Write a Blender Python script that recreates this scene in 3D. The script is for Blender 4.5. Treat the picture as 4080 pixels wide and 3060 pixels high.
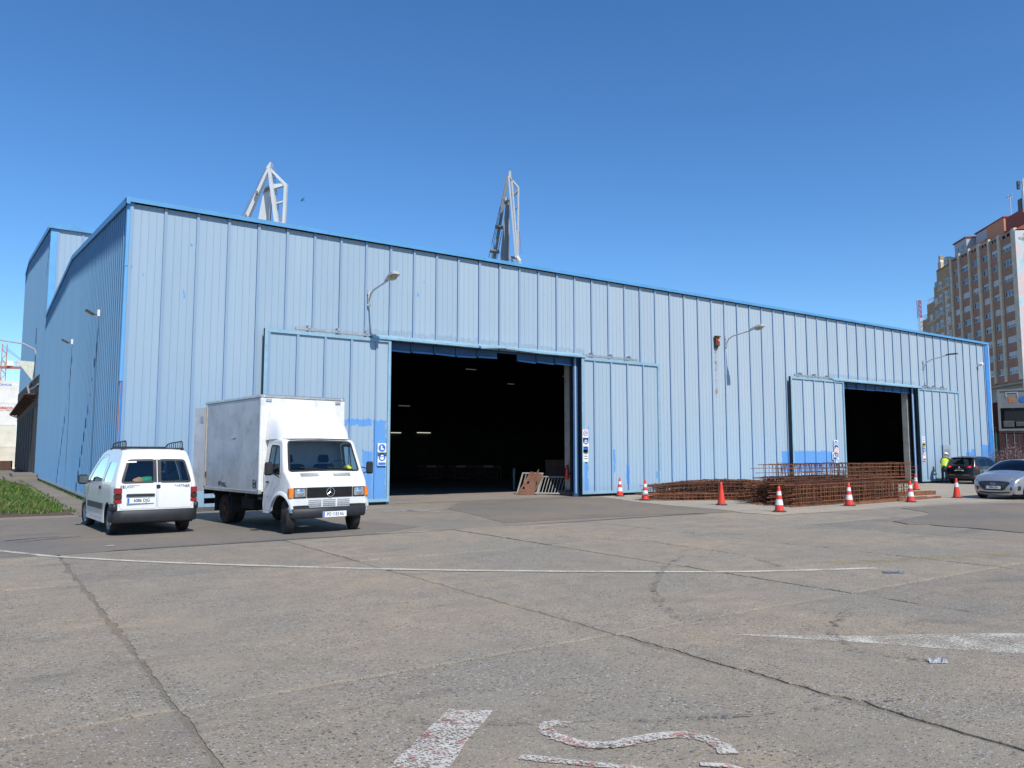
import bpy, bmesh, math, random
from mathutils import Vector, Matrix
from mathutils.geometry import delaunay_2d_cdt
R = math.radians
rnd = random.Random(11)
scene = bpy.context.scene
col = scene.collection
for o in list(bpy.data.objects): bpy.data.objects.remove(o)

# ------------------------------------------------------------------ camera, sky, sun, exposure
CH = 1.68                                    # height of the hand-held camera
PITCH, YAW = R(5.213), R(55.612)             # YAW: angle between the facade (X axis) and the view direction
FPX = 3080.0                                 # focal length in photo pixels (4080 wide)
cam = bpy.data.cameras.new('camera'); camo = bpy.data.objects.new('camera', cam); col.objects.link(camo)
cam.sensor_width = 36; cam.lens = 36 * FPX / 4080; cam.clip_start = .05; cam.clip_end = 3000
camo.location = (0, 0, CH); camo.rotation_euler = (R(90) + PITCH, 0, YAW - R(90))
scene.camera = camo

SUN_DIR = Vector((.055, .67, -.745)).normalized()     # the way the light travels
world = bpy.data.worlds.new('World'); scene.world = world; world.use_nodes = True
wn = world.node_tree.nodes; wl = world.node_tree.links
sky = wn.new('ShaderNodeTexSky'); sky.sky_type = 'NISHITA'; sky.sun_disc = False
sky.sun_elevation = math.asin(-SUN_DIR.z); sky.sun_rotation = R(180 + 4.7)
sky.altitude = 300; sky.air_density = 1.0; sky.dust_density = 0.0; sky.ozone_density = 2.0
hs = wn.new('ShaderNodeHueSaturation'); hs.inputs['Saturation'].default_value = 1.12; tn = wn.new('ShaderNodeMix'); tn.data_type = 'RGBA'; tn.blend_type = 'MULTIPLY'; tn.inputs[0].default_value = 1; tn.inputs[7].default_value = (.80, .97, 1.16, 1)
wl.new(sky.outputs[0], tn.inputs[6]); wl.new(tn.outputs[2], hs.inputs['Color'])
wl.new(hs.outputs[0], wn['Background'].inputs[0]); wn['Background'].inputs[1].default_value = .14
sun = bpy.data.lights.new('sun', 'SUN'); suno = bpy.data.objects.new('sun', sun); col.objects.link(suno)
sun.energy = 4.9; sun.angle = R(.5); sun.color = (1, .955, .89)
suno.rotation_euler = SUN_DIR.to_track_quat('-Z', 'Y').to_euler(); suno.location = (0, -20, 40)
scene.view_settings.view_transform = 'Standard'; scene.view_settings.look = 'None'
scene.view_settings.exposure = 0.0; scene.view_settings.gamma = 1
scene.render.engine = 'CYCLES'

# pixel -> place (a pixel gives a direction; the ground, a wall plane or a stated distance gives the place)
_f = Vector((math.cos(YAW), math.sin(YAW), 0)); RT = Vector((math.sin(YAW), -math.cos(YAW), 0)); UP = Vector((0, 0, 1))
FWD = _f * math.cos(PITCH) + UP * math.sin(PITCH); UPC = -_f * math.sin(PITCH) + UP * math.cos(PITCH)
CAM = Vector((0, 0, CH))
def ray(x, y): return FWD * FPX + RT * (x - 2040) - UPC * (y - 1530)
def gnd(x, y, z=0.0):
    d = ray(x, y); return CAM + d * ((z - CH) / d.z)
def on_y(x, y, Y):
    d = ray(x, y); return CAM + d * (Y / d.y)
def on_x(x, y, X):
    d = ray(x, y); return CAM + d * (X / d.x)
def at_depth(x, y, D):
    d = ray(x, y); return CAM + d * (D / FPX)

# ------------------------------------------------------------------ materials
MATS = {}
def new_mat(name):
    m = bpy.data.materials.new(name); m.use_nodes = True; MATS[name] = m
    return m, m.node_tree.nodes, m.node_tree.links, m.node_tree.nodes['Principled BSDF']
def N(nt, t, **kw):
    n = nt.new(t)
    for k, v in kw.items():
        if k.startswith('i_'):
            n.inputs[int(k[2:])].default_value = v
        else: setattr(n, k, v)
    return n
def ramp(nt, lk, src, stops):
    r = nt.new('ShaderNodeValToRGB'); e = r.color_ramp.elements
    while len(e) < len(stops): e.new(.5)
    for q, (p_, c) in zip(e, stops): q.position = p_; q.color = (*c, 1) if len(c) == 3 else c
    lk.new(src, r.inputs[0]); return r
def mixc(nt, lk, fac, a, b, mode='MIX'):
    m = nt.new('ShaderNodeMix'); m.data_type = 'RGBA'; m.blend_type = mode
    for s, v in ((0, fac), (6, a), (7, b)):
        if hasattr(v, 'links') or isinstance(v, bpy.types.NodeSocket): lk.new(v, m.inputs[s])
        elif isinstance(v, (int, float)): m.inputs[s].default_value = v
        else: m.inputs[s].default_value = (*v, 1)
    return m.outputs[2]
def math_(nt, lk, op, a, b=None, clamp=False):
    m = nt.new('ShaderNodeMath'); m.operation = op; m.use_clamp = clamp
    for s, v in ((0, a), (1, b)):
        if v is None: continue
        if isinstance(v, bpy.types.NodeSocket): lk.new(v, m.inputs[s])
        else: m.inputs[s].default_value = v
    return m.outputs[0]
def pos(nt, lk, scale=(1, 1, 1), obj=False):
    if obj: s = nt.new('ShaderNodeTexCoord').outputs['Object']
    else: s = nt.new('ShaderNodeNewGeometry').outputs['Position']
    mp = nt.new('ShaderNodeMapping'); lk.new(s, mp.inputs[0]); mp.inputs['Scale'].default_value = scale
    return mp.outputs[0]
def noise(nt, lk, vec, scale, detail=3, rough=.6):
    n = nt.new('ShaderNodeTexNoise'); n.inputs['Scale'].default_value = scale; n.inputs['Detail'].default_value = detail
    n.inputs['Roughness'].default_value = rough; lk.new(vec, n.inputs['Vector']); return n.outputs[0]
def voro(nt, lk, vec, scale, feat='F1'):
    n = nt.new('ShaderNodeTexVoronoi'); n.feature = feat; n.inputs['Scale'].default_value = scale
    lk.new(vec, n.inputs['Vector']); return n
def bump(nt, lk, h, b, strength=.3, dist=.01):
    n = nt.new('ShaderNodeBump'); n.inputs['Strength'].default_value = strength; n.inputs['Distance'].default_value = dist
    lk.new(h, n.inputs['Height']); lk.new(n.outputs[0], b.inputs['Normal'])

def simple(name, c, rough=.5, metal=0., var=.12, scale=3., obj=True, coat=0., bmp=0., spec=.5, dirt=None, dirt_amt=.5):
    """paint / metal / plastic with uneven tone, optional dirt and fine relief"""
    m, nt, lk, b = new_mat(name)
    v = pos(nt, lk, obj=obj); n = noise(nt, lk, v, scale, 4)
    r = ramp(nt, lk, n, [(.3, tuple(x * (1 - var) for x in c)), (.7, tuple(min(1, x * (1 + var)) for x in c))])
    out = r.outputs[0]
    if dirt:
        n2 = noise(nt, lk, v, scale * 2.7, 6, .7)
        f = ramp(nt, lk, n2, [(.5, (0, 0, 0)), (.72, (dirt_amt,) * 3)])
        out = mixc(nt, lk, f.outputs[0], out, dirt)
    lk.new(out, b.inputs['Base Color'])
    b.inputs['Roughness'].default_value = rough; b.inputs['Metallic'].default_value = metal
    b.inputs['Coat Weight'].default_value = coat; b.inputs['Coat Roughness'].default_value = .06
    b.inputs['Specular IOR Level'].default_value = spec
    if bmp: bump(nt, lk, noise(nt, lk, v, scale * 14, 3), b, bmp, .004)
    return m
def glass(name, tint=(.55, .62, .62), rough=.02, opac=.35):
    m, nt, lk, b = new_mat(name); out = nt['Material Output']; nt.remove(b)
    tr = nt.new('ShaderNodeBsdfTransparent'); tr.inputs[0].default_value = (*tint, 1)
    gl = nt.new('ShaderNodeBsdfGlossy'); gl.inputs['Roughness'].default_value = rough; gl.inputs[0].default_value = (.9, .95, 1, 1)
    lw = nt.new('ShaderNodeFresnel'); lw.inputs[0].default_value = 1.28
    f = math_(nt, lk, 'ADD', lw.outputs[0], opac * .12)
    mx = nt.new('ShaderNodeMixShader'); lk.new(f, mx.inputs[0]); lk.new(tr.outputs[0], mx.inputs[1]); lk.new(gl.outputs[0], mx.inputs[2])
    lk.new(mx.outputs[0], out.inputs[0]); return m
def emit(name, c, s):
    m, nt, lk, b = new_mat(name)
    b.inputs['Base Color'].default_value = (*c, 1); b.inputs['Emission Color'].default_value = (*c, 1); b.inputs['Emission Strength'].default_value = s
    return m

# ------------------------------------------------------------------ mesh helpers
class MB:
    def __init__(s): s.v = []; s.f = []; s.m = []
    def add(s, vs, fs, mi=0):
        n = len(s.v); s.v += [tuple(v) for v in vs]; s.f += [tuple(i + n for i in f) for f in fs]; s.m += [mi] * len(fs); return s
    def box(s, x0, x1, y0, y1, z0, z1, mi=0, bev=0, M=None):
        if bev:
            b = bev; vs = []; 
            for z, i in ((z0, b), (z0 + b, 0), (z1 - b, 0), (z1, b)):
                X0, X1, Y0, Y1 = x0 + i, x1 - i, y0 + i, y1 - i
                vs += [(X0 + b, Y0, z), (X1 - b, Y0, z), (X1, Y0 + b, z), (X1, Y1 - b, z), (X1 - b, Y1, z), (X0 + b, Y1, z), (X0, Y1 - b, z), (X0, Y0 + b, z)]
            fs = [tuple(range(7, -1, -1)), tuple(range(24, 32))]
            for k in range(3):
                for i in range(8):
                    j = (i + 1) % 8; fs.append((k * 8 + i, k * 8 + j, k * 8 + 8 + j, k * 8 + 8 + i))
        else:
            vs = [(x0, y0, z0), (x1, y0, z0), (x1, y1, z0), (x0, y1, z0), (x0, y0, z1), (x1, y0, z1), (x1, y1, z1), (x0, y1, z1)]
            fs = [(3, 2, 1, 0), (4, 5, 6, 7), (0, 1, 5, 4), (1, 2, 6, 5), (2, 3, 7, 6), (3, 0, 4, 7)]
        if M: vs = [M @ Vector(v) for v in vs]
        return s.add(vs, fs, mi)
    def beam(s, a, b, w, h=None, mi=0, up=(0, 0, 1), w2=None, h2=None):
        a = Vector(a); b = Vector(b); d = (b - a).normalized(); u = Vector(up)
        if abs(d.dot(u)) > .98: u = Vector((1, 0, 0)) if abs(d.x) < .9 else Vector((0, 1, 0))
        sd = d.cross(u).normalized(); u = sd.cross(d); h = w if h is None else h; w2 = w if w2 is None else w2; h2 = h if h2 is None else h2
        vs = [a + sd * (i * w / 2) + u * (j * h / 2) for i, j in ((-1, -1), (1, -1), (1, 1), (-1, 1))] + [b + sd * (i * w2 / 2) + u * (j * h2 / 2) for i, j in ((-1, -1), (1, -1), (1, 1), (-1, 1))]
        return s.add(vs, [(3, 2, 1, 0), (4, 5, 6, 7), (0, 1, 5, 4), (1, 2, 6, 5), (2, 3, 7, 6), (3, 0, 4, 7)], mi)
    def tube(s, path, r, n=6, mi=0, cap=True):
        P = [Vector(p) for p in path]; rs = r if isinstance(r, (list, tuple)) else [r] * len(P); base = len(s.v); vs = []; fs = []
        prev = None
        for i, p in enumerate(P):
            d = (P[min(i + 1, len(P) - 1)] - P[max(i - 1, 0)]).normalized()
            if prev is None: prev = Vector((0, 0, 1)) if abs(d.z) < .9 else Vector((1, 0, 0))
            sd = d.cross(prev).normalized(); u = sd.cross(d).normalized(); prev = u
            for k in range(n):
                t = 2 * math.pi * (k + .5) / n; vs.append(p + (sd * math.cos(t) + u * math.sin(t)) * rs[i])
        for i in range(len(P) - 1):
            for k in range(n):
                j = (k + 1) % n; fs.append((i * n + k, i * n + j, i * n + n + j, i * n + n + k))
        if cap: fs += [tuple(range(n - 1, -1, -1)), tuple(range((len(P) - 1) * n, len(P) * n))]
        return s.add(vs, fs, mi)
    def lathe(s, prof, n=24, mi=0, axis='z', c=(0, 0, 0), close=False):
        vs = []; fs = []; L = len(prof)
        for k in range(n):
            t = 2 * math.pi * k / n
            for r, h in prof:
                p = (r * math.cos(t), r * math.sin(t), h) if axis == 'z' else ((r * math.cos(t), h, r * math.sin(t)) if axis == 'y' else (h, r * math.cos(t), r * math.sin(t)))
                vs.append((p[0] + c[0], p[1] + c[1], p[2] + c[2]))
        for k in range(n):
            k2 = (k + 1) % n
            for i in range(L - 1): fs.append((k * L + i, k2 * L + i, k2 * L + i + 1, k * L + i + 1))
            if close: fs.append((k * L + L - 1, k2 * L + L - 1, k2 * L, k * L))
        return s.add(vs, fs, mi)
    def prism(s, poly, h0, h1, M=None, mi=0):
        """polygon (2D) extruded between h0 and h1 along local z"""
        n = len(poly); vs = [(x, y, h0) for x, y in poly] + [(x, y, h1) for x, y in poly]
        if M: vs = [M @ Vector(v) for v in vs]
        return s.add(vs, [tuple(range(n - 1, -1, -1)), tuple(range(n, 2 * n))] + [(i, (i + 1) % n, n + (i + 1) % n, n + i) for i in range(n)], mi)
    def mesh(s, name, mats, smooth=False, org=(0, 0, 0)):
        me = bpy.data.meshes.new(name); o = Vector(org)
        me.from_pydata([tuple(Vector(v) - o) for v in s.v], [], s.f)
        for m in (mats if isinstance(mats, (list, tuple)) else [mats]): me.materials.append(MATS[m])
        me.polygons.foreach_set('material_index', s.m)
        if smooth:
            me.polygons.foreach_set('use_smooth', [True] * len(me.polygons))
            if smooth != 'all': me.set_sharp_from_angle(angle=R(smooth if smooth is not True else 35))
        me.update(); return me
    def build(s, name, mats, parent=None, smooth=False, org=(0, 0, 0)):
        o = bpy.data.objects.new(name, s.mesh(name, mats, smooth, org)); col.objects.link(o); o.parent = parent; o.location = org
        return o
def link_mesh(name, me, parent=None, loc=(0, 0, 0), rot=(0, 0, 0), scale=(1, 1, 1)):
    o = bpy.data.objects.new(name, me); col.objects.link(o); o.parent = parent; o.location = loc; o.rotation_euler = rot; o.scale = scale
    return o
def tag(o, label=None, cat=None, group=None, kind=None):
    for k, v in (('label', label), ('category', cat), ('group', group), ('kind', kind)):
        if v: o[k] = v
    return o
def empty(name, loc=(0, 0, 0), rz=0, label=None, cat=None, group=None):
    o = bpy.data.objects.new(name, None); o.empty_display_size = .2; col.objects.link(o); o.location = loc; o.rotation_euler = (0, 0, rz)
    return tag(o, label, cat, group)
def copy_tree(o, parent=None):
    c = o.copy(); col.objects.link(c); c.parent = parent
    for ch in list(o.children): copy_tree(ch, c)
    return c
def text(name, s, size, mat, parent, M, depth=.004, cx=True, sx=1.0, bold=0.0):
    """writing as flat mesh; local x = reading direction, local y = up of the letters"""
    cu = bpy.data.curves.new('t', 'FONT'); cu.body = s; cu.size = size; cu.extrude = depth / 2; cu.offset = bold
    cu.align_x = 'CENTER' if cx else 'LEFT'; cu.align_y = 'CENTER'; cu.resolution_u = 3
    t = bpy.data.objects.new('t', cu); col.objects.link(t); dg = bpy.context.evaluated_depsgraph_get()
    me = bpy.data.meshes.new_from_object(t.evaluated_get(dg)); bpy.data.objects.remove(t); bpy.data.curves.remove(cu)
    me.materials.clear(); me.materials.append(MATS[mat]); me.transform(M @ Matrix.Diagonal((sx, 1, 1, 1)))
    o = bpy.data.objects.new(name, me); col.objects.link(o); o.parent = parent; return o
def frame(o, xdir, up):
    """matrix whose local x = xdir, local y = up, local z = out of the surface"""
    x = Vector(xdir).normalized(); u = Vector(up).normalized(); z = x.cross(u).normalized(); u = z.cross(x)
    M = Matrix((x, u, z)).transposed().to_4x4(); M.translation = Vector(o); return M

def inside(p, poly):
    x, y = p; c = False; n = len(poly); j = n - 1
    for i in range(n):
        xi, yi = poly[i]; xj, yj = poly[j]
        if (yi > y) != (yj > y) and x < (xj - xi) * (y - yi) / (yj - yi) + xi: c = not c
        j = i
    return c
def resample(poly, step, closed=True):
    out = []; n = len(poly)
    for i in range(n if closed else n - 1):
        a = poly[i]; b = poly[(i + 1) % n]; L = math.hypot(b[0] - a[0], b[1] - a[1]); k = max(1, int(math.ceil(L / step)))
        for q in range(k): out.append((a[0] + (b[0] - a[0]) * q / k, a[1] + (b[1] - a[1]) * q / k))
    if not closed: out.append(poly[-1])
    return out
def fill2d(outer, holes=(), step=.1):
    """triangulated 2D region with holes, dense enough to be bent"""
    loops = [resample(outer, step)] + [resample(h, step) for h in holes]
    vs = []; es = []
    for L in loops:
        n = len(vs); vs += L; es += [(n + i, n + (i + 1) % len(L)) for i in range(len(L))]
    xs = [p[0] for p in outer]; ys = [p[1] for p in outer]; bd = list(vs); s2 = (step * .45) ** 2
    x = min(xs) + step / 2
    while x < max(xs):
        y = min(ys) + step / 2
        while y < max(ys):
            if inside((x, y), outer) and not any(inside((x, y), h) for h in holes) and all((x - q[0]) ** 2 + (y - q[1]) ** 2 > s2 for q in bd): vs.append((x, y))
            y += step
        x += step
    r = delaunay_2d_cdt([Vector(v) for v in vs], es, [], 0, 1e-5)
    P = [(v.x, v.y) for v in r[0]]; T = []
    for f in r[2]:
        c = (sum(P[i][0] for i in f) / len(f), sum(P[i][1] for i in f) / len(f))
        if inside(c, outer) and not any(inside(c, h) for h in holes): T.append(tuple(f))
    return P, T
def rounded(pts, r, n=4):
    out = []; m = len(pts)
    for i in range(m):
        p = Vector(pts[i][:2]); a = Vector(pts[i - 1][:2]); b = Vector(pts[(i + 1) % m][:2]); rr = pts[i][2] if len(pts[i]) > 2 else r
        d1 = (a - p); d2 = (b - p); q = min(rr, d1.length * .49, d2.length * .49)
        A = p + d1.normalized() * q; B = p + d2.normalized() * q
        if q < 1e-4: out.append(tuple(p)); continue
        for k in range(n + 1):
            t = k / n; out.append(tuple(A * (1 - t) ** 2 + p * 2 * t * (1 - t) + B * t * t))
    return out
# ------------------------------------------------------------------ ground materials
def concrete(name, tint, peb=1.0, scale=46., dark=.0, slab=True, big=.5):
    m, nt, lk, b = new_mat(name); v = pos(nt, lk)
    n1 = noise(nt, lk, v, .32, 5, .6); n2 = noise(nt, lk, v, 2.3, 5, .65); n3 = noise(nt, lk, v, 160, 2)
    warm = tuple(x * y for x, y in zip(tint, (1.14, 1.04, .94))); cool = tuple(x * y for x, y in zip(tint, (.82, .86, .89)))
    c = ramp(nt, lk, n1, [(.36, cool), (.62, warm)]).outputs[0]
    c = mixc(nt, lk, ramp(nt, lk, n2, [(.35, (0, 0, 0)), (.7, (big,) * 3)]).outputs[0], c, tuple(x * .72 for x in tint))
    if slab:
        oi = nt.new('ShaderNodeObjectInfo')
        c = mixc(nt, lk, .9, c, ramp(nt, lk, oi.outputs['Random'], [(0, (.84, .84, .85)), (1, (1.1, 1.08, 1.05))]).outputs[0], 'MULTIPLY')
    # pebbles showing through the worn surface, stretched fields of them
    warp = nt.new('ShaderNodeVectorMath'); warp.operation = 'ADD'
    nv = nt.new('ShaderNodeTexNoise'); nv.inputs['Scale'].default_value = 30; lk.new(v, nv.inputs['Vector'])
    sc = nt.new('ShaderNodeVectorMath'); sc.operation = 'SCALE'; sc.inputs[3].default_value = .02; lk.new(nv.outputs[1], sc.inputs[0])
    lk.new(v, warp.inputs[0]); lk.new(sc.outputs[0], warp.inputs[1])
    vo = voro(nt, lk, warp.outputs[0], scale); vo.inputs['Randomness'].default_value = 1
    sep = nt.new('ShaderNodeSeparateColor'); lk.new(vo.outputs['Color'], sep.inputs[0])
    stone = ramp(nt, lk, sep.outputs[0], [(0, (.07, .07, .07)), (.22, (.13, .125, .12)), (.45, (.25, .21, .175)), (.7, (.33, .31, .28)), (1, (.52, .49, .45))]).outputs[0]
    core = ramp(nt, lk, vo.outputs['Distance'], [(.30, (1, 1, 1)), (.48, (0, 0, 0))]).outputs[0]
    some = ramp(nt, lk, sep.outputs[1], [(.28, (0, 0, 0)), (.32, (1, 1, 1))]).outputs[0]
    wear = ramp(nt, lk, noise(nt, lk, v, .9, 4, .6), [(.3, (.35 * peb,) * 3), (.6, (.9 * peb,) * 3)]).outputs[0]
    k = math_(nt, lk, 'MULTIPLY', math_(nt, lk, 'MULTIPLY', core, some), wear)
    c = mixc(nt, lk, k, c, stone)
    v2 = voro(nt, lk, warp.outputs[0], scale * .52); s2 = nt.new('ShaderNodeSeparateColor'); lk.new(v2.outputs['Color'], s2.inputs[0])
    st2 = ramp(nt, lk, s2.outputs[0], [(0, (.055, .055, .055)), (.3, (.12, .105, .09)), (.6, (.22, .17, .135)), (1, (.40, .37, .33))]).outputs[0]
    k2 = math_(nt, lk, 'MULTIPLY', math_(nt, lk, 'MULTIPLY', ramp(nt, lk, v2.outputs['Distance'], [(.15, (1, 1, 1)), (.40, (0, 0, 0))]).outputs[0], ramp(nt, lk, s2.outputs[1], [(.55, (0, 0, 0)), (.58, (1, 1, 1))]).outputs[0]), wear)
    c = mixc(nt, lk, k2, c, st2)
    grit = ramp(nt, lk, n3, [(.3, (.5,) * 3), (.7, (1.4,) * 3)]).outputs[0]
    c = mixc(nt, lk, .8, c, grit, 'MULTIPLY')
    # oil and tyre stains
    st = ramp(nt, lk, noise(nt, lk, pos(nt, lk, (.5, 1.4, 1)), .8, 6, .7), [(.56, (0, 0, 0)), (.74, (.5,) * 3)]).outputs[0]
    c = mixc(nt, lk, st, c, (.085, .08, .075))
    lk.new(c, b.inputs['Base Color']); b.inputs['Roughness'].default_value = .88; b.inputs['Specular IOR Level'].default_value = .25
    h = math_(nt, lk, 'ADD', math_(nt, lk, 'MULTIPLY', k, .6), math_(nt, lk, 'MULTIPLY', n3, .5))
    bump(nt, lk, h, b, .55, .012); return m
concrete('aggregate', (.335, .292, .226), 1.15, big=.85)
concrete('pale_concrete', (.41, .36, .285), .5, 30, slab=False, big=.35)
concrete('apron', (.275, .242, .195), .35, 60, slab=False, big=.7)
concrete('asphalt', (.205, .185, .158), .45, 70, slab=False, big=.4)
concrete('dark_asphalt', (.212, .187, .153), .5, 70, slab=False, big=.4)
concrete('joint_dirt', (.235, .205, .16), .8, 70, slab=False)
concrete('floor', (.30, .27, .24), .2, 40, slab=False, big=.6)
concrete('path', (.25, .225, .19), .4, 50, slab=True, big=.6)
concrete('soil', (.10, .075, .05), .6, 60, slab=False)

def road_paint(name, c, lo, hi, c2=None, sc=55):
    """worn paint: transparent where it has come off"""
    m, nt, lk, b = new_mat(name); v = pos(nt, lk); out = nt['Material Output']
    n = noise(nt, lk, v, sc, 4, .75); n2 = noise(nt, lk, v, 2.2, 4)
    base = ramp(nt, lk, n2, [(.3, tuple(x * .88 for x in c)), (.7, c)]).outputs[0]
    if c2: base = mixc(nt, lk, ramp(nt, lk, noise(nt, lk, v, 9, 4, .7), [(.53, (0, 0, 0)), (.62, (.8,) * 3)]).outputs[0], base, c2)
    lk.new(base, b.inputs['Base Color']); b.inputs['Roughness'].default_value = .8
    s = math_(nt, lk, 'ADD', n, math_(nt, lk, 'MULTIPLY', math_(nt, lk, 'SUBTRACT', n2, .5), .5))
    a = ramp(nt, lk, s, [(lo, (0, 0, 0)), (hi, (1, 1, 1))]).outputs[0]
    vo = voro(nt, lk, v, 46.); sp_ = nt.new('ShaderNodeSeparateColor'); lk.new(vo.outputs['Color'], sp_.inputs[0])
    a = math_(nt, lk, 'MULTIPLY', a, math_(nt, lk, 'SUBTRACT', 1., math_(nt, lk, 'MULTIPLY', ramp(nt, lk, vo.outputs['Distance'], [(.30, (1, 1, 1)), (.46, (0, 0, 0))]).outputs[0], ramp(nt, lk, sp_.outputs[1], [(.42, (0, 0, 0)), (.46, (.6,) * 3)]).outputs[0])))
    tr = nt.new('ShaderNodeBsdfTransparent'); mx = nt.new('ShaderNodeMixShader')
    lk.new(a, mx.inputs[0]); lk.new(tr.outputs[0], mx.inputs[1]); lk.new(b.outputs[0], mx.inputs[2]); lk.new(mx.outputs[0], out.inputs[0])
road_paint('line_white', (.60, .56, .47), .37, .47)
road_paint('worn_white', (.58, .54, .45), .43, .56)
road_paint('red_white', (.58, .54, .47), .40, .53, (.40, .13, .11))
road_paint('red_trace', (.42, .11, .11), .44, .52)
road_paint('dust', (.46, .43, .39), .50, .62)
road_paint('yellow_trace', (.42, .34, .16), .50, .62)
road_paint('tyre_mark', (.055, .055, .055), .40, .58, sc=18)
road_paint('stain', (.15, .135, .11), .49, .70, sc=14)

# ------------------------------------------------------------------ ground
XL, XR, YF = 3.18, 55.07, 24.36
def flat(name, poly, z, mat, parent=None, jit=0., step=.25, kind='structure', sink=.0):
    P = resample([tuple(p) for p in poly], step) if jit else poly
    if jit:
        o = []; w = 0
        for x, y in P:
            w = .7 * w + rnd.gauss(0, jit); o.append((x + w + rnd.gauss(0, jit * .5), y + w * .6 + rnd.gauss(0, jit * .5)))
        P = o
    mb = MB(); n = len(P)
    if sink: mb.add([(x, y, z) for x, y in P] + [(x, y, z - sink) for x, y in P], [tuple(range(n))] + [(i, n + i, n + (i + 1) % n, (i + 1) % n) for i in range(n)])
    else: mb.add([(x, y, z) for x, y in P], [tuple(range(n))])
    bm = bmesh.new(); me = mb.mesh(name, mat); bm.from_mesh(me); bmesh.ops.triangulate(bm, faces=[f for f in bm.faces if len(f.verts) > 4]); bm.normal_update()
    for f in bm.faces:
        if abs(f.normal.z) > .9 and f.normal.z < 0: f.normal_flip()
    bm.to_mesh(me); bm.free()
    o = link_mesh(name, me, parent)
    if not parent and kind: o['kind'] = kind
    return o
gpx = lambda pts: [gnd(x, y).xy[:] for x, y in pts]
g = flat('ground', [(-900, -700), (1300, -700), (1300, 1500), (-900, 1500)], -.045, 'joint_dirt')
apron = flat('asphalt_apron', [(-60, 15.28), (1.0, 15.32), (4, 15.36), (8, 15.3), (17, 15.5), (17.2, 15.1), (120, 15.1), (120, 140), (XR, 140), (XR, YF + .05), (XL, YF + .05), (XL - .1, 23.9), (-60, 23.9)], -.004, 'apron')
# concrete yard: cast slabs with broken joints, each slab a piece of its own
yard = flat('concrete_yard', [(-45, -30), (110, -30), (110, 15.6), (-45, 15.6)], -.016, 'joint_dirt')
JX = [1.16 + 3.855 * k for k in range(-9, 20)]; JY = [-9, -4.0, .8, 5.6, 11.65, 15.3]
for i in range(len(JX) - 1):
    for j in range(len(JY) - 1):
        x0, x1, y0, y1 = JX[i], JX[i + 1], JY[j], JY[j + 1]
        if j == 4 and x0 > 16: y1 = 15.2
        d = math.hypot(max(x0, 0), max(y0, 0)); near = d < 22
        gp = .012; gy = .005; P = resample([(x0 + gp, y0 + gy), (x1 - gp, y0 + gy), (x1 - gp, y1 - gy), (x0 + gp, y1 - gy)], .07 if near else .5)
        cx, cy = (x0 + x1) / 2, (y0 + y1) / 2; Q = []; sp = 0
        for x, y in P:
            sp = max(0, sp * .74 + (rnd.random() < .12) * rnd.uniform(.01, .06) * near)
            dx, dy = cx - x, cy - y; L = math.hypot(dx, dy); w = (rnd.gauss(0, .007) if near else 0) + sp
            w = max(-.010, w * (.35 if min(abs(y - y0), abs(y - y1)) < .02 else 1)); Q.append((x + dx / L * w, y + dy / L * w))
        n = len(Q); h = [rnd.uniform(-.006, .003) for _ in range(3)]
        zf = lambda x, y: min(.004, h[0] + h[1] * (x - cx) / 4 + h[2] * (y - cy) / 5)
        inner = [(x + (cx - x) * .012, y + (cy - y) * .012) for x, y in Q]
        mb = MB(); mb.add([(x, y, zf(x, y)) for x, y in inner] + [(x, y, zf(x, y) - .007) for x, y in Q] + [(x, y, -.04) for x, y in Q],
                          [tuple(range(n))] + [(i_, n + i_, n + (i_ + 1) % n, (i_ + 1) % n) for i_ in range(n)] + [(n + i_, 2 * n + i_, 2 * n + (i_ + 1) % n, n + (i_ + 1) % n) for i_ in range(n)])
        mb.build('slab', 'aggregate', yard)
# surfaces laid over the apron
flat('asphalt_strip', [(-60, 15.36), (1.3, 15.2), (3.9, 15.5), (7.0, 15.32), (8.6, 16.4), (8.0, 18.5), (9.0, 21), (7.0, 23.4), (3.5, 24.2), (3.1, 24.3), (2.3, 24.2), (.5, 24.6), (-60, 26)], 0.0, 'asphalt', jit=.02)
flat('asphalt_patch', gpx([(1830, 2000), (1780, 2026), (1880, 2050), (1990, 2075), (2010, 2084), (2150, 2076), (2400, 2061), (2600, 2053), (2900, 2041), (2880, 2030), (2700, 2015), (2460, 1990), (2330, 1979)]), .001, 'dark_asphalt', jit=.02)
flat('pale_strip', gpx([(2380, 1980), (2470, 1990), (2560, 2003), (2700, 2017), (2870, 2030), (2990, 2046), (3100, 2053), (3300, 2040), (3560, 2022), (3760, 2006), (4000, 1998), (4300, 1985), (4300, 1940), (3700, 1926), (2450, 1975)]), .005, 'pale_concrete', jit=.03)
flat('asphalt_lobe', gpx([(3555, 2078), (3600, 2068), (3690, 2056), (3705, 2047), (3660, 2036), (3590, 2026), (3780, 2012), (4080, 2004), (4500, 1995), (4500, 2150), (4080, 2124), (3900, 2109), (3700, 2092), (3620, 2090)]), .012, 'dark_asphalt', jit=.03, sink=.05)
flat('hall_floor', [(XL + .2, YF - .02), (XR - .2, YF - .02), (XR - .2, 59.6), (XL + .2, 59.6)], .004, 'floor')
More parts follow.
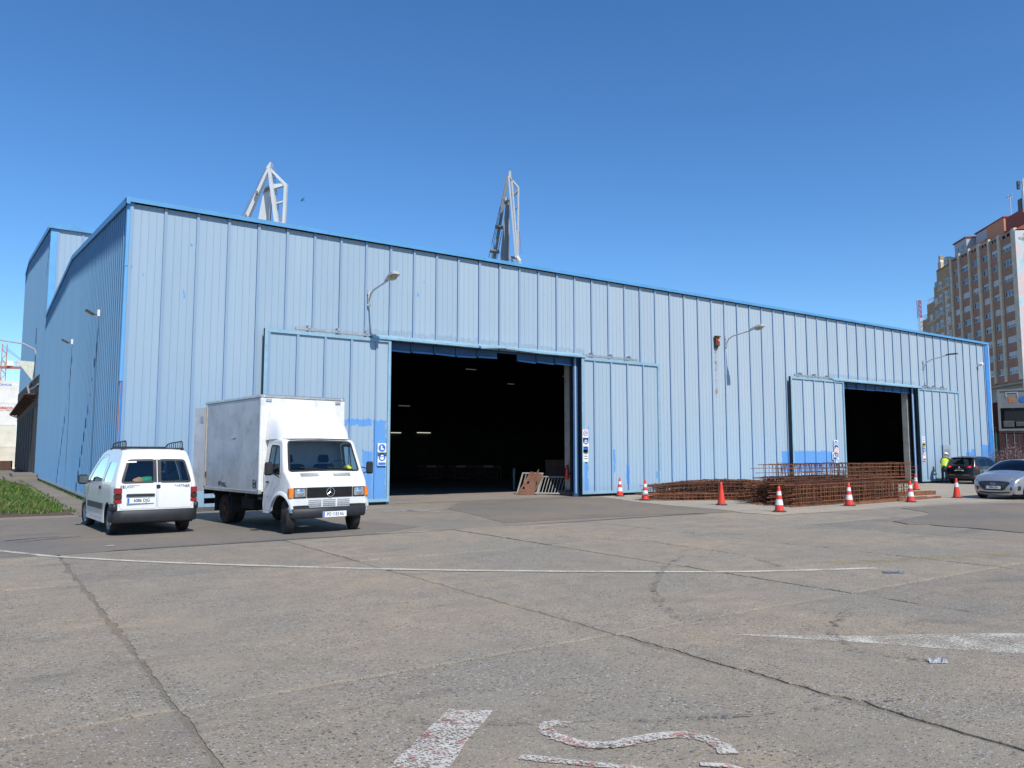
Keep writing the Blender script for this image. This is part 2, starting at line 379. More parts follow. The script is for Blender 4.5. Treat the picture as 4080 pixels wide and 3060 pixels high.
# painted marks (traced on the ground)
MARKZ = .0055
def stripe(name, pts, w, mat, z=MARKZ, w1=None, jit=.006):
    P = [Vector(p) for p in pts]; L = []; Rr = []; D = []
    Q = [P[0]]
    for a, b in zip(P, P[1:]):
        k = max(1, int((b - a).length / .12)); Q += [a + (b - a) * (i / k) for i in range(1, k + 1)]
    for i, q in enumerate(Q):
        d = (Q[min(i + 1, len(Q) - 1)] - Q[max(i - 1, 0)]).normalized(); nrm = Vector((-d.y, d.x)); t = i / (len(Q) - 1)
        ww = w if w1 is None else w + (w1 - w) * t
        L.append(q + nrm * (ww / 2 + rnd.gauss(0, jit))); Rr.append(q - nrm * (ww / 2 + rnd.gauss(0, jit)))
    n = len(Q); mb = MB(); mb.add([(p.x, p.y, z) for p in Rr] + [(p.x, p.y, z) for p in L], [(i, i + 1, n + i + 1, n + i) for i in range(n - 1)])
    return mb.build(name, mat)
def gv(pts): return [gnd(x, y).xy for x, y in pts]
def curve(pts, n=6):
    P = [Vector(p) for p in pts]; P = [P[0] * 2 - P[1]] + P + [P[-1] * 2 - P[-2]]; o = []
    for i in range(1, len(P) - 2):
        a, b, c, d = P[i - 1:i + 3]
        for k in range(n):
            t = k / n; o.append(.5 * (2 * b + (c - a) * t + (2 * a - 5 * b + 4 * c - d) * t * t + (3 * b - a - 3 * c + d) * t ** 3))
    return o + [P[-2]]
def mark(o, label): return tag(o, label, 'road marking')
ln = curve(gv([(-120, 2180), (0, 2195), (120, 2208), (240, 2219), (620, 2240), (1150, 2258), (1640, 2270), (2100, 2276), (2600, 2279), (2880, 2279), (3200, 2273), (3490, 2264)]))
mark(stripe('curb_line', ln, .125, 'line_white'), 'long white curved line painted across the concrete yard')
arrow = flat('painted_arrow', gpx([(2905, 2531), (3120, 2533), (3330, 2536), (3520, 2535), (3640, 2528), (4080, 2526), (4700, 2560), (4600, 2760), (4080, 2608), (3980, 2604), (3760, 2587), (3560, 2574), (3400, 2562), (3200, 2548)]), MARKZ, 'worn_white', jit=.008, step=.1, kind=None)
mark(arrow, 'broad worn white wedge tapering to the left at the right edge')
mark(flat('painted_stroke', gpx([(1790, 2826), (1965, 2834), (1880, 2936), (1790, 3060), (1700, 3200), (1420, 3200), (1560, 3050), (1690, 2920)]), MARKZ, 'red_white', jit=.006, step=.08, kind=None), 'straight slanted red and white stroke at the bottom edge of the picture')
S = curve(gv([(2275, 2888), (2195, 2886), (2170, 2905), (2220, 2938), (2330, 2968), (2450, 2968), (2560, 2945), (2680, 2930), (2790, 2938), (2870, 2970), (2905, 3005)]), 8)
mark(stripe('painted_letter', S, .085, 'red_white', w1=.11), 'wavy S shaped red and white letter painted near the bottom')
mark(stripe('painted_bar', gv([(2070, 3018), (2250, 3035), (2480, 3058), (2700, 3085)]), .07, 'red_white'), 'thin red and white bar below the wavy painted letter')
mark(stripe('painted_dash', gv([(2790, 3046), (2900, 3052), (2980, 3075)]), .05, 'red_white'), 'short red and white dash in the bottom corner of the wavy letter')
for i, (pts, w, mat, lab, nm) in enumerate([
    ([(60, 2163), (250, 2143), (330, 2136)], .09, 'tyre_mark', 'black tyre streak nearest the white van', 'tyre_mark'),
    ([(20, 2156), (160, 2144), (240, 2138)], .09, 'tyre_mark', 'black tyre streak at the left edge of the yard', 'tyre_mark'),
    ([(3300, 2245), (3700, 2225), (4080, 2200)], .35, 'yellow_trace', 'faded yellow strip on the concrete at the far right', 'faded_strip'),
    ([(1500, 2124), (1770, 2116)], .3, 'dust', 'pale dusty scrape in front of the box truck', 'dust_scrape'),
    ([(1960, 2090), (2000, 2108)], .07, 'dust', 'short pale scratch on the ground before the big doorway', 'dust_scrape'),
    ([(2020, 2085), (2075, 2107)], .07, 'dust', 'middle pale scratch on the ground before the big doorway', 'dust_scrape'),
    ([(2075, 2082), (2115, 2103)], .06, 'dust', 'rightmost pale scratch on the ground before the big doorway', 'dust_scrape'),
    ([(2330, 2107), (2430, 2104)], .35, 'dust', 'white smear on the concrete between doorway and white line', 'dust_scrape'),
    ([(3130, 2214), (3320, 2211)], .12, 'dust', 'pale dash on the concrete left of the yellow strip', 'dust_scrape'),
    ([(1540, 2040), (1640, 2034), (1760, 2040)], .8, 'dust', 'sandy patch on the ground right of the box truck', 'dust_scrape'),
    ([(420, 2177), (450, 2174)], .08, 'line_white', 'tiny white paint dab on the asphalt behind the van', 'paint_dab'),
    ([(1050, 2085), (1300, 2080)], .4, 'stain', 'dark strip on the ground under the box truck', 'ground_streak'),  # broken dark strip laid below the truck
    ([(2720, 2215), (2640, 2270), (2600, 2340), (2640, 2420), (2720, 2470)], .10, 'stain', 'curved dark tyre arc left of the white wedge', 'tyre_mark'),
    ([(2200, 2140), (2600, 2160), (2950, 2210), (3120, 2260)], .10, 'stain', 'long dark tyre arc sweeping before the rebar', 'tyre_mark'),
    ([(3380, 2440), (3300, 2520), (3420, 2600), (3700, 2640)], .09, 'stain', 'curved dark tyre arc crossing the white wedge', 'tyre_mark'),
    ([(2300, 2990), (2420, 2985), (2560, 2972)], .05, 'stain', 'dark dirt streak under the wavy letter', 'ground_streak'),
    ([(1380, 2828), (1700, 2880), (2200, 2890), (3000, 2850), (3600, 2790)], .05, 'stain', 'long faint dark tyre line crossing the near slabs', 'ground_streak')]):
    mark(stripe(nm, [p for p in gv(pts)], w, mat, MARKZ + .001 + i * .0003, jit=.02), lab)
# rags / flattened scraps
for (x, y, w, c, lab) in [(3560, 2283, .28, 'scrap_dark', 'flat dark scrap of plastic lying on the slabs at the right'), (3730, 2640, .15, 'scrap_pale', 'crumpled pale paper scrap on the near slabs at the right')]:
    simple(c, (.09, .11, .13) if c == 'scrap_dark' else (.30, .30, .32), .6, var=.3, scale=20)
    p = gnd(x, y); mb = MB(); n = 7; vs = []
    for i in range(n):
        for j in range(4):
            vs.append((p.x + RT.x * (i / (n - 1) - .5) * w + rnd.gauss(0, .01) + _f.x * (j - 1.5) * .03, p.y + RT.y * (i / (n - 1) - .5) * w + _f.y * (j - 1.5) * .03, .008 + rnd.uniform(0, .035) * (0 < j < 3)))
    mb.add(vs, [(i * 4 + j, i * 4 + 4 + j, i * 4 + 5 + j, i * 4 + 1 + j) for i in range(n - 1) for j in range(3)])
    tag(mb.build('litter_scrap', c), lab, 'litter')

# ------------------------------------------------------------------ verge, path and steps along the gable
verge = flat('verge', [(-60, 24.3), (.5, 24.75), (1.6, 24.6), (2.35, 25.0), (2.6, 27), (2.5, 34), (2.1, 50), (1.2, 63), (-60, 63)], .02, 'soil', jit=.03, sink=.07)
path = flat('path', [(1.2, 24.3), (3.15, 24.3), (3.15, 63), (1.0, 63), (1.6, 50), (1.9, 34)], .004, 'joint_dirt')
yy = 24.35
for k, L in enumerate((1.3, 1.5, 2.4, 3.4, 3.2, 4.4, 5.0, 6.2, 7.0)):
    x0 = 2.2 if k < 1 else (2.35 if k < 2 else 2.2 - .02 * k)
    P = resample([(x0, yy), (3.13, yy), (3.13, yy + L - .06), (x0, yy + L - .06)], .2)
    flat('path_slab', [(x + rnd.gauss(0, .008), y + rnd.gauss(0, .008)) for x, y in P], .03 + rnd.uniform(0, .008), 'path', path, sink=.05); yy += L
kerb = flat('kerb', [(-30, 24.2), (1.3, 24.15), (2.3, 24.1), (2.32, 24.42), (1.4, 24.5), (-30, 24.6)], .028, 'path', jit=.012, sink=.05)
for i, (y0, y1, z1, x0) in enumerate([(58.6, 66, .2, 1.35), (59.6, 66, .42, 1.75)]):
    o = MB().box(x0, 3.1, y0, y1, 0, z1, bev=.02).build('stone_step', 'path')
    tag(o, ['lower stone step of the gable entrance beside the grass', 'upper stone step of the gable entrance below the dark wall'][i], 'step', 'stone steps at the gable')
# grass
def leafmat(name, a, b_):
    m, nt, lk, b = new_mat(name); v = pos(nt, lk)
    r = ramp(nt, lk, noise(nt, lk, v, 3.5, 5, .7), [(.3, a), (.7, b_)]); lk.new(r.outputs[0], b.inputs['Base Color']); b.inputs['Roughness'].default_value = .55
    b.inputs['Transmission Weight'].default_value = 0
    tl = nt.new('ShaderNodeBsdfTranslucent'); lk.new(r.outputs[0], tl.inputs[0]); mx = nt.new('ShaderNodeMixShader'); mx.inputs[0].default_value = .3
    lk.new(b.outputs[0], mx.inputs[1]); lk.new(tl.outputs[0], mx.inputs[2]); lk.new(mx.outputs[0], nt['Material Output'].inputs[0])
leafmat('grass', (.055, .12, .018), (.16, .27, .045))
leafmat('dry_grass', (.20, .16, .06), (.30, .25, .10))
GP = [(-9, 60), (1.0, 60), (1.6, 54), (2.0, 46), (2.1, 34), (2.2, 28), (2.1, 26.1), (1.5, 25.6), (.3, 26.0), (-9, 27)]
mb = MB(); cnt = 0
while cnt < 15000:
    t = rnd.random() ** 1.7; y = 25.3 + t * 34; x = rnd.uniform(-3.5, 2.25)
    if not inside((x, y), GP): continue
    cnt += 1; h = rnd.uniform(.05, .17) * (1.15 if y > 27 else .8); a = rnd.uniform(0, 6.28); w = rnd.uniform(.008, .018) * (1 + t * 1.6); lx, ly = rnd.gauss(0, .06), rnd.gauss(0, .06)
    dx, dy = math.cos(a) * w, math.sin(a) * w
    mb.add([(x - dx, y - dy, .015), (x + dx, y + dy, .015), (x + lx * .5 + dx * .7, y + ly * .5 + dy * .7, h * .65), (x + lx * .5 - dx * .7, y + ly * .5 - dy * .7, h * .65), (x + lx * 1.4, y + ly * 1.4, h)], [(0, 1, 2, 3), (3, 2, 4)], 1 if rnd.random() < .10 + .25 * (y < 26.4) else 0)
for _ in range(900):   # weeds along the wall foot and the path edge
    y = rnd.uniform(25, 58); x = 3.1 if rnd.random() < .6 else 2.3 - .005 * (y - 25); x += rnd.gauss(0, .05); h = rnd.uniform(.03, .12); a = rnd.uniform(0, 6.28); w = .02
    mb.add([(x - math.cos(a) * w, y - math.sin(a) * w, .03), (x + math.cos(a) * w, y + math.sin(a) * w, .03), (x + rnd.gauss(0, .05), y + rnd.gauss(0, .05), .03 + h)], [(0, 1, 2)])
tag(mb.build('grass', ['grass', 'dry_grass']), 'uneven green grass on the verge left of the gable', 'grass', kind='stuff')
# ------------------------------------------------------------------ warehouse materials
def box_mask(nt, lk, boxes, wob=.12):
    """soft-edged brush patches on a wall given as (x0,x1,z0,z1) in metres"""
    g_ = nt.new('ShaderNodeNewGeometry'); sp = nt.new('ShaderNodeSeparateXYZ'); lk.new(g_.outputs['Position'], sp.inputs[0])
    v = pos(nt, lk); n = math_(nt, lk, 'SUBTRACT', noise(nt, lk, v, 3.1, 4, .7), .5); n2 = math_(nt, lk, 'SUBTRACT', noise(nt, lk, pos(nt, lk, (9, 9, .8)), 1., 3), .5)
    x = math_(nt, lk, 'ADD', sp.outputs[0], math_(nt, lk, 'MULTIPLY', n, wob * 2.)); z = math_(nt, lk, 'ADD', sp.outputs[2], math_(nt, lk, 'MULTIPLY', math_(nt, lk, 'ADD', n, n2), wob * 2.2)); tot = None
    for x0, x1, z0, z1 in boxes:
        k = math_(nt, lk, 'MULTIPLY', math_(nt, lk, 'GREATER_THAN', x, x0), math_(nt, lk, 'LESS_THAN', x, x1))
        k = math_(nt, lk, 'MULTIPLY', k, math_(nt, lk, 'MULTIPLY', math_(nt, lk, 'GREATER_THAN', z, z0), math_(nt, lk, 'LESS_THAN', z, z1)))
        tot = k if tot is None else math_(nt, lk, 'MAXIMUM', tot, k)
    return tot
def px_box(x0, x1, y0, y1, Y):
    a = on_y(x0, y1, Y); b = on_y(x1, y0, Y); return (a.x, b.x, a.z, b.z)
def cladding(name, top, low, boxes=(), deep=(.10, .29, .62), scr=.35, rough=.48, zmid=3.0, grime=()):
    m, nt, lk, b = new_mat(name); v = pos(nt, lk)
    sp = nt.new('ShaderNodeSeparateXYZ'); lk.new(v, sp.inputs[0])
    zf = nt.new('ShaderNodeMapRange'); zf.inputs[1].default_value = .3; zf.inputs[2].default_value = zmid * 2; lk.new(math_(nt, lk, 'ADD', sp.outputs[2], math_(nt, lk, 'MULTIPLY', noise(nt, lk, v, .25, 3), 2.5)), zf.inputs[0])
    c = mixc(nt, lk, zf.outputs[0], low, top)
    st = noise(nt, lk, pos(nt, lk, (2.2, 2.2, .16)), 2.0, 5, .65)
    c = mixc(nt, lk, .75, c, ramp(nt, lk, st, [(.3, (.94, .95, .965)), (.7, (1.04, 1.03, 1.02))]).outputs[0], 'MULTIPLY')
    if name != 'gable':     # sheets get lighter and less blue farther along the front
        xf = nt.new('ShaderNodeMapRange'); xf.inputs[1].default_value = 3.; xf.inputs[2].default_value = 28.; lk.new(sp.outputs[0], xf.inputs[0])
        c = mixc(nt, lk, 1.0, c, ramp(nt, lk, xf.outputs[0], [(0, (.93, .955, .98)), (1, (1.20, 1.10, 1.03))]).outputs[0], 'MULTIPLY')
    oi = nt.new('ShaderNodeObjectInfo')
    c = mixc(nt, lk, 1.0, c, ramp(nt, lk, oi.outputs['Random'], [(0, (.955, .965, .975)), (1, (1.04, 1.03, 1.02))]).outputs[0], 'MULTIPLY')
    # bare / scraped spots
    sc_ = ramp(nt, lk, noise(nt, lk, pos(nt, lk, (5, 5, 1.6)), 1.6, 6, .72), [(.66, (0, 0, 0)), (.72, (scr,) * 3)]).outputs[0]
    c = mixc(nt, lk, sc_, c, tuple(.5 * (x + y) for x, y in zip(low, deep)))
    if boxes: c = mixc(nt, lk, math_(nt, lk, 'MULTIPLY', box_mask(nt, lk, boxes), .9), c, deep)
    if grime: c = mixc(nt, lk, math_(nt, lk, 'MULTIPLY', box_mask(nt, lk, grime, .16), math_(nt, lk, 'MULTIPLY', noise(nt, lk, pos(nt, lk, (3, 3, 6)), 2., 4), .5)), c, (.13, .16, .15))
    # grime along the foot
    ft = nt.new('ShaderNodeMapRange'); ft.inputs[1].default_value = .9; ft.inputs[2].default_value = .0; ft.inputs[4].default_value = .5
    lk.new(math_(nt, lk, 'ADD', sp.outputs[2], math_(nt, lk, 'MULTIPLY', noise(nt, lk, v, 4, 4), .7)), ft.inputs[0]); c = mixc(nt, lk, ft.outputs[0], c, (.14, .17, .17))
    lk.new(c, b.inputs['Base Color']); b.inputs['Roughness'].default_value = rough; b.inputs['Specular IOR Level'].default_value = .3
    bump(nt, lk, noise(nt, lk, pos(nt, lk, (1.5, 1.5, .7)), 1.4, 3), b, .25, .03); return m
YL = 24.1
patches = [px_box(1375, 1484, 1671, 1694, YL), px_box(1483, 1540, 1676, 2010, YL), px_box(1442, 1484, 1795, 2010, YL),
           px_box(3135, 3322, 1797, 1880, YL), px_box(3850, 3885, 1800, 1835, YF), px_box(3912, 3955, 1772, 1836, YF), px_box(3872, 3884, 1790, 1835, YF), px_box(2318, 2346, 1846, 1960, YL), px_box(2498, 2506, 1850, 1930, YL), px_box(2600, 2606, 1880, 1905, YF), px_box(731, 741, 1150, 1188, YF), px_box(757, 768, 975, 984, YF), px_box(1660, 1668, 1168, 1180, YF), px_box(1685, 1690, 1122, 1132, YF), px_box(2165, 2169, 1176, 1184, YF), px_box(2446, 2452, 1790, 1880, YL), px_box(2345, 2349, 1700, 1760, YL), px_box(567, 573, 1090, 1098, YF)]
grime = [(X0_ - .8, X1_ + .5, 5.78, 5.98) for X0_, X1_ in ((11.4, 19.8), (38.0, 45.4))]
cladding('panel', (.308, .405, .485), (.255, .395, .53), patches, grime=grime)
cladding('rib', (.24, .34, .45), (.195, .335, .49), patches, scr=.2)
cladding('rib_side', (.03, .135, .33), (.025, .135, .36), patches, scr=.1)  # rib flanks: shade put into the colour, on top of less faded paint
cladding('leaf_panel', (.308, .41, .49), (.24, .39, .54), patches, zmid=2.2, scr=.5)
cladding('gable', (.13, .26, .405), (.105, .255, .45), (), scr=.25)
simple('fascia', (.095, .29, .52), .4, var=.1, scale=1.2)
simple('corner_trim', (.12, .35, .62), .4, var=.08, scale=1.0)
simple('deep_blue', (.035, .21, .56), .45, var=.15, scale=1.5, dirt=(.05, .09, .16), dirt_amt=.4)
simple('lintel_blue', (.018, .075, .18), .55, var=.2, scale=2, dirt=(.03, .05, .08))
simple('leaf_frame', (.24, .40, .50), .5, var=.12, scale=2, dirt=(.16, .22, .22), dirt_amt=.4)
simple('galv', (.42, .43, .43), .45, .6, var=.15, scale=4, dirt=(.22, .13, .08), dirt_amt=.6)
simple('dark_in', (.035, .036, .04), .9, var=.3, scale=.6)  # near black, so that the hall interior stays dark
simple('rusty', (.22, .085, .035), .85, var=.35, scale=4, dirt=(.10, .045, .025))
simple('plinth', (.10, .10, .095), .9, var=.3, scale=2)
simple('roof_sheet', (.30, .34, .38), .6, var=.1)
simple('column', (.46, .45, .42), .7, var=.12, scale=1.2, dirt=(.20, .16, .12), dirt_amt=.6)
simple('orange_rust', (.50, .20, .07), .8, var=.2, scale=5)
simple('black', (.015, .015, .016), .55, var=.2)
simple('white_plain', (.74, .74, .72), .5, var=.05)
simple('sign_blue', (.03, .17, .55), .4, var=.05)
simple('sign_red', (.62, .04, .04), .4, var=.05)
simple('sign_yellow', (.75, .50, .03), .4, var=.05)
simple('alarm_rust', (.10, .045, .025), .7, var=.3, scale=12)
simple('grey_box', (.30, .34, .37), .5, var=.08)
emit('alarm_lamp', (1, .16, .02), .45)

wh = empty('warehouse', (XL, YF, 0), 0, 'long blue metal clad warehouse with two open sliding doorways', 'warehouse')
def B(mb, name, mats, parent, root, smooth=False):
    o = bpy.data.objects.new(name, mb.mesh(name, mats, smooth, root.location)); col.objects.link(o); o.parent = parent; return o
PW, X0 = .916, 3.223
def panel_mesh(name, z0, z1, mats, rib=True, w=PW):
    pr = []; mi = []
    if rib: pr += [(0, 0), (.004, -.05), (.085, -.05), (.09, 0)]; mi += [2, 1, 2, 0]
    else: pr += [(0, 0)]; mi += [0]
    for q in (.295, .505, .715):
        pr += [(q, 0), (q + .005, -.009), (q + .013, -.009), (q + .018, 0)]; mi += [1, 0, 0, 0]  # left faces of the fine ridges take a darker tone for shade
    pr.append((w, 0)); n = len(pr); mb = MB()
    for i in range(n - 1):
        mb.add([(pr[i][0], pr[i][1], z0), (pr[i + 1][0], pr[i + 1][1], z0), (pr[i + 1][0], pr[i + 1][1], z1), (pr[i][0], pr[i][1], z1)], [(0, 1, 2, 3)], mi[i])
    if rib: mb.add([(0, 0, z1), (.004, -.05, z1), (.085, -.05, z1), (.09, 0, z1)], [(0, 1, 2, 3)], 1)
    return mb.mesh(name, mats)
TOP = 9.08
D1, D2 = (9, 17), (38, 45)
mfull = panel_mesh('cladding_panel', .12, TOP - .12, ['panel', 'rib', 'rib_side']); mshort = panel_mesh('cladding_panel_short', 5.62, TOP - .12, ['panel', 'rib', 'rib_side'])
for k in range(57):
    sh = D1[0] <= k <= D1[1] or D2[0] <= k <= D2[1]; x = X0 + PW * k
    if x > XR - .3: break
    o = link_mesh('cladding_panel', mshort if sh else mfull, wh, (x - XL, rnd.uniform(-.004, .004), 0), (0, 0, 0))
    if k in (13, 14): o.rotation_euler = (0, 0, R(.7 if k == 13 else -.6)); o['label'] = 'cladding sheet knocked out of line above the big doorway'
# plinth, fascia, corner trims
f = MB()
for a, b in ((XL, X0 + PW * 9), (X0 + PW * 18, X0 + PW * 38), (X0 + PW * 46, XR)): f.box(a + .01, b - .01, YF + .01, YF + .25, -.03, .16)
B(f, 'plinth', 'plinth', wh, wh)
f = MB(); x = XL - .085
while x < XR:
    x2 = min(x + 6.1, XR + .06); f.box(x, x2 - .006, YF - .15, YF - .13, TOP - .11, TOP + .0, 0); f.box(x, x2 - .006, YF - .15, YF + .3, TOP, TOP + .02, 0); x = x2
B(f, 'eaves_fascia', 'fascia', wh, wh)
B(MB().box(XL - .035, XL + .14, YF - .035, YF - .02, 3.76, TOP - .02).box(XL - .037, XL - .02, YF - .02, YF + .16, 3.76, TOP - .02).box(XL - .05, XL + .15, YF - .05, YF - .037, 7.1, 7.15), 'corner_trim', 'corner_trim', wh, wh, False)
o = B(MB().box(XL - .005, XL + .14, YF - .02, YF - .0, .15, 3.76).box(XL - .02, XL - .005, YF - .01, YF + .1, .15, 3.76, 1), 'corner_post', ['deep_blue', 'orange_rust'], wh, wh); o['label'] = 'bare lower corner post in strong blue with a rusty edge'
B(MB().box(XR - .42, XR + .05, YF - .07, YF - .03, .15, TOP - .19).box(XR + .05, XR + .09, YF - .07, YF + .4, .15, TOP - .19), 'corner_trim', 'deep_blue', wh, wh)
# gable: corrugated sheets following the roof line
roofline = [(24.36, 9.06), (41.6, 11.07), (59.7, 11.0)]
tallline = [(59.7, 17.2), (92.7, 21.65), (102.0, 21.9)]
def zl(line, y):
    for (a, za), (b, zb) in zip(line, line[1:]):
        if y <= b: return za + (zb - za) * (y - a) / (b - a)
    return line[-1][1]
GPR = [(0, 0), (.012, -.034), (.10, -.034), (.112, 0), (.26, 0), (.265, -.012), (.30, -.012), (.305, 0), (.458, 0), (.47, -.034), (.558, -.034), (.57, 0), (.72, 0), (.725, -.012), (.76, -.012), (.765, 0), (PW, 0)]
def gable_sheets(y0, y1, line, zb, X, root, mat, name='cladding_panel'):
    y = y0
    while y < y1 - .05:
        w = min(PW, y1 - y); mb = MB(); pts = [(a, b) for a, b in GPR if a <= w] 
        if pts[-1][0] < w: pts.append((w, 0))
        n = len(pts); bz = (lambda q: zb(q)) if callable(zb) else (lambda q: zb)
        mb.add([(X + b, y + a, bz(y + a)) for a, b in pts] + [(X + b, y + a, zl(line, y + a) - .03) for a, b in pts], [(i + 1, i, n + i, n + i + 1) for i in range(n - 1)])
        B(mb, name, mat, root, root); y += w
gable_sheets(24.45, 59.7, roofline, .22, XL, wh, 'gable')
f = MB()
for (a, za), (b, zb) in zip(roofline, roofline[1:]):
    f.add([(XL - .085, a, za - .16), (XL - .085, b, zb - .16), (XL - .085, b, zb + .05), (XL - .085, a, za + .05)], [(0, 1, 2, 3)])
    f.add([(XL - .085, a, za + .05), (XL - .085, b, zb + .05), (XL + .3, b, zb + .05), (XL + .3, a, za + .05)], [(0, 1, 2, 3)])
    f.add([(XL - .085, a, za - .16), (XL - .085, b, zb - .16), (XL - .04, b, zb - .16), (XL - .04, a, za - .16)], [(0, 1, 2, 3)])
f.add([(XL - .085, 24.2, 8.9), (XL + .02, 24.2, 8.9), (XL + .02, 24.2, 9.11), (XL - .085, 24.2, 9.11)], [(0, 1, 2, 3)])
B(f, 'gable_fascia', 'fascia', wh, wh)
B(MB().box(XL - .07, XL + .06, 24.6, 59.7, .15, .22).box(XL - .02, XL + .1, 24.6, 59.7, -.03, .15, 1), 'gable_plinth', ['galv', 'plinth'], wh, wh)
# roof, back and end walls, near-black lining added to keep the hall dark
f = MB()
for (a, za), (b, zb) in zip(roofline, roofline[1:]): f.add([(XL, a - .1, za), (XR, a - .1, za), (XR, b, zb), (XL, b, zb)], [(0, 1, 2, 3)])
B(f, 'roof', 'roof_sheet', wh, wh)
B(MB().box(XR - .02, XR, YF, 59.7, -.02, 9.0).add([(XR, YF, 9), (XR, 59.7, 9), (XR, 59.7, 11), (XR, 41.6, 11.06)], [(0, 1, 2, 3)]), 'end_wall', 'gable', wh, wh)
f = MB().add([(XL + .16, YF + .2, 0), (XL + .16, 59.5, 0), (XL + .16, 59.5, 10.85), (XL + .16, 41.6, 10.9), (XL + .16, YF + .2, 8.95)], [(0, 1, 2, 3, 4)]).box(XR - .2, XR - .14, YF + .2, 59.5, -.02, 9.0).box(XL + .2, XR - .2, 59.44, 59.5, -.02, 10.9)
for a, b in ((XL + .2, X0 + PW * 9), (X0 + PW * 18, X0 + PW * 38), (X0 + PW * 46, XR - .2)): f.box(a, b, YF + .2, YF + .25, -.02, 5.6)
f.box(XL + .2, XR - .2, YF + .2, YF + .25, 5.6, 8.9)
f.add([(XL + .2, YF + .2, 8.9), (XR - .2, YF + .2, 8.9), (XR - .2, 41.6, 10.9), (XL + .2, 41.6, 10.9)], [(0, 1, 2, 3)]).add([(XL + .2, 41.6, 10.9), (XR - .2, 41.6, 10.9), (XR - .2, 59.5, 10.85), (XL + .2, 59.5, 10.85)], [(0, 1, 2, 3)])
B(f, 'darkening_liner', 'dark_in', wh, wh)
# doorways: jambs, lintel strips, canopies, rails
LIN = 5.29
for a, b, torn in ((X0 + PW * 9, X0 + PW * 18, True), (X0 + PW * 38, X0 + PW * 46, False)):
    B(MB().box(a - .02, a + .1, YF - .02, YF + .24, .0, 5.6), 'door_jamb', 'lintel_blue', wh, wh); B(MB().box(b - .05 + (0 if torn else .28), b + .4 + (0 if torn else .08), YF - .015, YF + .0, 0, 5.6), 'door_jamb', 'lintel_blue', wh, wh)
    k = 0; x = a
    while x < b - .01:
        lo = LIN + rnd.uniform(-.012, .012)
        if torn and 3 <= k <= 5: lo = (LIN - .01, LIN + .03, LIN + .25)[k - 3]
        mb = MB(); x2 = min(x + PW, b)
        mb.box(x, x2, YF + .10, YF + .13, lo, 5.62, 0).box(x, x + .07, YF + .06, YF + .099, lo + .03, 5.6, 0)
        if not (torn and k == 5):
            tl = rnd.uniform(-.02, .02) * torn
            mb.add([(x + .08, YF + .085, lo - .02 + tl), (x2 - .01, YF + .085, lo - .02 - tl), (x2 - .01, YF + .095, lo + .035 - tl), (x + .08, YF + .095, lo + .035 + tl), (x + .08, YF + .0, lo - .03 + tl), (x2 - .01, YF + .0, lo - .03 - tl)], [(0, 1, 2, 3), (4, 5, 1, 0)], 1)
        B(mb, 'lintel_panel', ['lintel_blue', 'fascia'], wh, wh); x = x2; k += 1
    # canopy strip over the doorway in separate bent lengths
    cuts = [a - .7, a + 3.5, a + 4.7, a + 6.2, b + .35] if torn else [a - .95, (a + b) / 2, b + .75]
    for i in range(len(cuts) - 1):
        dz = [.0, -.04, .05, .0][i] if torn else 0; dz2 = [.0, .06, .0, .0][i] if torn else 0; out = .34 if not (torn and i == 1) else .5
        c0, c1 = cuts[i], cuts[i + 1]; za, zb = 5.80 + dz * 0, 5.80
        mb = MB().add([(c0, YF - .01, za), (c1, YF - .01, zb), (c1, YF - out, zb - .13 + dz2), (c0, YF - out, za - .13 + dz), (c0, YF - out, za - .20 + dz), (c1, YF - out, zb - .20 + dz2), (c0, YF - .01, za - .03), (c1, YF - .01, zb - .03)], [(0, 3, 2, 1), (3, 4, 5, 2), (6, 7, 5, 4), (0, 6, 4, 3), (1, 2, 5, 7)])
        B(mb, 'door_canopy', 'leaf_frame', wh, wh)
for a, b in ((8.14, 11.0), (20.1, 23.1), (34.0, 37.4), (46.4, 49.2)):
    mb = MB().box(a, b, YF - .2, YF - .13, 5.68, 5.76)
    for q in (.15, .5, .85): mb.box(a + (b - a) * q - .03, a + (b - a) * q + .05, YF - .22, YF - .0, 5.74, 5.86)
    B(mb, 'door_rail', 'galv', wh, wh)
# sliding leaves
def make_leaf(xa, xb, lab, first):
    zt, zb = 5.62, .10; y0 = YL
    fr = MB().box(xa, xb, y0 - .03, y0 + .07, zt - .11, zt).box(xa, xb, y0 - .03, y0 + .07, zb, zb + .1).box(xa, xa + .1, y0 - .03, y0 + .07, zb + .1, zt - .11).box(xb - .1, xb, y0 - .03, y0 + .07, zb + .1, zt - .11).box(xa + .1, xb - .1, y0 + .045, y0 + .06, zb + .1, zt - .1)
    fr.box(xa - .01, xa + .0, y0 - .02, y0 + .09, zb, zt, 1)
    leaf = B(fr, 'sliding_door', ['leaf_frame', 'black'], wh, wh); leaf['label'] = lab
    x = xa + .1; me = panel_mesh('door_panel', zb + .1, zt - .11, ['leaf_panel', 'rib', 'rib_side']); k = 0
    off = first
    while x < xb - .12:
        w = (off if k == 0 else PW); w = min(w, xb - .1 - x)
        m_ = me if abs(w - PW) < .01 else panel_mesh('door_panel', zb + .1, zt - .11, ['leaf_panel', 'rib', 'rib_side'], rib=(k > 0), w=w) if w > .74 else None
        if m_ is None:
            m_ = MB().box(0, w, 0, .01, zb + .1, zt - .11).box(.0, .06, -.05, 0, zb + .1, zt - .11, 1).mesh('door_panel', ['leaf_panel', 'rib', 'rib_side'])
        link_mesh('door_panel', m_, leaf, (x - XL, y0 + .03 - YF, 0)); x += w; k += 1
    return leaf
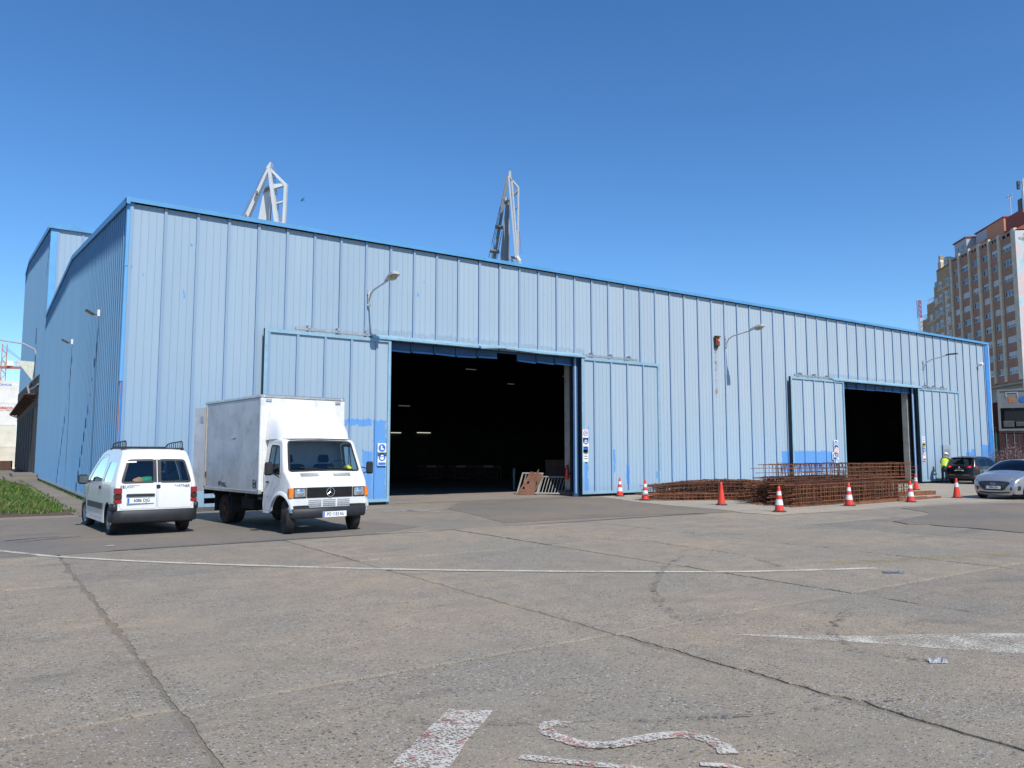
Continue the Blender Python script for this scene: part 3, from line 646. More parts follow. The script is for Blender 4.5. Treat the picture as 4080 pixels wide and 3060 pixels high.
leaves = [make_leaf(7.13, 11.45, 'sliding door leaf behind the box truck with repainted strong blue patches', PW),
          make_leaf(19.89, 24.27, 'scratched sliding door leaf right of the big doorway', .55),
          make_leaf(33.5, 38.1, 'sliding door leaf with a strong blue repainted foot behind the rebar', .9),
          make_leaf(45.62, 50.5, 'sliding door leaf beside the person in the yellow vest', .6)]
# safety signs on the leaves: plate with its pictogram
def sign(parent, px, py, w, h, kind):
    c = on_y(px, py, YL - .035); y = YL - .035; mb = MB().box(c.x - w / 2, c.x + w / 2, y, y + .03, c.z - h / 2, c.z + h / 2)
    def disc(cx, cz, r, mi, dy, n=20): mb.add([(cx + r * math.cos(6.2832 * i / n), y - dy, cz + r * math.sin(6.2832 * i / n)) for i in range(n)], [tuple(range(n))], mi)
    def rect(xa, xb, za, zb, mi, dy): mb.add([(xa, y - dy, za), (xb, y - dy, za), (xb, y - dy, zb), (xa, y - dy, zb)], [(0, 1, 2, 3)], mi)
    r = w * .4; cz = c.z + h / 2 - w * .5
    if kind in ('boot', 'helmet', 'gear'):
        disc(c.x, cz, r, 1, .003); rect(c.x - w * .42, c.x + w * .42, c.z - h * .45, c.z - h * .26, 1, .003)
        if kind == 'boot': rect(c.x - r * .35, c.x + r * .1, cz - r * .1, cz + r * .6, 0, .006); rect(c.x - r * .35, c.x + r * .55, cz - r * .5, cz - r * .1, 0, .006)
        elif kind == 'helmet': disc(c.x, cz - r * .15, r * .55, 0, .006); rect(c.x - r * .75, c.x + r * .75, cz + r * .05, cz + r * .25, 1, .009); disc(c.x, cz + r * .2, r * .5, 0, .0075)
        else: rect(c.x - r * .6, c.x + r * .6, cz + r * .1, cz + r * .35, 0, .006); rect(c.x - r * .6, c.x + r * .6, cz - r * .45, cz - r * .15, 0, .006)
    elif kind in ('limit', 'ban'):
        disc(c.x, cz, r, 2, .003); disc(c.x, cz, r * .78, 0, .005)
        if kind == 'ban': mb.add([(c.x - r * .6, y - .007, cz + r * .45), (c.x - r * .45, y - .007, cz + r * .6), (c.x + r * .6, y - .007, cz - r * .45), (c.x + r * .45, y - .007, cz - r * .6)], [(0, 1, 2, 3)], 2); rect(c.x - w * .42, c.x + w * .42, c.z - h * .45, c.z - h * .28, 2, .003)
        else: rect(c.x - w * .35, c.x + w * .35, c.z - h * .36, c.z - h * .30, 4, .003)
    elif kind == 'warn':
        mb.add([(c.x - r, y - .003, cz - r * .7), (c.x + r, y - .003, cz - r * .7), (c.x, y - .003, cz + r)], [(0, 1, 2)], 3); disc(c.x, cz - r * .1, r * .22, 4, .005)
    elif kind == 'list':
        for i in range(4): rect(c.x - w * .3, c.x + w * .3, c.z + h * (.32 - .2 * i), c.z + h * (.38 - .2 * i), 4, .003)
    o = B(mb, 'safety_sign', ['white_plain', 'sign_blue', 'sign_red', 'sign_yellow', 'black'], parent, wh)
    return o, Vector((c.x, y, cz))
sign(leaves[0], 1522, 1792, .32, .44, 'boot'); sign(leaves[0], 1522, 1829, .32, .44, 'helmet')
_, q = sign(leaves[1], 2333, 1738, .30, .54, 'limit')
text('sign_lettering', '20', .15, 'black', leaves[1], frame(q - wh.location + Vector((0, -.008, 0)), (1, 0, 0), (0, 0, 1)), .002)
sign(leaves[1], 2334.5, 1769, .30, .50, 'gear'); sign(leaves[1], 2333.5, 1792, .24, .26, 'list'); sign(leaves[1], 2334, 1815, .26, .50, 'list')
sign(leaves[2], 3331, 1770, .36, .44, 'gear'); sign(leaves[2], 3333, 1793, .36, .46, 'ban'); sign(leaves[2], 3325, 1817, .36, .40, 'boot'); sign(leaves[2], 3334, 1838, .40, .40, 'helmet')
sign(leaves[3], 3680, 1760, .34, .62, 'list'); sign(leaves[3], 3682, 1780, .34, .40, 'warn'); sign(leaves[3], 3682, 1797, .30, .46, 'gear'); sign(leaves[3], 3683.5, 1815, .36, .60, 'ban')
# inner columns at the jambs
for (x, y, w, lab) in ((20.0, 25.15, .3, 'pale steel column inside the big doorway'), (45.38, 24.75, .45, 'grey steel column inside the smaller doorway')):
    o = B((MB().box(x - .02, x + .02, y - .2, y + .2, 0, 5.5).box(x - .02, x + w, y - .2, y - .17, 0, 5.5).box(x - .02, x + w, y + .17, y + .2, 0, 5.5) if x < 30 else MB().box(x - .06, x + .4, y - .15, y + .2, 0, 5.5, 0, .01)).box(x - .25, x + .5, y - .4, y + .4, 0, .22, 1, .05), 'inner_column', ['column', 'plinth'], wh, wh); o['label'] = lab
# meter cupboard and alarm on the facade
c = on_y(3772, 1812, YL - .05); o = B(MB().box(c.x - .42, c.x + .42, YL - .09, YL - .025, c.z - .55, c.z + .62, 0, .02).box(c.x - .28, c.x - .04, YL - .1, YL - .09, c.z - .1, c.z + .35, 1).box(c.x + .04, c.x + .28, YL - .1, YL - .09, c.z - .1, c.z + .35, 1), 'wall_grille', ['grey_box', 'galv'], leaves[3], wh)

# ------------------------------------------------------------------ the taller hall behind, same gable plane
th = empty('tall_hall', (XL, 59.75, 0), 0, 'taller blue hall standing behind the warehouse with a dark lower wall', 'hall')
gable_sheets(59.8, 63.6, tallline, .3, XL, th, 'gable')
gable_sheets(63.6, 102, tallline, lambda y: 7.37 + (y - 63.8) * .027, XL, th, 'gable')
f = MB()
for (a, za), (b, zb) in zip(tallline, tallline[1:]):
    f.add([(XL - .10, a, za - .3), (XL - .10, b, zb - .3), (XL - .10, b, zb + .08), (XL - .10, a, za + .08)], [(0, 1, 2, 3)]).add([(XL - .10, a, za + .08), (XL - .10, b, zb + .08), (XL + .3, b, zb + .08), (XL + .3, a, za + .08)], [(0, 1, 2, 3)])
f.box(XL - .25, 40, 59.55, 59.6, 16.9, 17.28)
B(f, 'roof_fascia', 'fascia', th, th)
B(MB().box(XL - .03, XL + .35, 59.72, 59.74, 11, 16.9), 'corner_trim', 'corner_trim', th, th)
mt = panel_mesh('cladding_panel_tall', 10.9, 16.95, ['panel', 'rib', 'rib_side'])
for k in range(24): link_mesh('cladding_panel', mt, th, (.35 + k * PW * 1.6, .02, 0), scale=(1.6, 1, 1))
f = MB()
for (a, za), (b, zb) in zip(tallline, tallline[1:]): f.add([(XL, a, za), (42, a, za), (42, b, zb), (XL, b, zb)], [(0, 1, 2, 3)])
f.box(42, 42.1, 59.8, 102, 0, 17).box(XL, 42, 101.9, 102, 0, 21.9)
B(f, 'roof', 'roof_sheet', th, th)
simple('dark_wall', (.045, .042, .04), .9, var=.5, scale=.8, dirt=(.10, .075, .05), dirt_amt=.6)
simple('brown_band', (.085, .045, .03), .85, var=.3, scale=1.5)
y = 63.6; i = 0
while y < 102:
    w = 2.05; o = B(MB().box(XL - .04 - .03 * (i % 2), XL + .05, y, min(102, y + w) - .05, .3, 5.25), 'dark_wall_board', 'dark_wall', th, th); y += w; i += 1
B(MB().box(XL - .06, XL + .05, 63.6, 102, 5.25, 6.0), 'door_header', 'brown_band', th, th)
B(MB().box(XL - .08, XL + .06, 63.5, 102, 6.0, 7.3).add([(XL - .1, 63.5, 7.3), (XL - .1, 102, 8.35), (XL - .1, 102, 7.3)], [(0, 1, 2)]), 'upper_band', 'dark_wall', th, th)
mb = MB().box(XL - .8, XL - .05, 66, 102, 6.02, 6.12)
for k in range(15): mb.beam((XL - .75, 66.3 + 2.5 * k, 6.0), (XL - .05, 66.3 + 2.5 * k, 5.7), .06, .1)
B(mb, 'entrance_canopy', 'brown_band', th, th)
B(MB().tube([(XL - .12, 63.3, 6.6), (XL - .12, 66, 6.6), (XL - .4, 68, 6.5)], .05), 'wall_pipe', 'galv', th, th); B(MB().tube([(XL - .2, 72, 6.2), (XL - .4, 72, 7.1), (XL - .15, 73, 7.3)], .09), 'wall_pipe', 'galv', th, th)

# ------------------------------------------------------------------ fittings on the walls
simple('lamp_grey', (.50, .51, .51), .45, .3, var=.08)
simple('lamp_dark', (.06, .065, .07), .5, var=.1)
simple('lens', (.42, .36, .20), .25, var=.25, scale=8)
def street_lamp(bx, bz, px, py, lab, led=False):
    """wall bracket + rising arm + head, built in the plane square to the wall through its foot"""
    hd = on_x(px, py, bx); L = YF - hd.y; r = empty('wall_lamp', (bx, YF, bz), 0, lab, 'wall lamp', 'lamps on the facade')
    dz = hd.z - bz
    MB().box(-.03, .03, -.085, -.05, -.35, .25).box(-.06, .06, -.09, -.0, .1, .16).box(-.06, .06, -.09, -.0, -.3, -.24).build('bracket', 'lamp_grey', r)
    a = Vector((0, -.1, -.1)); e = Vector((0, -L + .25, dz - .02))
    MB().tube([a + Vector((0, 0, -.2)), a, (0, -.25, .1), (0, -.5, dz * .35 + .08), e], .03, 8).build('arm', 'lamp_grey', r, True)
    if led: MB().box(-.13, .13, -L - .35, -L + .1, dz - .02, dz + .05, 0, .015).box(-.05, .05, -L + .1, -L + .3, dz - .03, dz + .04, 0, .01).build('lamp_head', 'lamp_dark', r)
    else:
        mb = MB(); st = [(-L + .35, .05, .05), (-L + .1, .10, .08), (-L - .15, .165, .11), (-L - .42, .15, .09), (-L - .48, .10, .05)]; vs = []; sl = .12
        for y, w, h in st:
            zz = dz + (-L + .35 - y) * sl
            vs += [(-w, y, zz - .02), (-w * .9, y, zz + h * .6), (-w * .5, y, zz + h), (w * .5, y, zz + h), (w * .9, y, zz + h * .6), (w, y, zz - .02)]
        fs = [(i * 6 + k, i * 6 + (k + 1) % 6, i * 6 + 6 + (k + 1) % 6, i * 6 + 6 + k) for i in range(4) for k in range(6)] + [(0, 1, 2, 3, 4, 5), (29, 28, 27, 26, 25, 24)]
        h_ = mb.add(vs, fs).build('lamp_head', 'lamp_grey', r, 30)
        mb = MB(); vs = []
        for y, w, h in ((-L + .02, .06, .0), (-L - .05, .12, .08), (-L - .28, .13, .10), (-L - .4, .07, .0)):
            zz = dz + (-L + .35 - y) * sl - .025; vs += [(-w, y, zz), (-w * .6, y, zz - h), (w * .6, y, zz - h), (w, y, zz)]
        mb.add(vs, [(i * 4 + k, i * 4 + k + 1, i * 4 + 5 + k, i * 4 + 4 + k) for i in range(3) for k in range(3)]).build('lens', 'lens', h_, 50)
    return r
b1 = on_y(1466, 1186, YF); b2 = on_y(2888, 1360, YF); b3 = on_y(3676, 1452, YF)
street_lamp(b1.x, b1.z, 1555, 1112, 'grey street lamp head on an arm above the big doorway')
street_lamp(b2.x, b2.z, 3010, 1312, 'grey street lamp head on an arm midway along the facade')
street_lamp(b3.x, b3.z, 3790, 1412, 'slim dark lamp on an arm above the smaller doorway', True)
c = on_y(2850, 1362, YF)
al = empty('alarm_box', (c.x, YF, c.z), 0, 'rusty alarm box with an orange lamp on the facade', 'alarm')
MB().box(-.13, .13, -.17, -.05, -.22, .24, 0, .02).box(-.15, .15, -.22, -.05, .22, .26).box(-.08, .08, -.1, -.05, -.33, -.22).build('housing', 'alarm_rust', al)
MB().lathe([(.0, -.215), (.035, -.21), (.05, -.19), (.05, -.165)], 14, axis='y', c=(.04, 0, .05)).build('lamp', 'alarm_lamp', al, True)
road_paint('rust_run', (.42, .24, .13), .50, .62, sc=9)
MB().add([(-.07, -.0545, -2.6), (.05, -.0545, -2.6), (.07, -.0545, -.3), (-.08, -.0545, -.3)], [(0, 1, 2, 3)]).build('rust_run', 'rust_run', al)
c = on_y(3893, 1458, YF)
cm = empty('security_camera', (c.x, YF, c.z), 0, 'small white security camera near the right end of the facade', 'camera')
MB().box(-.05, .05, -.1, -.0, -.05, .05).tube([(0, -.08, 0), (0, -.2, 0)], .025).build('mount', 'white_plain', cm)
MB().lathe([(.0, -.32), (.1, -.3), (.13, -.2), (.11, -.1), (0, -.08)], 12, axis='y', c=(.02, -.05, .1)).build('housing', 'white_plain', cm, True)
# floodlights and LED arm on the gable
def flood(px, py, lab):
    b = on_x(px, py, XL); r = empty('floodlight', (XL, b.y, b.z), 0, lab, 'floodlight', 'floodlights on the gable')
    MB().box(-.15, -.07, -.05, .05, -.08, .14).build('mount_box', 'white_plain', r)
    MB().tube([(-.1, 0, 0), (-.2, 0, -.04), (-.26, 0, -.02)], .02).build('arm', 'lamp_dark', r)
    M = Matrix.Translation((-.36, 0, .03)) @ Matrix.Rotation(R(28), 4, 'Y'); MB().box(-.16, .13, -.16, .16, -.035, .02, 0, .012, M).box(-.13, .10, -.13, .13, -.04, -.035, 1, 0, M).build('lamp_head', ['lamp_dark', 'lens'], r)
    MB().tube([(-.09, 0, -.05), (-.1, .1, -.8), (-.1, -.05, -2.4), (-.1, 0, -5.4)], .006).build('cable', 'black', r)
flood(407, 1252, 'floodlight on the gable nearest the front corner'); flood(298, 1365, 'floodlight on the gable farther from the corner')
b = on_x(147, 1388, XL); r = empty('gable_lamp', (XL, b.y, b.z), 0, 'thin white lamp arm with slim head high on the tall gable', 'wall lamp')
MB().tube([(-.02, 0, -.5), (-.12, 0, -.1), (-.9, 0, .3), (-5.2, 0, .75)], .06).build('arm', 'lamp_grey', r, True)
MB().box(-6.6, -5.1, -.18, .18, .7, .82, 0, .03).build('lamp_head', 'lamp_dark', r)
MB().tube([(-.08, 0, -.4), (-.08, 0, -2.3)], .02).tube([(-.09, .2, .4), (-.09, .2, 1.6)], .02).build('cable', 'black', r)
simple('pale_panel', (.62, .66, .55), .6, var=.08, dirt=(.40, .22, .10), dirt_amt=.7)
a = on_x(138, 1442, XL); t = empty('wall_flag_sign', (XL, a.y, a.z), 0, 'pale rusty triangular plate sticking out from the tall gable', 'plate')
MB().prism([(0, 0), (-1.25, .05), (-.1, -1.5)], 0, .05, frame((-.0, 0, 0), (1, 0, 0), (0, 0, 1))).build('plate', 'pale_panel', t)
MB().beam((-.05, .1, -1.3), (-.05, .1, -2.2), .07).build('stay', 'galv', t)
# ------------------------------------------------------------------ vehicles
def car_paint(name, c, rough=.3, metal=0., coat=.6, dirt=None, amt=.3):
    return simple(name, c, rough, metal, .03, 1.2, coat=coat, dirt=dirt, dirt_amt=amt)
car_paint('white_paint', (.74, .745, .74), .35, dirt=(.50, .47, .42), amt=.22)
car_paint('truck_white', (.72, .72, .70), .42, coat=.3, dirt=(.46, .42, .36), amt=.35)
car_paint('black_paint', (.007, .007, .009), .3, coat=.45)
car_paint('silver_paint', (.42, .44, .47), .32, .65, 1.)
simple('box_side', (.55, .555, .56), .6, .1, var=.16, scale=1.1, dirt=(.24, .23, .22), dirt_amt=.5)
simple('box_front', (.70, .70, .67), .55, var=.08, scale=2, dirt=(.38, .36, .33), dirt_amt=.4)
simple('alu', (.55, .55, .54), .38, .7, var=.15, scale=6)
simple('yellowed', (.50, .43, .30), .6, var=.15, scale=4)
simple('rubber', (.018, .018, .019), .85, var=.25, scale=6)
simple('bumper', (.018, .019, .022), .55, var=.25, scale=4, dirt=(.05, .05, .05), dirt_amt=.4)
simple('rim_grey', (.40, .41, .42), .4, .7, var=.15, scale=8)
simple('rim_rust', (.13, .075, .055), .75, .2, var=.35, scale=10)
simple('under', (.012, .012, .012), .9, var=.3)
simple('seat', (.025, .028, .032), .9, var=.25, scale=5)
simple('pane_dark', (.06, .075, .085), .08, var=.2)
simple('chrome', (.75, .76, .78), .15, .95, var=.05)
simple('red_lens', (.28, .010, .014), .2, var=.15, scale=10, coat=.6)
simple('smoke_lens', (.05, .012, .014), .2, var=.1, coat=.6)
simple('amber_lens', (.75, .20, .02), .25, var=.15, scale=14, coat=.6)
simple('lamp_glass', (.34, .36, .38), .12, .3, var=.35, scale=16, coat=.8)
simple('plate_white', (.78, .79, .80), .45, var=.03)
simple('plate_blue', (.02, .16, .60), .45, var=.03)
simple('cloth_green', (.03, .28, .14), .8, var=.3, scale=12)
simple('cloth_orange', (.55, .26, .12), .8, var=.3, scale=12)
simple('cloth_lime', (.62, .70, .06), .8, var=.2, scale=12)
glass('win_glass', (.72, .84, .84)); glass('win_dark', (.10, .13, .15)); glass('win_clear', (.52, .57, .59))
emit('tail_glow', (1, .03, .02), 1.2)

class Shell:
    """car body from a side outline (x,z), a half width w(x,z) and rounded edges; regions can be cut out of it"""
    def __init__(s, outline, w, nstrip, r=.05, bulge=lambda i: .0):
        s.o = outline; s.w = w; s.n = nstrip; s.r = r        # outline[0..nstrip] = strip part (over the top), rest = bottom with wheel arches
        s.bulge = bulge; L = [0]
        for i in range(nstrip): a, b = outline[i], outline[i + 1]; L.append(L[-1] + math.hypot(b[0] - a[0], b[1] - a[1]))
        s.L = L; m = len(outline); s.nm = []
        for i in range(m):
            a = Vector(outline[i - 1]); b = Vector(outline[(i + 1) % m]); d = (b - a).normalized(); s.nm.append(Vector((-d.y, d.x)))
        c = Vector((sum(p[0] for p in outline) / m, sum(p[1] for p in outline) / m))
        j = nstrip // 2
        if (c - Vector(outline[j])).dot(s.nm[j]) < 0: s.nm = [-q for q in s.nm]      # inward
    def rad(s, i): return s.r if 0 < i < s.n else s.r * .35 if i in (0, s.n) else .012
    def inset(s): return [(p[0] + s.nm[i].x * s.rad(i), p[1] + s.nm[i].y * s.rad(i)) for i, p in enumerate(s.o)]
    def at(s, u):
        u = max(0, min(s.L[-1], u)); i = 0
        while i < s.n - 1 and s.L[i + 1] < u: i += 1
        t = (u - s.L[i]) / max(1e-6, s.L[i + 1] - s.L[i]); a = Vector(s.o[i]); b = Vector(s.o[i + 1]); nn = (s.nm[i] * (1 - t) + s.nm[i + 1] * t).normalized()
        return a + (b - a) * t, nn, i + t
    def u_of(s, x, z):
        best = (1e9, 0)
        for k in range(401):
            u = s.L[-1] * k / 400; p, _, _ = s.at(u); d = (p.x - x) ** 2 + (p.y - z) ** 2
            if d < best[0]: best = (d, u)
        return best[1]
    def hw(s, u):
        p, nn, i = s.at(u); q = p + nn * s.r; return s.w(q.x, q.y) - s.r
    def sp(s, u, v, off=0.):
        """point on the strip; v = -1..1 across"""
        p, nn, i = s.at(u); h = s.hw(u); bl = s.bulge(i) * (1 - v * v); q = p - nn * (bl + off); return (q.x, v * h, q.y)
    def side(s, mb, outer, holes, sgn, step=.12, off=0., mi=0):
        P, T = fill2d(outer, holes, step); mb.add([(x, sgn * (s.w(x, z) + off), z) for x, z in P], T, mi)
    def strip(s, mb, outer, holes, step=.12, off=0., mi=0):
        """outer/holes given as (u, y)"""
        P, T = fill2d(outer, holes, step)
        mb.add([s.sp(u, max(-1, min(1, y / s.hw(u))), off) for u, y in P], T, mi)
    def full_strip(s): 
        us = [l for l in s.L]; return [(u, s.hw(u)) for u in us] + [(u, -s.hw(u)) for u in reversed(us)]
    def edges(s, mb, sgn, K=4, mi=0):
        m = len(s.o); vs = []
        for i in range(m):
            p = Vector(s.o[i]); nn = s.nm[i]; r = s.rad(i); q = p + nn * r; W_ = s.w(q.x, q.y)
            for k in range(K + 1):
                t = math.pi / 2 * k / K; pp = p + nn * r * (1 - math.sin(t)); vs.append((pp.x, sgn * (W_ - r * (1 - math.cos(t))), pp.y))
        mb.add(vs, [(i * (K + 1) + k, ((i + 1) % m) * (K + 1) + k, ((i + 1) % m) * (K + 1) + k + 1, i * (K + 1) + k + 1) for i in range(m) for k in range(K)], mi)
    def wells(s, mb, sgn, depth=.32, mi=0):
        m = len(s.o); idx = list(range(s.n, m)) + [0]; vs = []
        for i in idx:
            x, z = s.o[i]; W_ = s.w(x, z) - .012; vs += [(x, sgn * W_, z), (x, sgn * (W_ - depth), z)]
        mb.add(vs, [(2 * k, 2 * k + 1, 2 * k + 3, 2 * k + 2) for k in range(len(idx) - 1)], mi)
def arch(cx, cz, r, z0, n=14):
    """arc of a wheel arch travelled from front to rear"""
    a0 = math.asin(max(-1, min(1, (z0 - cz) / r))); return [(cx + r * math.cos(a0 + (math.pi - 2 * a0) * k / n), cz + r * math.sin(a0 + (math.pi - 2 * a0) * k / n)) for k in range(n + 1)]
def dense(pts, step=.1):
    return resample(pts, step, closed=False)
def wheel_mesh(r, w, rim, spokes=0, hub=0, rimr=.62):
    t = MB().lathe([(r * rimr, -w / 2 + .01), (r * (rimr + .06), -w / 2), (r * .93, -w / 2 + .005), (r * .985, -w / 2 + .03), (r, -w / 4), (r, w / 4), (r * .985, w / 2 - .03), (r * .93, w / 2 - .005), (r * (rimr + .06), w / 2), (r * rimr, w / 2 - .01)], 32, axis='y', close=True)
    tm = t.mesh('wheel', 'rubber', 50)
    m = MB(); m.lathe([(r * rimr + .005, w / 2 - .012), (r * rimr - .015, w / 2 - .018), (r * rimr - .03, w / 2 - .05)], 28, axis='y'); m.lathe([(0, w / 2 - .04 + hub), (r * .16, w / 2 - .04 + hub), (r * .18, w / 2 - .055), (r * rimr, w / 2 - .07)], 28, axis='y', mi=0)
    m.lathe([(0, -w / 2 + .06), (r * rimr, -w / 2 + .06)], 20, axis='y')
    for k in range(spokes):
        a = 2 * math.pi * k / spokes; c, s_ = math.cos(a), math.sin(a)
        m.beam((c * r * .12, w / 2 - .035, s_ * r * .12), (c * r * (rimr - .02), w / 2 - .03, s_ * r * (rimr - .02)), r * .13, .035, up=(0, 1, 0))
    for k in range(5 if hub else 0):
        a = 2 * math.pi * k / 5; m.lathe([(0, w / 2 + hub * .6), (.018, w / 2 + hub * .6), (.02, w / 2 - .05)], 8, axis='y', c=(math.cos(a) * r * .26, 0, math.sin(a) * r * .26))
    return tm, m.mesh('rim', rim, 50)
def put_wheel(tm, rm, parent, x, y, r, flip=False, steer=0):
    o = link_mesh('wheel', tm, parent, (x, y, r), (0, 0, (math.pi if flip else 0) + steer)); link_mesh('rim', rm, o); return o
def number_plate(parent, M, txt, w=.52, h=.11, eu=True, ts=.095, sx=.82):
    mb = MB().box(-w / 2, w / 2, -h / 2, h / 2, -.012, 0, 0, 0, M)
    if eu: mb.box(-w / 2 + .004, -w / 2 + .042, -h / 2 + .004, h / 2 - .004, 0, .0015, 1, 0, M)
    o = mb.build('number_plate', ['plate_white', 'plate_blue'], parent)
    text('plate_lettering', txt, ts, 'black', o, M @ Matrix.Translation((.02 if eu else 0, 0, .002)), .002, sx=sx, bold=.0015); return o
def seat_(parent, x, y, z, w=.5):
    MB().box(x - .25, x + .28, y - w / 2, y + w / 2, z, z + .15, 0, .04).box(-.08, .08, y - w / 2, y + w / 2, 0, .62, 0, .04, Matrix.Translation((x - .25, 0, z + .1)) @ Matrix.Rotation(R(-12), 4, 'Y')).box(-.05, .05, y - .14, y + .14, .66, .86, 0, .03, Matrix.Translation((x - .25, 0, z + .1)) @ Matrix.Rotation(R(-12), 4, 'Y')).build('seat', 'seat', parent, 40)
def offset_poly(poly, d):
    """shrink a polygon by d (towards its centre side)"""
    n = len(poly); A = sum(poly[i - 1][0] * poly[i][1] - poly[i][0] * poly[i - 1][1] for i in range(n)); sg = 1 if A > 0 else -1; o = []
    for i in range(n):
        a = Vector(poly[i - 1]); p = Vector(poly[i]); b = Vector(poly[(i + 1) % n]); e1 = (p - a); e2 = (b - p)
        e1 = e1.normalized() if e1.length > 1e-6 else e2.normalized(); e2 = e2.normalized() if e2.length > 1e-6 else e1
        nn = Vector((-(e1.y + e2.y), e1.x + e2.x)) * sg
        nn = nn.normalized() if nn.length > 1e-6 else Vector((0, 0)); o.append(tuple(p + nn * d))
    return o

# ---- white estate van seen from behind ---------------------------------------------------------
van = empty('van', (3.085, 18.53, 0), R(93.6), 'small white van with roof rack seen from behind, left of the truck', 'van')
rear = [(-.60, .30), (-.64, .45), (-.645, .70), (-.635, 1.0), (-.60, 1.12), (-.545, 1.35), (-.49, 1.56), (-.44, 1.68), (-.36, 1.755), (-.2, 1.785)]
top_ = [(.3, 1.80), (.9, 1.805), (1.3, 1.785), (1.62, 1.72), (1.95, 1.48), (2.45, 1.10), (2.58, 1.04), (2.9, .96), (3.15, .86), (3.33, .74), (3.40, .60), (3.42, .45), (3.40, .28)]
sp_ = dense(rear + top_, .09); WR = .305
bot = dense([(3.36, .21)], .1) + arch(2.69, WR, .37, .22) + dense([(2.2, .22), (.5, .22)], .2) + arch(0, WR, .37, .22) + [(-.45, .28)]
def van_w(x, z):
    b = .83 - .012 * max(0, .6 - z) if z < 1.02 else .83 - .205 * ((z - 1.02) / .78) ** 1.25
    if x > 2.4: b -= .16 * ((x - 2.4) / 1.0) ** 2
    if x < -.3: b -= .05 * ((-.3 - x) / .35) ** 2
    return b
vs_ = Shell(sp_ + bot, van_w, len(sp_) - 1, .07, lambda i: .03)
body = MB(); ins = vs_.inset()
qwin = rounded([(.52, 1.10, .05), (.0 - .28, 1.10, .1), (-.30, 1.50, .1), (.42, 1.53, .08)], .08)       # rear side window
fdoor = rounded([(.60, .30), (1.90, .30), (2.02, .52), (2.20, .95), (2.26, 1.06), (1.95, 1.36), (1.62, 1.60), (1.30, 1.68), (.78, 1.68), (.66, 1.5), (.60, 1.0)], .06, 3)
fwin = rounded([(.72, 1.09), (2.12, 1.06), (1.86, 1.34), (1.55, 1.56), (1.28, 1.62), (.84, 1.62), (.76, 1.45)], .05, 3)
uR = lambda z: vs_.u_of(-.6 if z < 1.2 else -.5, z)
for sg in (1, -1):
    vs_.side(body, ins, [qwin, fdoor], sg); vs_.edges(body, sg); vs_.wells(body, sg, .3, 1)
ud0, ud1 = uR(.55), uR(1.66); uw0, uw1 = uR(1.075), uR(1.575)
rd = lambda s_: rounded([(ud0, s_ * .012), (ud1, s_ * .012), (ud1, s_ * .52), (uw1, s_ * .60), (uw0, s_ * .70), (ud0 + .1, s_ * .735), (ud0, s_ * .70)], .05, 3)
rw = lambda s_: rounded([(uw0, s_ * .05), (uw1, s_ * .05), (uw1, s_ * .56), (uw0, s_ * .685)], .06, 4)
uf0, uf1 = vs_.u_of(1.70, 1.67), vs_.u_of(2.50, 1.07); wsc = rounded([(uf0, -.56), (uf1, -.68), (uf1, .68), (uf0, .56)], .08, 4)
vs_.strip(body, vs_.full_strip(), [rd(1), rd(-1), wsc])
body.box(-.55, 3.3, -.62, .62, .24, .27, 1)
body.build('body', ['white_paint', 'under'], van, 40)
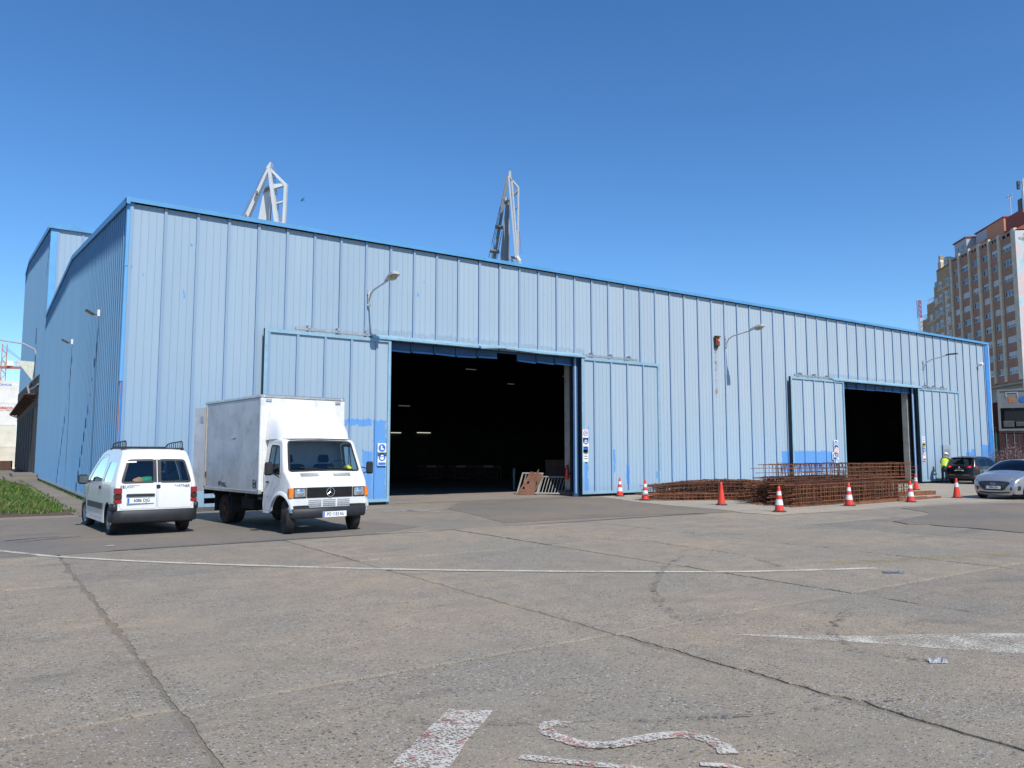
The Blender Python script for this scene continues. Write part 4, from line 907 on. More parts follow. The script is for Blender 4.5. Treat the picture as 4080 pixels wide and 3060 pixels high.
for sg in (1, -1):
    m_ = MB(); vs_.side(m_, offset_poly(fdoor, .006), [fwin], sg, .1); d_ = m_.build('front_door', 'white_paint', van, 40)
    m_ = MB(); vs_.side(m_, offset_poly(fwin, -.002), [], sg, .15, -.006); m_.build('door_window', 'win_glass', d_, True)
    m_ = MB().box(.72, .86, .8315 if sg > 0 else -.853, .853 if sg > 0 else -.8315, .93, 1.0, 0, .008); m_.build('door_handle', 'bumper', d_)
    m_ = MB(); vs_.side(m_, offset_poly(qwin, -.002), [], sg, .15, -.006); m_.build('side_window', 'win_glass', van, True)
    m_ = MB(); vs_.side(m_, rounded([(.46, .50), (2.15, .50), (2.19, .63), (.43, .63)], .02), [], sg, .2, .014); m_.build('side_moulding', 'bumper', van)
    m_ = MB(); vs_.strip(m_, offset_poly(rd(sg), .005), [rw(sg)], .1); dr = m_.build('rear_door', 'white_paint', van, 40)
    m_ = MB(); vs_.strip(m_, offset_poly(rw(sg), -.015), [offset_poly(rw(sg), .03)], .1, .003); vs_.strip(m_, [(uw0, sg * .008), (uw1, sg * .008), (uw1, sg * .05), (uw0, sg * .05)], [], .1, .004); m_.build('window_frame', 'bumper', dr)
    m_ = MB(); vs_.strip(m_, offset_poly(rw(sg), .02), [], .12, -.004); m_.build('rear_window', 'win_glass', dr, True)
    if sg == 1:
        b0, b1 = uR(.80), uR(.865); m_ = MB(); vs_.strip(m_, rounded([(b0, .05), (b0, .60), (b1, .60), (b1, .05)], .03), [], .08, .03); m_.build('plate_light_bar', 'bumper', dr, 40)
        number_plate(dr, frame((-.70, .325, .725), (0, -1, 0), (0, 0, 1)), '6086 DJG')
        text('door_lettering', 'PEUGEOT', .085, 'lamp_dark', dr, frame((-.650, .53, 1.01), (0, -1, 0), (0, 0, 1)), .006)
        m_ = MB().box(-.675, -.64, -.06, .02, .96, 1.045, 0, .01).build('door_handle', 'bumper', dr)
        m_ = MB(); vs_.strip(m_, [(uR(1.50), .40), (uR(1.53), .40), (uR(1.53), .60), (uR(1.50), .60)], [], .1, .006); m_.build('window_sticker', 'plate_white', dr)
    else: text('door_lettering', 'PARTNER', .075, 'lamp_dark', dr, frame((-.653, -.50, 1.01), (0, -1, 0), (0, 0, 1)), .006)
    for z0, z1, mt in ((.67, .75, 'red_lens'), (.75, .86, 'smoke_lens'), (.86, .99, 'red_lens')):
        m_ = MB(); 
        vs_.strip(m_, [(uR(z0), sg * .735), (uR(z1), sg * .735), (uR(z1), sg * .75), (uR(z0), sg * .75)], [], .05, .012)
        m_.box(-.662, -.50, sg * .745 - .07, sg * .745 + .065, z0, z1 - .002, 0, .012)
        m_.build('tail_light', mt, van, 40)
m_ = MB(); vs_.strip(m_, offset_poly(wsc, -.004), [], .15, -.005); m_.build('windscreen', 'win_clear', van, True)
pl = [(-.28, .86), (-.52, .855), (-.64, .80), (-.70, .62), (-.715, .0), (-.70, -.62), (-.64, -.80), (-.52, -.855), (-.28, -.86)]
def band(path, z0, z1, th, lip=.02):
    mb = MB(); n = len(path); vs = []
    for i, (x, y) in enumerate(path):
        d = (Vector(path[min(n - 1, i + 1)]) - Vector(path[max(0, i - 1)])).normalized(); nn = Vector((-d.y, d.x))
        c = Vector((1.2, 0)) - Vector((x, y)); nn = nn if nn.dot(c) > 0 else -nn
        for o_, z in ((th, z0), (lip, z0), (0, z0 + lip), (0, z1 - lip), (lip, z1), (th, z1)): p = Vector((x, y)) + nn * o_; vs.append((p.x, p.y, z))
    mb.add(vs, [(i * 6 + k, i * 6 + 6 + k, i * 6 + 7 + k, i * 6 + k + 1) for i in range(n - 1) for k in range(5)] + [tuple(range(6)), tuple(range(n * 6 - 1, n * 6 - 7, -1))])
    return mb
b_ = band(pl, .27, .53, .14, .025)
for sg in (1, -1): b_.box(-.66, -.30, sg * .80 - .05, sg * .80 + .05, .52, .665, 0, .02)
b_.build('rear_bumper', 'bumper', van, 50)
band([(3.1, .80), (3.32, .72), (3.46, .45), (3.5, 0), (3.46, -.45), (3.32, -.72), (3.1, -.80)], .25, .52, .12, .02).build('front_bumper', 'bumper', van, 50)
tm, rm = wheel_mesh(WR, .185, 'rim_grey', 7, 0, .66)
for x, y, fl, st in ((0, .70, False, 0), (0, -.70, True, 0), (2.69, .70, False, R(6)), (2.69, -.70, True, R(6))): put_wheel(tm, rm, van, x, y, WR, fl, st)
for sg in (1, -1):
    m_ = MB().box(1.98, 2.12, sg * .97 - .11, sg * .97 + .11, 1.0, 1.22, 0, .04).box(2.0, 2.1, min(sg * .8, sg * .9), max(sg * .8, sg * .9), 1.03, 1.09); w_ = m_.build('wing_mirror', 'bumper', van, 40)
    MB().box(1.974, 1.98, sg * .97 - .085, sg * .97 + .085, 1.03, 1.19, 0, 0).build('mirror_glass', 'pane_dark', w_)
seat_(van, 1.3, .36, .55); seat_(van, 1.3, -.36, .55)
MB().box(.1, .3, -.6, .6, .62, 1.12, 0, .05).box(.08, .28, .2, .42, 1.12, 1.28, 0, .04).box(.08, .28, -.42, -.2, 1.12, 1.28, 0, .04).box(-.5, .3, -.6, .6, .5, .62).build('rear_bench', 'seat', van, 40)
MB().box(2.2, 2.5, -.66, .66, .8, 1.03, 0, .06).build('dashboard', 'seat', van, 40)
MB().lathe([(.17, 0), (.185, .012), (.2, 0), (.185, -.012)], 20, axis='x', c=(2.02, .36, 1.0), close=True).build('steering_wheel', 'seat', van, True)
# roof rack
rk = MB(); zr = 1.88
for sg in (1, -1):
    ptop = [(1.15, sg * .55, zr - .07), (1.0, sg * .57, zr + .02), (.75, sg * .57, zr + .06), (-.22, sg * .57, zr + .09), (-.28, sg * .57, zr + .05), (-.28, sg * .57, zr - .08)]
    rk.tube(ptop, .014, 6); rk.tube([(1.2, sg * .56, zr - .09), (-.28, sg * .57, zr - .06)], .016, 6)
    for k in range(7): x = -.1 + k * .18; rk.tube([(x, sg * .57, zr - .07), (x, sg * .57, zr + .05 + (.03 if x < .5 else 0))], .009, 5)
    for x in (-.15, .9): rk.box(x - .03, x + .03, sg * .6 - .03, sg * .6 + .03, 1.74, zr - .05)
for k in range(6): rk.tube([(-.28 + k * .29, -.57, zr - .065), (-.28 + k * .29, .57, zr - .065)], .014, 6)
rk.tube([(1.12, -.55, zr - .03), (1.12, .55, zr - .03)], .014, 6)
rk.build('roof_rack', 'bumper', van, 50)
# things lying in the back of the van
def bundle(name, parent, c, sx, sy, sz, mat, seed):
    r_ = random.Random(seed); mb = MB(); n, k = 12, 7; vs = []
    for i in range(k + 1):
        for j in range(n):
            t = math.pi * i / k; a = 2 * math.pi * j / n; q = 1 + r_.uniform(-.22, .22); vs.append((c[0] + sx * math.sin(t) * math.cos(a) * q, c[1] + sy * math.sin(t) * math.sin(a) * q, c[2] + sz * math.cos(t) * q))
    mb.add(vs, [(i * n + j, i * n + (j + 1) % n, i * n + n + (j + 1) % n, i * n + n + j) for i in range(k) for j in range(n)]); return mb.build(name, mat, parent, 60)
def in_van(name, c, s, mat, lab, cat, seed):
    p = van.matrix_basis @ Vector(c); o = bundle(name, None, (0, 0, 0), *s, mat, seed); o.location = p; o.rotation_euler = van.rotation_euler; tag(o, lab, cat)
bpy.context.view_layer.update()
in_van('cloth_bundle', (-.25, .10, 1.14), (.14, .2, .07), 'cloth_green', 'green crumpled cloth behind the van rear window', 'cloth', 3)
in_van('cloth_bundle', (-.33, .30, 1.11), (.1, .11, .08), 'cloth_orange', 'orange crumpled bag behind the van rear window', 'bag', 5)
MB().box(-.45, -.1, -.05, .5, .62, 1.07, 0, .02).build('load_box', 'seat', van, 40)

# ---- box truck --------------------------------------------------------------------------------
trk = empty('box_truck', (5.88, 19.97, 0), R(-83.6), 'old white box truck with roof fairing parked before the blue wall', 'truck')
TR = .36
front = [(3.70, .52), (3.78, .56), (3.785, .87), (3.775, 1.02), (3.74, 1.10), (3.56, 1.30), (3.52, 1.33), (3.40, 1.60), (3.27, 1.93), (3.20, 2.00), (3.05, 2.03), (2.5, 2.05)]
back = [(2.47, 2.04), (2.46, .62)]
sp_ = dense(list(reversed(front)), .08); sp_ = [(x, z) for x, z in dense(list(reversed(back)), .2)] + sp_
bot = [(3.70, .47)] + arch(3.40, TR + .02, .44, .47) + [(2.8, .40), (2.5, .40)]
def trk_w(x, z):
    b = .955 if z < 1.3 else .955 - .105 * ((z - 1.3) / .75) ** 1.1
    if x > 3.3: b -= .05 * ((x - 3.3) / .45) ** 2
    return b
ts_ = Shell(sp_ + bot, trk_w, len(sp_) - 1, .055, lambda i, q=list(sp_): .035 * max(0, min(1, (q[int(i)][1] - 1.15) / .25)) * (i > 12))
cabm = MB(); ins = ts_.inset()
door = rounded([(2.60, .46), (2.98, .46), (3.02, .80), (3.10, .95), (3.30, 1.02), (3.42, 1.30), (3.36, 1.50), (3.18, 1.93), (2.75, 1.95), (2.58, 1.9)], .04, 3)
dwin = rounded([(2.70, 1.28), (3.33, 1.26), (3.27, 1.48), (3.12, 1.86), (2.72, 1.88)], .05, 3)
for sg in (1, -1): ts_.side(cabm, ins, [door], sg); ts_.edges(cabm, sg); ts_.wells(cabm, sg, .4, 1)
a0, a1 = ts_.u_of(3.255, 1.95), ts_.u_of(3.54, 1.345); ws = rounded([(a0, -.74), (a1, -.82), (a1, .82), (a0, .74)], .06, 4)
ts_.strip(cabm, ts_.full_strip(), [ws]); cabm.box(2.5, 3.7, -.7, .7, .42, .46, 1)
cab = cabm.build('cab', ['truck_white', 'under'], trk, 40)
m_ = MB(); ts_.strip(m_, offset_poly(ws, -.035), [offset_poly(ws, .012)], .1, .006); m_.build('windscreen_seal', 'rubber', cab)
m_ = MB(); ts_.strip(m_, offset_poly(ws, .002), [], .15, -.003); m_.build('windscreen', 'win_clear', cab, True)
for sg in (1, -1):
    m_ = MB(); ts_.side(m_, offset_poly(door, .006), [dwin], sg, .1); d_ = m_.build('cab_door', 'truck_white', trk, 40)
    m_ = MB(); ts_.side(m_, offset_poly(dwin, -.02), [offset_poly(dwin, .015)], sg, .1, .004); ts_.side(m_, [(2.96, 1.28), (3.0, 1.28), (3.0, 1.88), (2.96, 1.88)], [], sg, .1, .005); m_.build('window_seal', 'rubber', d_)
    m_ = MB(); ts_.side(m_, dwin, [], sg, .2, -.004); m_.build('door_window', 'win_glass', d_, True)
    y0, y1 = sorted((sg * .955, sg * .985)); MB().box(2.68, 2.80, y0, y1, 1.06, 1.10, 0, .008).build('door_handle', 'bumper', d_)
    m_ = MB(); ts_.side(m_, [(2.62, .78), (3.0, .78), (3.0, .80), (2.62, .80)], [], sg, .2, .006); m_.build('door_crease', 'truck_white', d_)
    # wheel arch flare
    A = arch(3.40, TR + .02, .445, .52, 12); m_ = MB(); n = len(A); vs = []
    for x, z in A: W_ = ts_.w(x, z); q = Vector((x - 3.40, z - TR)).normalized(); vs += [(x + q.x * .0, sg * (W_ + .035), z + q.y * .0), (x + q.x * .05, sg * (W_ + .03), z + q.y * .05), (x + q.x * .08, sg * W_, z + q.y * .08), (x, sg * (W_ - .02), z)]
    m_.add(vs, [(4 * i + k, 4 * i + 4 + k, 4 * i + 5 + k, 4 * i + k + 1) for i in range(n - 1) for k in range(3)]); m_.build('wheel_arch', 'truck_white', cab, 60)
    # mirrors
    ar = MB().tube([(3.30, sg * .93, 1.18), (3.38, sg * 1.16, 1.30), (3.36, sg * 1.2, 1.42)], .012).tube([(3.25, sg * .93, 1.42), (3.36, sg * 1.16, 1.36)], .012)
    mr = ar.build('wing_mirror', 'rubber', trk); MB().box(3.32, 3.40, sg * 1.22 - .085, sg * 1.22 + .085, 1.24, 1.52, 0, .03).build('mirror_housing', 'rubber', mr, 40)
    # headlight, indicator
    yc = sg * .70
    MB().box(3.775, 3.80, yc - .15, yc + .15, .76, .975, 0, .01).build('headlight_surround', 'rubber', cab)
    h_ = MB().box(3.79, 3.815, yc - .125, yc + .125, .78, .955, 0, .012).build('headlight', 'lamp_glass', trk, 40)
    MB().lathe([(.085, .0), (.06, .015), (0, .02)], 18, axis='x', c=(3.813, yc, .867)).build('bulb_ring', 'chrome', h_, True)
    yc = sg * .885; MB().box(3.70, 3.80, yc - .055, yc + .055, .76, .975, 0, .015).build('indicator', 'amber_lens', trk, 40)
    MB().box(3.66, 3.775, sg * .915 - .02, sg * .915 + .02, .56, .72, 0, .01).build('corner_trim', 'orange_rust', cab) if sg > 0 else None
g_ = MB().box(3.78, 3.79, -.54, .54, .76, .98)
for k in range(9): g_.box(3.79, 3.805, -.53, .53, .77 + k * .024, .783 + k * .024)
gr = g_.build('grille', 'rubber', cab)
mb = MB().lathe([(.088, 0), (.088, .012), (.1, .012), (.1, 0)], 28, axis='x', c=(3.806, 0, .87), close=True)
for k in range(3):
    a = R(90 + 120 * k); mb.add([(3.812, math.cos(a) * .094, .87 + math.sin(a) * .094), (3.812, math.cos(a + 2.09) * .014, .87 + math.sin(a + 2.09) * .014), (3.82, 0, .87), (3.812, math.cos(a - 2.09) * .014, .87 + math.sin(a - 2.09) * .014)], [(0, 1, 2), (0, 2, 3)])
mb.build('star_emblem', 'chrome', gr, 30)
mb = MB()
for r_ in range(4):
    for c_ in range(3): mb.box(3.785, 3.79, -.5 + c_ * .34, -.2 + c_ * .34, .585 + r_ * .038, .603 + r_ * .038)
mb.build('lower_vents', 'galv', cab)
for y0 in (-.62, .15): 
    mb = MB()
    for k in range(3): p0 = 3.60 + k * .022; mb.box(p0, p0 + .012, y0, y0 + .42, 1.262 - k * .024, 1.275 - k * .024)
    mb.build('bonnet_vent', 'rubber', cab)
for y0, y1 in ((-.60, .0), (.05, .68)): MB().tube([(3.58, y1, 1.335), (3.555, (y0 + y1) / 2, 1.385), (3.54, y0, 1.40)], .012).build('wiper', 'rubber', cab)
band([(3.45, .94), (3.70, .93), (3.83, .84), (3.86, 0), (3.83, -.84), (3.70, -.93), (3.45, -.94)], .33, .545, .10, .03).build('front_bumper', 'bumper', trk, 50)
number_plate(trk, frame((3.875, .08, .40), (0, 1, 0), (0, 0, 1)), 'PO 1153 AU', .56, .12, True, .1, .78)
road_paint('rust_spots', (.30, .12, .05), .60, .66, sc=22)
m_ = MB(); u0, u1 = ts_.u_of(3.22, 1.985), ts_.u_of(3.26, 1.94); ts_.strip(m_, [(u0, -.35), (u0, .1), (u1, .1), (u1, -.35)], [], .1, .004); m_.build('rust_patch', 'rust_spots', cab); m_ = MB(); u0, u1 = ts_.u_of(3.57, 1.29), ts_.u_of(3.67, 1.18); ts_.strip(m_, [(u0, -.1), (u0, .2), (u1, .2), (u1, -.1)], [], .1, .004); m_.build('rust_patch', 'rust_spots', cab)
seat_(trk, 2.85, .5, .75, .5); seat_(trk, 2.85, -.4, .75, .8)
MB().box(3.25, 3.52, -.82, .82, .95, 1.3, 0, .05).box(3.2, 3.3, .2, .8, 1.25, 1.38, 0, .03).build('dashboard', 'seat', trk, 40)
MB().lathe([(.20, 0), (.212, .012), (.225, 0), (.212, -.012)], 22, axis='x', c=(0, 0, 0), close=True).build('steering_wheel', 'seat', trk, True).matrix_basis = Matrix.Translation((3.12, .5, 1.38)) @ Matrix.Rotation(R(35), 4, 'Y')
o = bundle('vest_bundle', None, (0, 0, 0), .09, .13, .08, 'cloth_lime', 8); bpy.context.view_layer.update(); o.location = trk.matrix_basis @ Vector((3.42, .62, 1.37)); tag(o, 'lime yellow cloth on the truck dashboard', 'cloth')
# box body
bx = MB(); F0, F1, HW, Z0, Z1 = -.98, 2.44, 1.035, .80, 3.0
for sg in (1, -1): y0, y1 = sorted((sg * HW, sg * (HW - .03))); bx.box(F0, F1 - .04, y0, y1, Z0 + .06, Z1 - .05, 0)
bx.box(F1 - .03, F1, -HW + .03, HW - .03, Z0 + .06, Z1 - .05, 1).box(F0, F1, -HW + .02, HW - .02, Z1 - .03, Z1 + .01, 1).box(F0, F1, -HW + .03, HW - .03, Z0, Z0 + .05, 2)
boxo = bx.build('cargo_box', ['box_side', 'box_front', 'under'], trk)
for sg in (1, -1):
    y0, y1 = sorted((sg * (HW + .012), sg * (HW - .07)))
    MB().box(F0 - .12, F1 + .01, y0, y1, Z1 - .05, Z1 + .03, 0, .02).build('roof_rail', 'alu', boxo, 40)
    MB().box(F0, F1 + .008, y0, y1, Z0, Z0 + .075, 0, .01).build('floor_rail', 'alu', boxo)
    MB().box(F1 - .07, F1 + .012, y0, y1, Z0 + .076, Z1 - .051, 0, .015).build('corner_post', 'box_front', boxo)
    MB().box(F0 - .02, F0 + .06, y0 - .004, y1 + .004, Z0 + .076, Z1 - .051, 0, .01).build('rear_post', 'yellowed', boxo)
    y0, y1 = sorted((sg * .62, sg * .86)); MB().box(F1 + .0, F1 + .02, sg * .86 - .07, sg * .86 + .07, Z1 - .13, Z1 - .07, 0, .008).build('marker_lamp', 'alu', boxo)
MB().box(F1 - .06, F1 + .012, -HW + .08, HW - .08, Z1 - .04, Z1 + .028, 0, .02).build('front_roof_rail', 'alu', boxo, 40)
# rear doors: one leaf swung right back
MB().box(F0 - .03, F0, .01, HW - .03, Z0 + .06, Z1 - .05).build('rear_door', 'box_side', trk)
M = Matrix.Translation((F0 - .03, -HW, 0)) @ Matrix.Rotation(R(180 + 13), 4, 'Z')
l_ = MB().box(0, .48, -.02, .02, Z0 - .05, Z1 - .12, 0, 0, M).build('rear_door', 'box_side', trk); l_['label'] = 'rear door leaf swung open behind the box'
MB().box(.06, .2, .02, .03, Z1 - .5, Z1 - .34, 0, 0, M).box(.05, .16, -.035, -.02, Z1 - .42, Z1 - .3, 0, 0, M).build('door_sticker', 'grey_box', l_)
MB().box(F0 + .03, F0 + .14, -HW - .012, -HW - .0, 1.12, 1.25, 0, .004).build('door_latch', 'rusty', boxo)
simple('ink', (.06, .06, .065), .7, var=.3)
road_paint('graffiti', (.05, .05, .055), .50, .54, sc=24)
for q_ in ([(2.08, .92), (2.30, .92), (2.30, 1.12), (2.08, 1.12)], [(.0, .94), (.55, .90), (.55, 1.0), (.0, 1.04)], [(.75, 2.03), (1.05, 2.05), (1.05, 2.07), (.75, 2.05)]):
    MB().add([(x, -HW - .003, z) for x, z in q_], [(0, 1, 2, 3)]).build('side_scribble', 'graffiti', boxo)
# roof fairing: sloping shield flaring to the box, open below
fa = MB(); rows = []
for t in [k / 8 for k in range(9)]:
    x = 3.22 - .72 * t ** 1.5; z = 2.02 + .70 * (t ** .8); hw_ = .86 - .10 * t; e = .12 + .14 * (1 - t)
    rows.append([(F1 + .02, -hw_ - .05, z - .02 - .0 * t), (F1 + .15 * (1 - t) + .02, -hw_ - .03, z - .005), (max(x - e - .06, F1 + .02), -hw_, z), (max(x - e * .3, F1 + .025), -hw_ + .07, z + .005), (x, -hw_ + .2, z + .01), (x + .02, 0, z + .02), (x, hw_ - .2, z + .01), (max(x - e * .3, F1 + .025), hw_ - .07, z + .005), (max(x - e - .06, F1 + .02), hw_, z), (F1 + .15 * (1 - t) + .02, hw_ + .03, z - .005), (F1 + .02, hw_ + .05, z - .02)])
n = 11; fa.add([p for r_ in rows for p in r_], [(i * n + k, i * n + k + 1, i * n + n + k + 1, i * n + n + k) for i in range(8) for k in range(n - 1)])
fa.add(rows[-1] + [(F1 + .001, p[1], p[2]) for p in rows[-1]], [(k, k + 1, n + k + 1, n + k) for k in range(n - 1)])
simple('fairing_white', (.80, .80, .79), .38, var=.02, coat=.3)
fa.build('roof_fairing', 'fairing_white', trk, 50)
# chassis
ch = MB()
for sg in (1, -1): ch.box(-1.2, 3.3, sg * .42 - .04, sg * .42 + .04, .50, .68)
for x in (-1.1, -.4, .6, 1.6, 2.3): ch.box(x, x + .08, -HW + .04, HW - .04, .68, .8)
ch.lathe([(0, -.85), (.09, -.8), (.09, .8), (0, .85)], 10, axis='y', c=(0, 0, TR)); ch.box(1.0, 1.7, -.85, -.5, .42, .72, 0, .03).box(.9, 1.5, .5, .85, .45, .75, 0, .03)
ch.box(-1.25, -1.2, -HW + .1, HW - .1, .42, .56)
ch.build('chassis', 'under', trk)
tm, rm = wheel_mesh(TR, .19, 'rim_rust', 0, .035, .60)
for x, y, fl in ((3.40, .78, False), (3.40, -.78, True), (0, .78, False), (0, .56, True), (0, -.78, True), (0, -.56, False)):
    put_wheel(tm, rm, trk, x, y, TR, fl, R(-14) if x > 1 else 0)
for sg in (1, -1): 
    MB().box(-.58, -.55, sg * .72 - .18, sg * .72 + .18, .28, .78).build('mudflap', 'rubber', trk); MB().box(.5, .53, sg * .72 - .18, sg * .72 + .18, .3, .78).build('mudflap', 'rubber', trk)

# ---- hatchback and saloon at the right ---------------------------------------------------------
def make_car(name, loc, rz, lab, paint, strip_pts, arches, w, r, bulge, holes, doors, wr, wheels_x, track, rim, glassm, group=None):
    c = empty(name, loc, rz, lab, 'car', group); sp = dense(strip_pts, .1)
    z0 = .2; (fx, rx) = arches
    bt = arch(fx, wr, wr + .06, z0) + [(fx - .9, z0 - .01), (rx + .9, z0 - .01)] + arch(rx, wr, wr + .06, z0)
    S_ = Shell(sp + bt, w, len(sp) - 1, r, bulge); mb = MB(); ins = S_.inset()
    sw = [rounded(p, .04, 3) for p in holes['side']]; stw = []
    for (xa, za, ya, xb, zb, yb) in holes['strip']:
        ua, ub = S_.u_of(xa, za), S_.u_of(xb, zb); stw.append(rounded([(ua, -ya), (ub, -yb), (ub, yb), (ua, ya)], .08, 4))
    for sg in (1, -1): S_.side(mb, ins, sw, sg, .12); S_.edges(mb, sg, 5); S_.wells(mb, sg, .35, 1)
    S_.strip(mb, S_.full_strip(), stw, .12); mb.box(rx - .6, fx + .6, -w(0, .5) + .2, w(0, .5) - .2, .18, .21, 1)
    body = mb.build('body', [paint, 'under'], c, 42)
    for i, q in enumerate(stw): m_ = MB(); S_.strip(m_, offset_poly(q, -.004), [], .14, -.004); m_.build(('rear_window', 'windscreen')[i], glassm, c, True)
    for sg in (1, -1):
        for q in sw: m_ = MB(); S_.side(m_, offset_poly(q, -.004), [], sg, .2, -.005); m_.build('side_window', glassm, c, True)
        for xd, za, zb in doors:
            m_ = MB(); S_.side(m_, [(xd - .004, za), (xd + .004, za), (xd + .004, zb), (xd - .004, zb)], [], sg, .2, .0015); m_.build('door_seam', 'black', body)
    tm, rm = wheel_mesh(wr, .20, rim, 5, 0, .70)
    for x in wheels_x:
        put_wheel(tm, rm, c, x, track, wr); put_wheel(tm, rm, c, x, -track, wr, True)
    for x in ((1.0,) if False else (wheels_x[0] - 1.25,)):
        seat_(c, x, .37, .45); seat_(c, x, -.37, .45)
    MB().box(wheels_x[1] + .35, wheels_x[1] + .55, -.6, .6, .5, 1.02, 0, .06).build('rear_bench', 'seat', c, 40)
    return c, S_
# black hatchback, x forward, origin rear axle
hb = [(-.66, .30), (-.76, .42), (-.78, .60), (-.74, .82), (-.70, .96), (-.60, 1.10), (-.46, 1.36), (-.36, 1.47), (-.2, 1.52), (.4, 1.56), (1.0, 1.55), (1.45, 1.48), (1.9, 1.22), (2.3, 1.03), (2.8, .95), (3.15, .82), (3.30, .62), (3.30, .40), (3.22, .24)]
def hb_w(x, z):
    b = .885 - .05 * max(0, (.55 - z) / .35) if z < .95 else .885 - .24 * ((z - .95) / .62) ** 1.15
    if x < .1: b -= .14 * ((.1 - x) / .9) ** 2
    if x > 2.4: b -= .17 * ((x - 2.4) / .9) ** 2
    return b
black, S_ = make_car('hatchback', (47.15, 22.32, 0), R(0), 'black hatchback with glowing tail lights beside the person in the vest', 'black_paint', hb, (2.6, 0), hb_w, .10, lambda i: .05,
    {'side': [[(-.10, 1.02), (.62, 1.0), (.66, 1.44), (.2, 1.44), (-.02, 1.34)], [(.72, 1.0), (1.86, .98), (1.5, 1.32), (1.2, 1.44), (.74, 1.45)]], 'strip': [(-.60, 1.10, .60, -.40, 1.43, .54), (1.48, 1.46, .56, 2.05, 1.13, .66)]}, [(.68, .3, 1.0), (1.72, .3, .98)], .33, (2.6, 0), .76, 'rim_grey', 'win_dark')
for sg in (1, -1):
    u0, u1 = S_.u_of(-.72, .90), S_.u_of(-.66, 1.04); m_ = MB(); S_.strip(m_, rounded([(u0, sg * .40), (u1, sg * .46), (u1, sg * .68), (u0, sg * .68)], .03), [], .08, .012)
    S_.side(m_, rounded([(-.62, .90), (-.36, .96), (-.36, 1.02), (-.58, 1.04)], .03), [], sg, .08, .012); t_ = m_.build('tail_light', 'red_lens', black, 40)
    m_ = MB(); S_.strip(m_, rounded([(u0 + .03, sg * .5), (u0 + .09, sg * .5), (u0 + .09, sg * .6), (u0 + .03, sg * .6)], .01), [], .08, .018); m_.build('tail_lamp_glow', 'tail_glow', t_)
number_plate(black, frame((-.80, 0, .74), (0, -1, 0), (0, 0, 1)), '0 8236 MFV', .5, .11, False, .075, .75)
MB().prism([(0, .075), (.05, 0), (0, -.075), (-.05, 0)], 0, .012, frame((-.775, 0, .955), (0, -1, 0), (-.35, 0, 1))).build('badge', 'chrome', black)
text('boot_lettering', 'CAPTUR', .06, 'chrome', black, frame((-.79, 0, .855), (0, -1, 0), (-.2, 0, 1)), .006, sx=1.5)
band([(-.5, .86), (-.70, .80), (-.80, .6), (-.83, 0), (-.80, -.6), (-.70, -.80), (-.5, -.86)], .27, .52, .12, .03).build('rear_bumper', 'black', black, 50)
MB().box(-.815, -.80, -.55, .55, .505, .53, 0).build('bumper_strip', 'alu', black)
MB().tube([(-.3, 0, 1.5), (-.36, 0, 1.62)], .012).build('aerial', 'black', black)
MB().box(-.48, -.2, -.56, .56, 1.475, 1.505, 0, .01).build('roof_spoiler', 'black_paint', black)
for sg in (1, -1): MB().box(1.78, 1.92, sg * .97 - .1, sg * .97 + .1, .98, 1.14, 0, .04).box(1.8, 1.9, min(sg * .8, sg * .9), max(sg * .8, sg * .9), .98, 1.03).build('wing_mirror', 'black_paint', black, 40)
# silver saloon facing the camera
sb = [(-.78, .28), (-.92, .45), (-.93, .75), (-.80, 1.0), (-.6, 1.08), (-.1, 1.28), (.5, 1.40), (1.0, 1.45), (1.5, 1.42), (1.9, 1.27), (2.35, 1.03), (2.55, .96), (3.0, .89), (3.32, .78), (3.46, .68), (3.52, .55), (3.53, .42), (3.50, .30), (3.42, .20)]
def sb_w(x, z):
    b = .90 - .06 * max(0, (.5 - z) / .3) if z < .88 else .90 - .30 * ((z - .88) / .57) ** 1.1
    if x > 2.5: b -= .20 * ((x - 2.5) / 1.03) ** 2.2
    if x < 0: b -= .12 * (-x / .9) ** 2
    return b
silver, S_ = make_car('saloon_car', (35.05, 13.95, 0), R(180), 'silver car facing the camera at the right edge', 'silver_paint', sb, (2.7, 0), sb_w, .11, lambda i: .07 if i > 26 else .04,
    {'side': [[(-.35, .98), (.66, .95), (.70, 1.34), (.5, 1.34), (.0, 1.20)], [(.78, .95), (2.22, .93), (1.85, 1.20), (1.5, 1.35), (.8, 1.36)]], 'strip': [(-.55, 1.11, .58, .35, 1.37, .54), (1.56, 1.40, .54, 2.38, 1.02, .72)]}, [(.72, .28, .95), (1.92, .28, .93)], .33, (2.7, 0), .78, 'rim_grey', 'win_dark')
uu = lambda z: S_.u_of(3.5, z)
m_ = MB(); S_.strip(m_, rounded([(uu(.665), -.50), (uu(.60), -.56), (uu(.42), -.40), (uu(.36), -.34), (uu(.36), .34), (uu(.42), .40), (uu(.60), .56), (uu(.665), .50)], .03), [], .07, .008); grl = m_.build('grille', 'bumper', silver, 40)
m_ = MB()
for k in range(6):
    z = .40 + k * .045; S_.strip(m_, [(uu(z), -.42), (uu(z + .012), -.42), (uu(z + .012), .42), (uu(z), .42)], [], .2, .012)
m_.build('grille_bars', 'lamp_dark', grl)
m_ = MB(); S_.strip(m_, rounded([(uu(.30), -.55), (uu(.25), -.50), (uu(.25), .50), (uu(.30), .55)], .02), [], .1, .008); m_.build('lower_intake', 'bumper', silver)
number_plate(silver, frame((3.63, 0, .455), (0, 1, 0), (0, 0, 1)), '9284 LKS', .52, .11, True, .095, .82)
mb = MB(); vs = []; n = 24
for k in range(n):
    a = 2 * math.pi * k / n
    for q in (1, .8): vs.append((3.628 if q == 1 else 3.632, .085 * q * math.cos(a), .595 + .042 * q * math.sin(a)))
mb.add(vs, [(2 * k, (2 * k + 2) % (2 * n), (2 * k + 3) % (2 * n), 2 * k + 1) for k in range(n)])
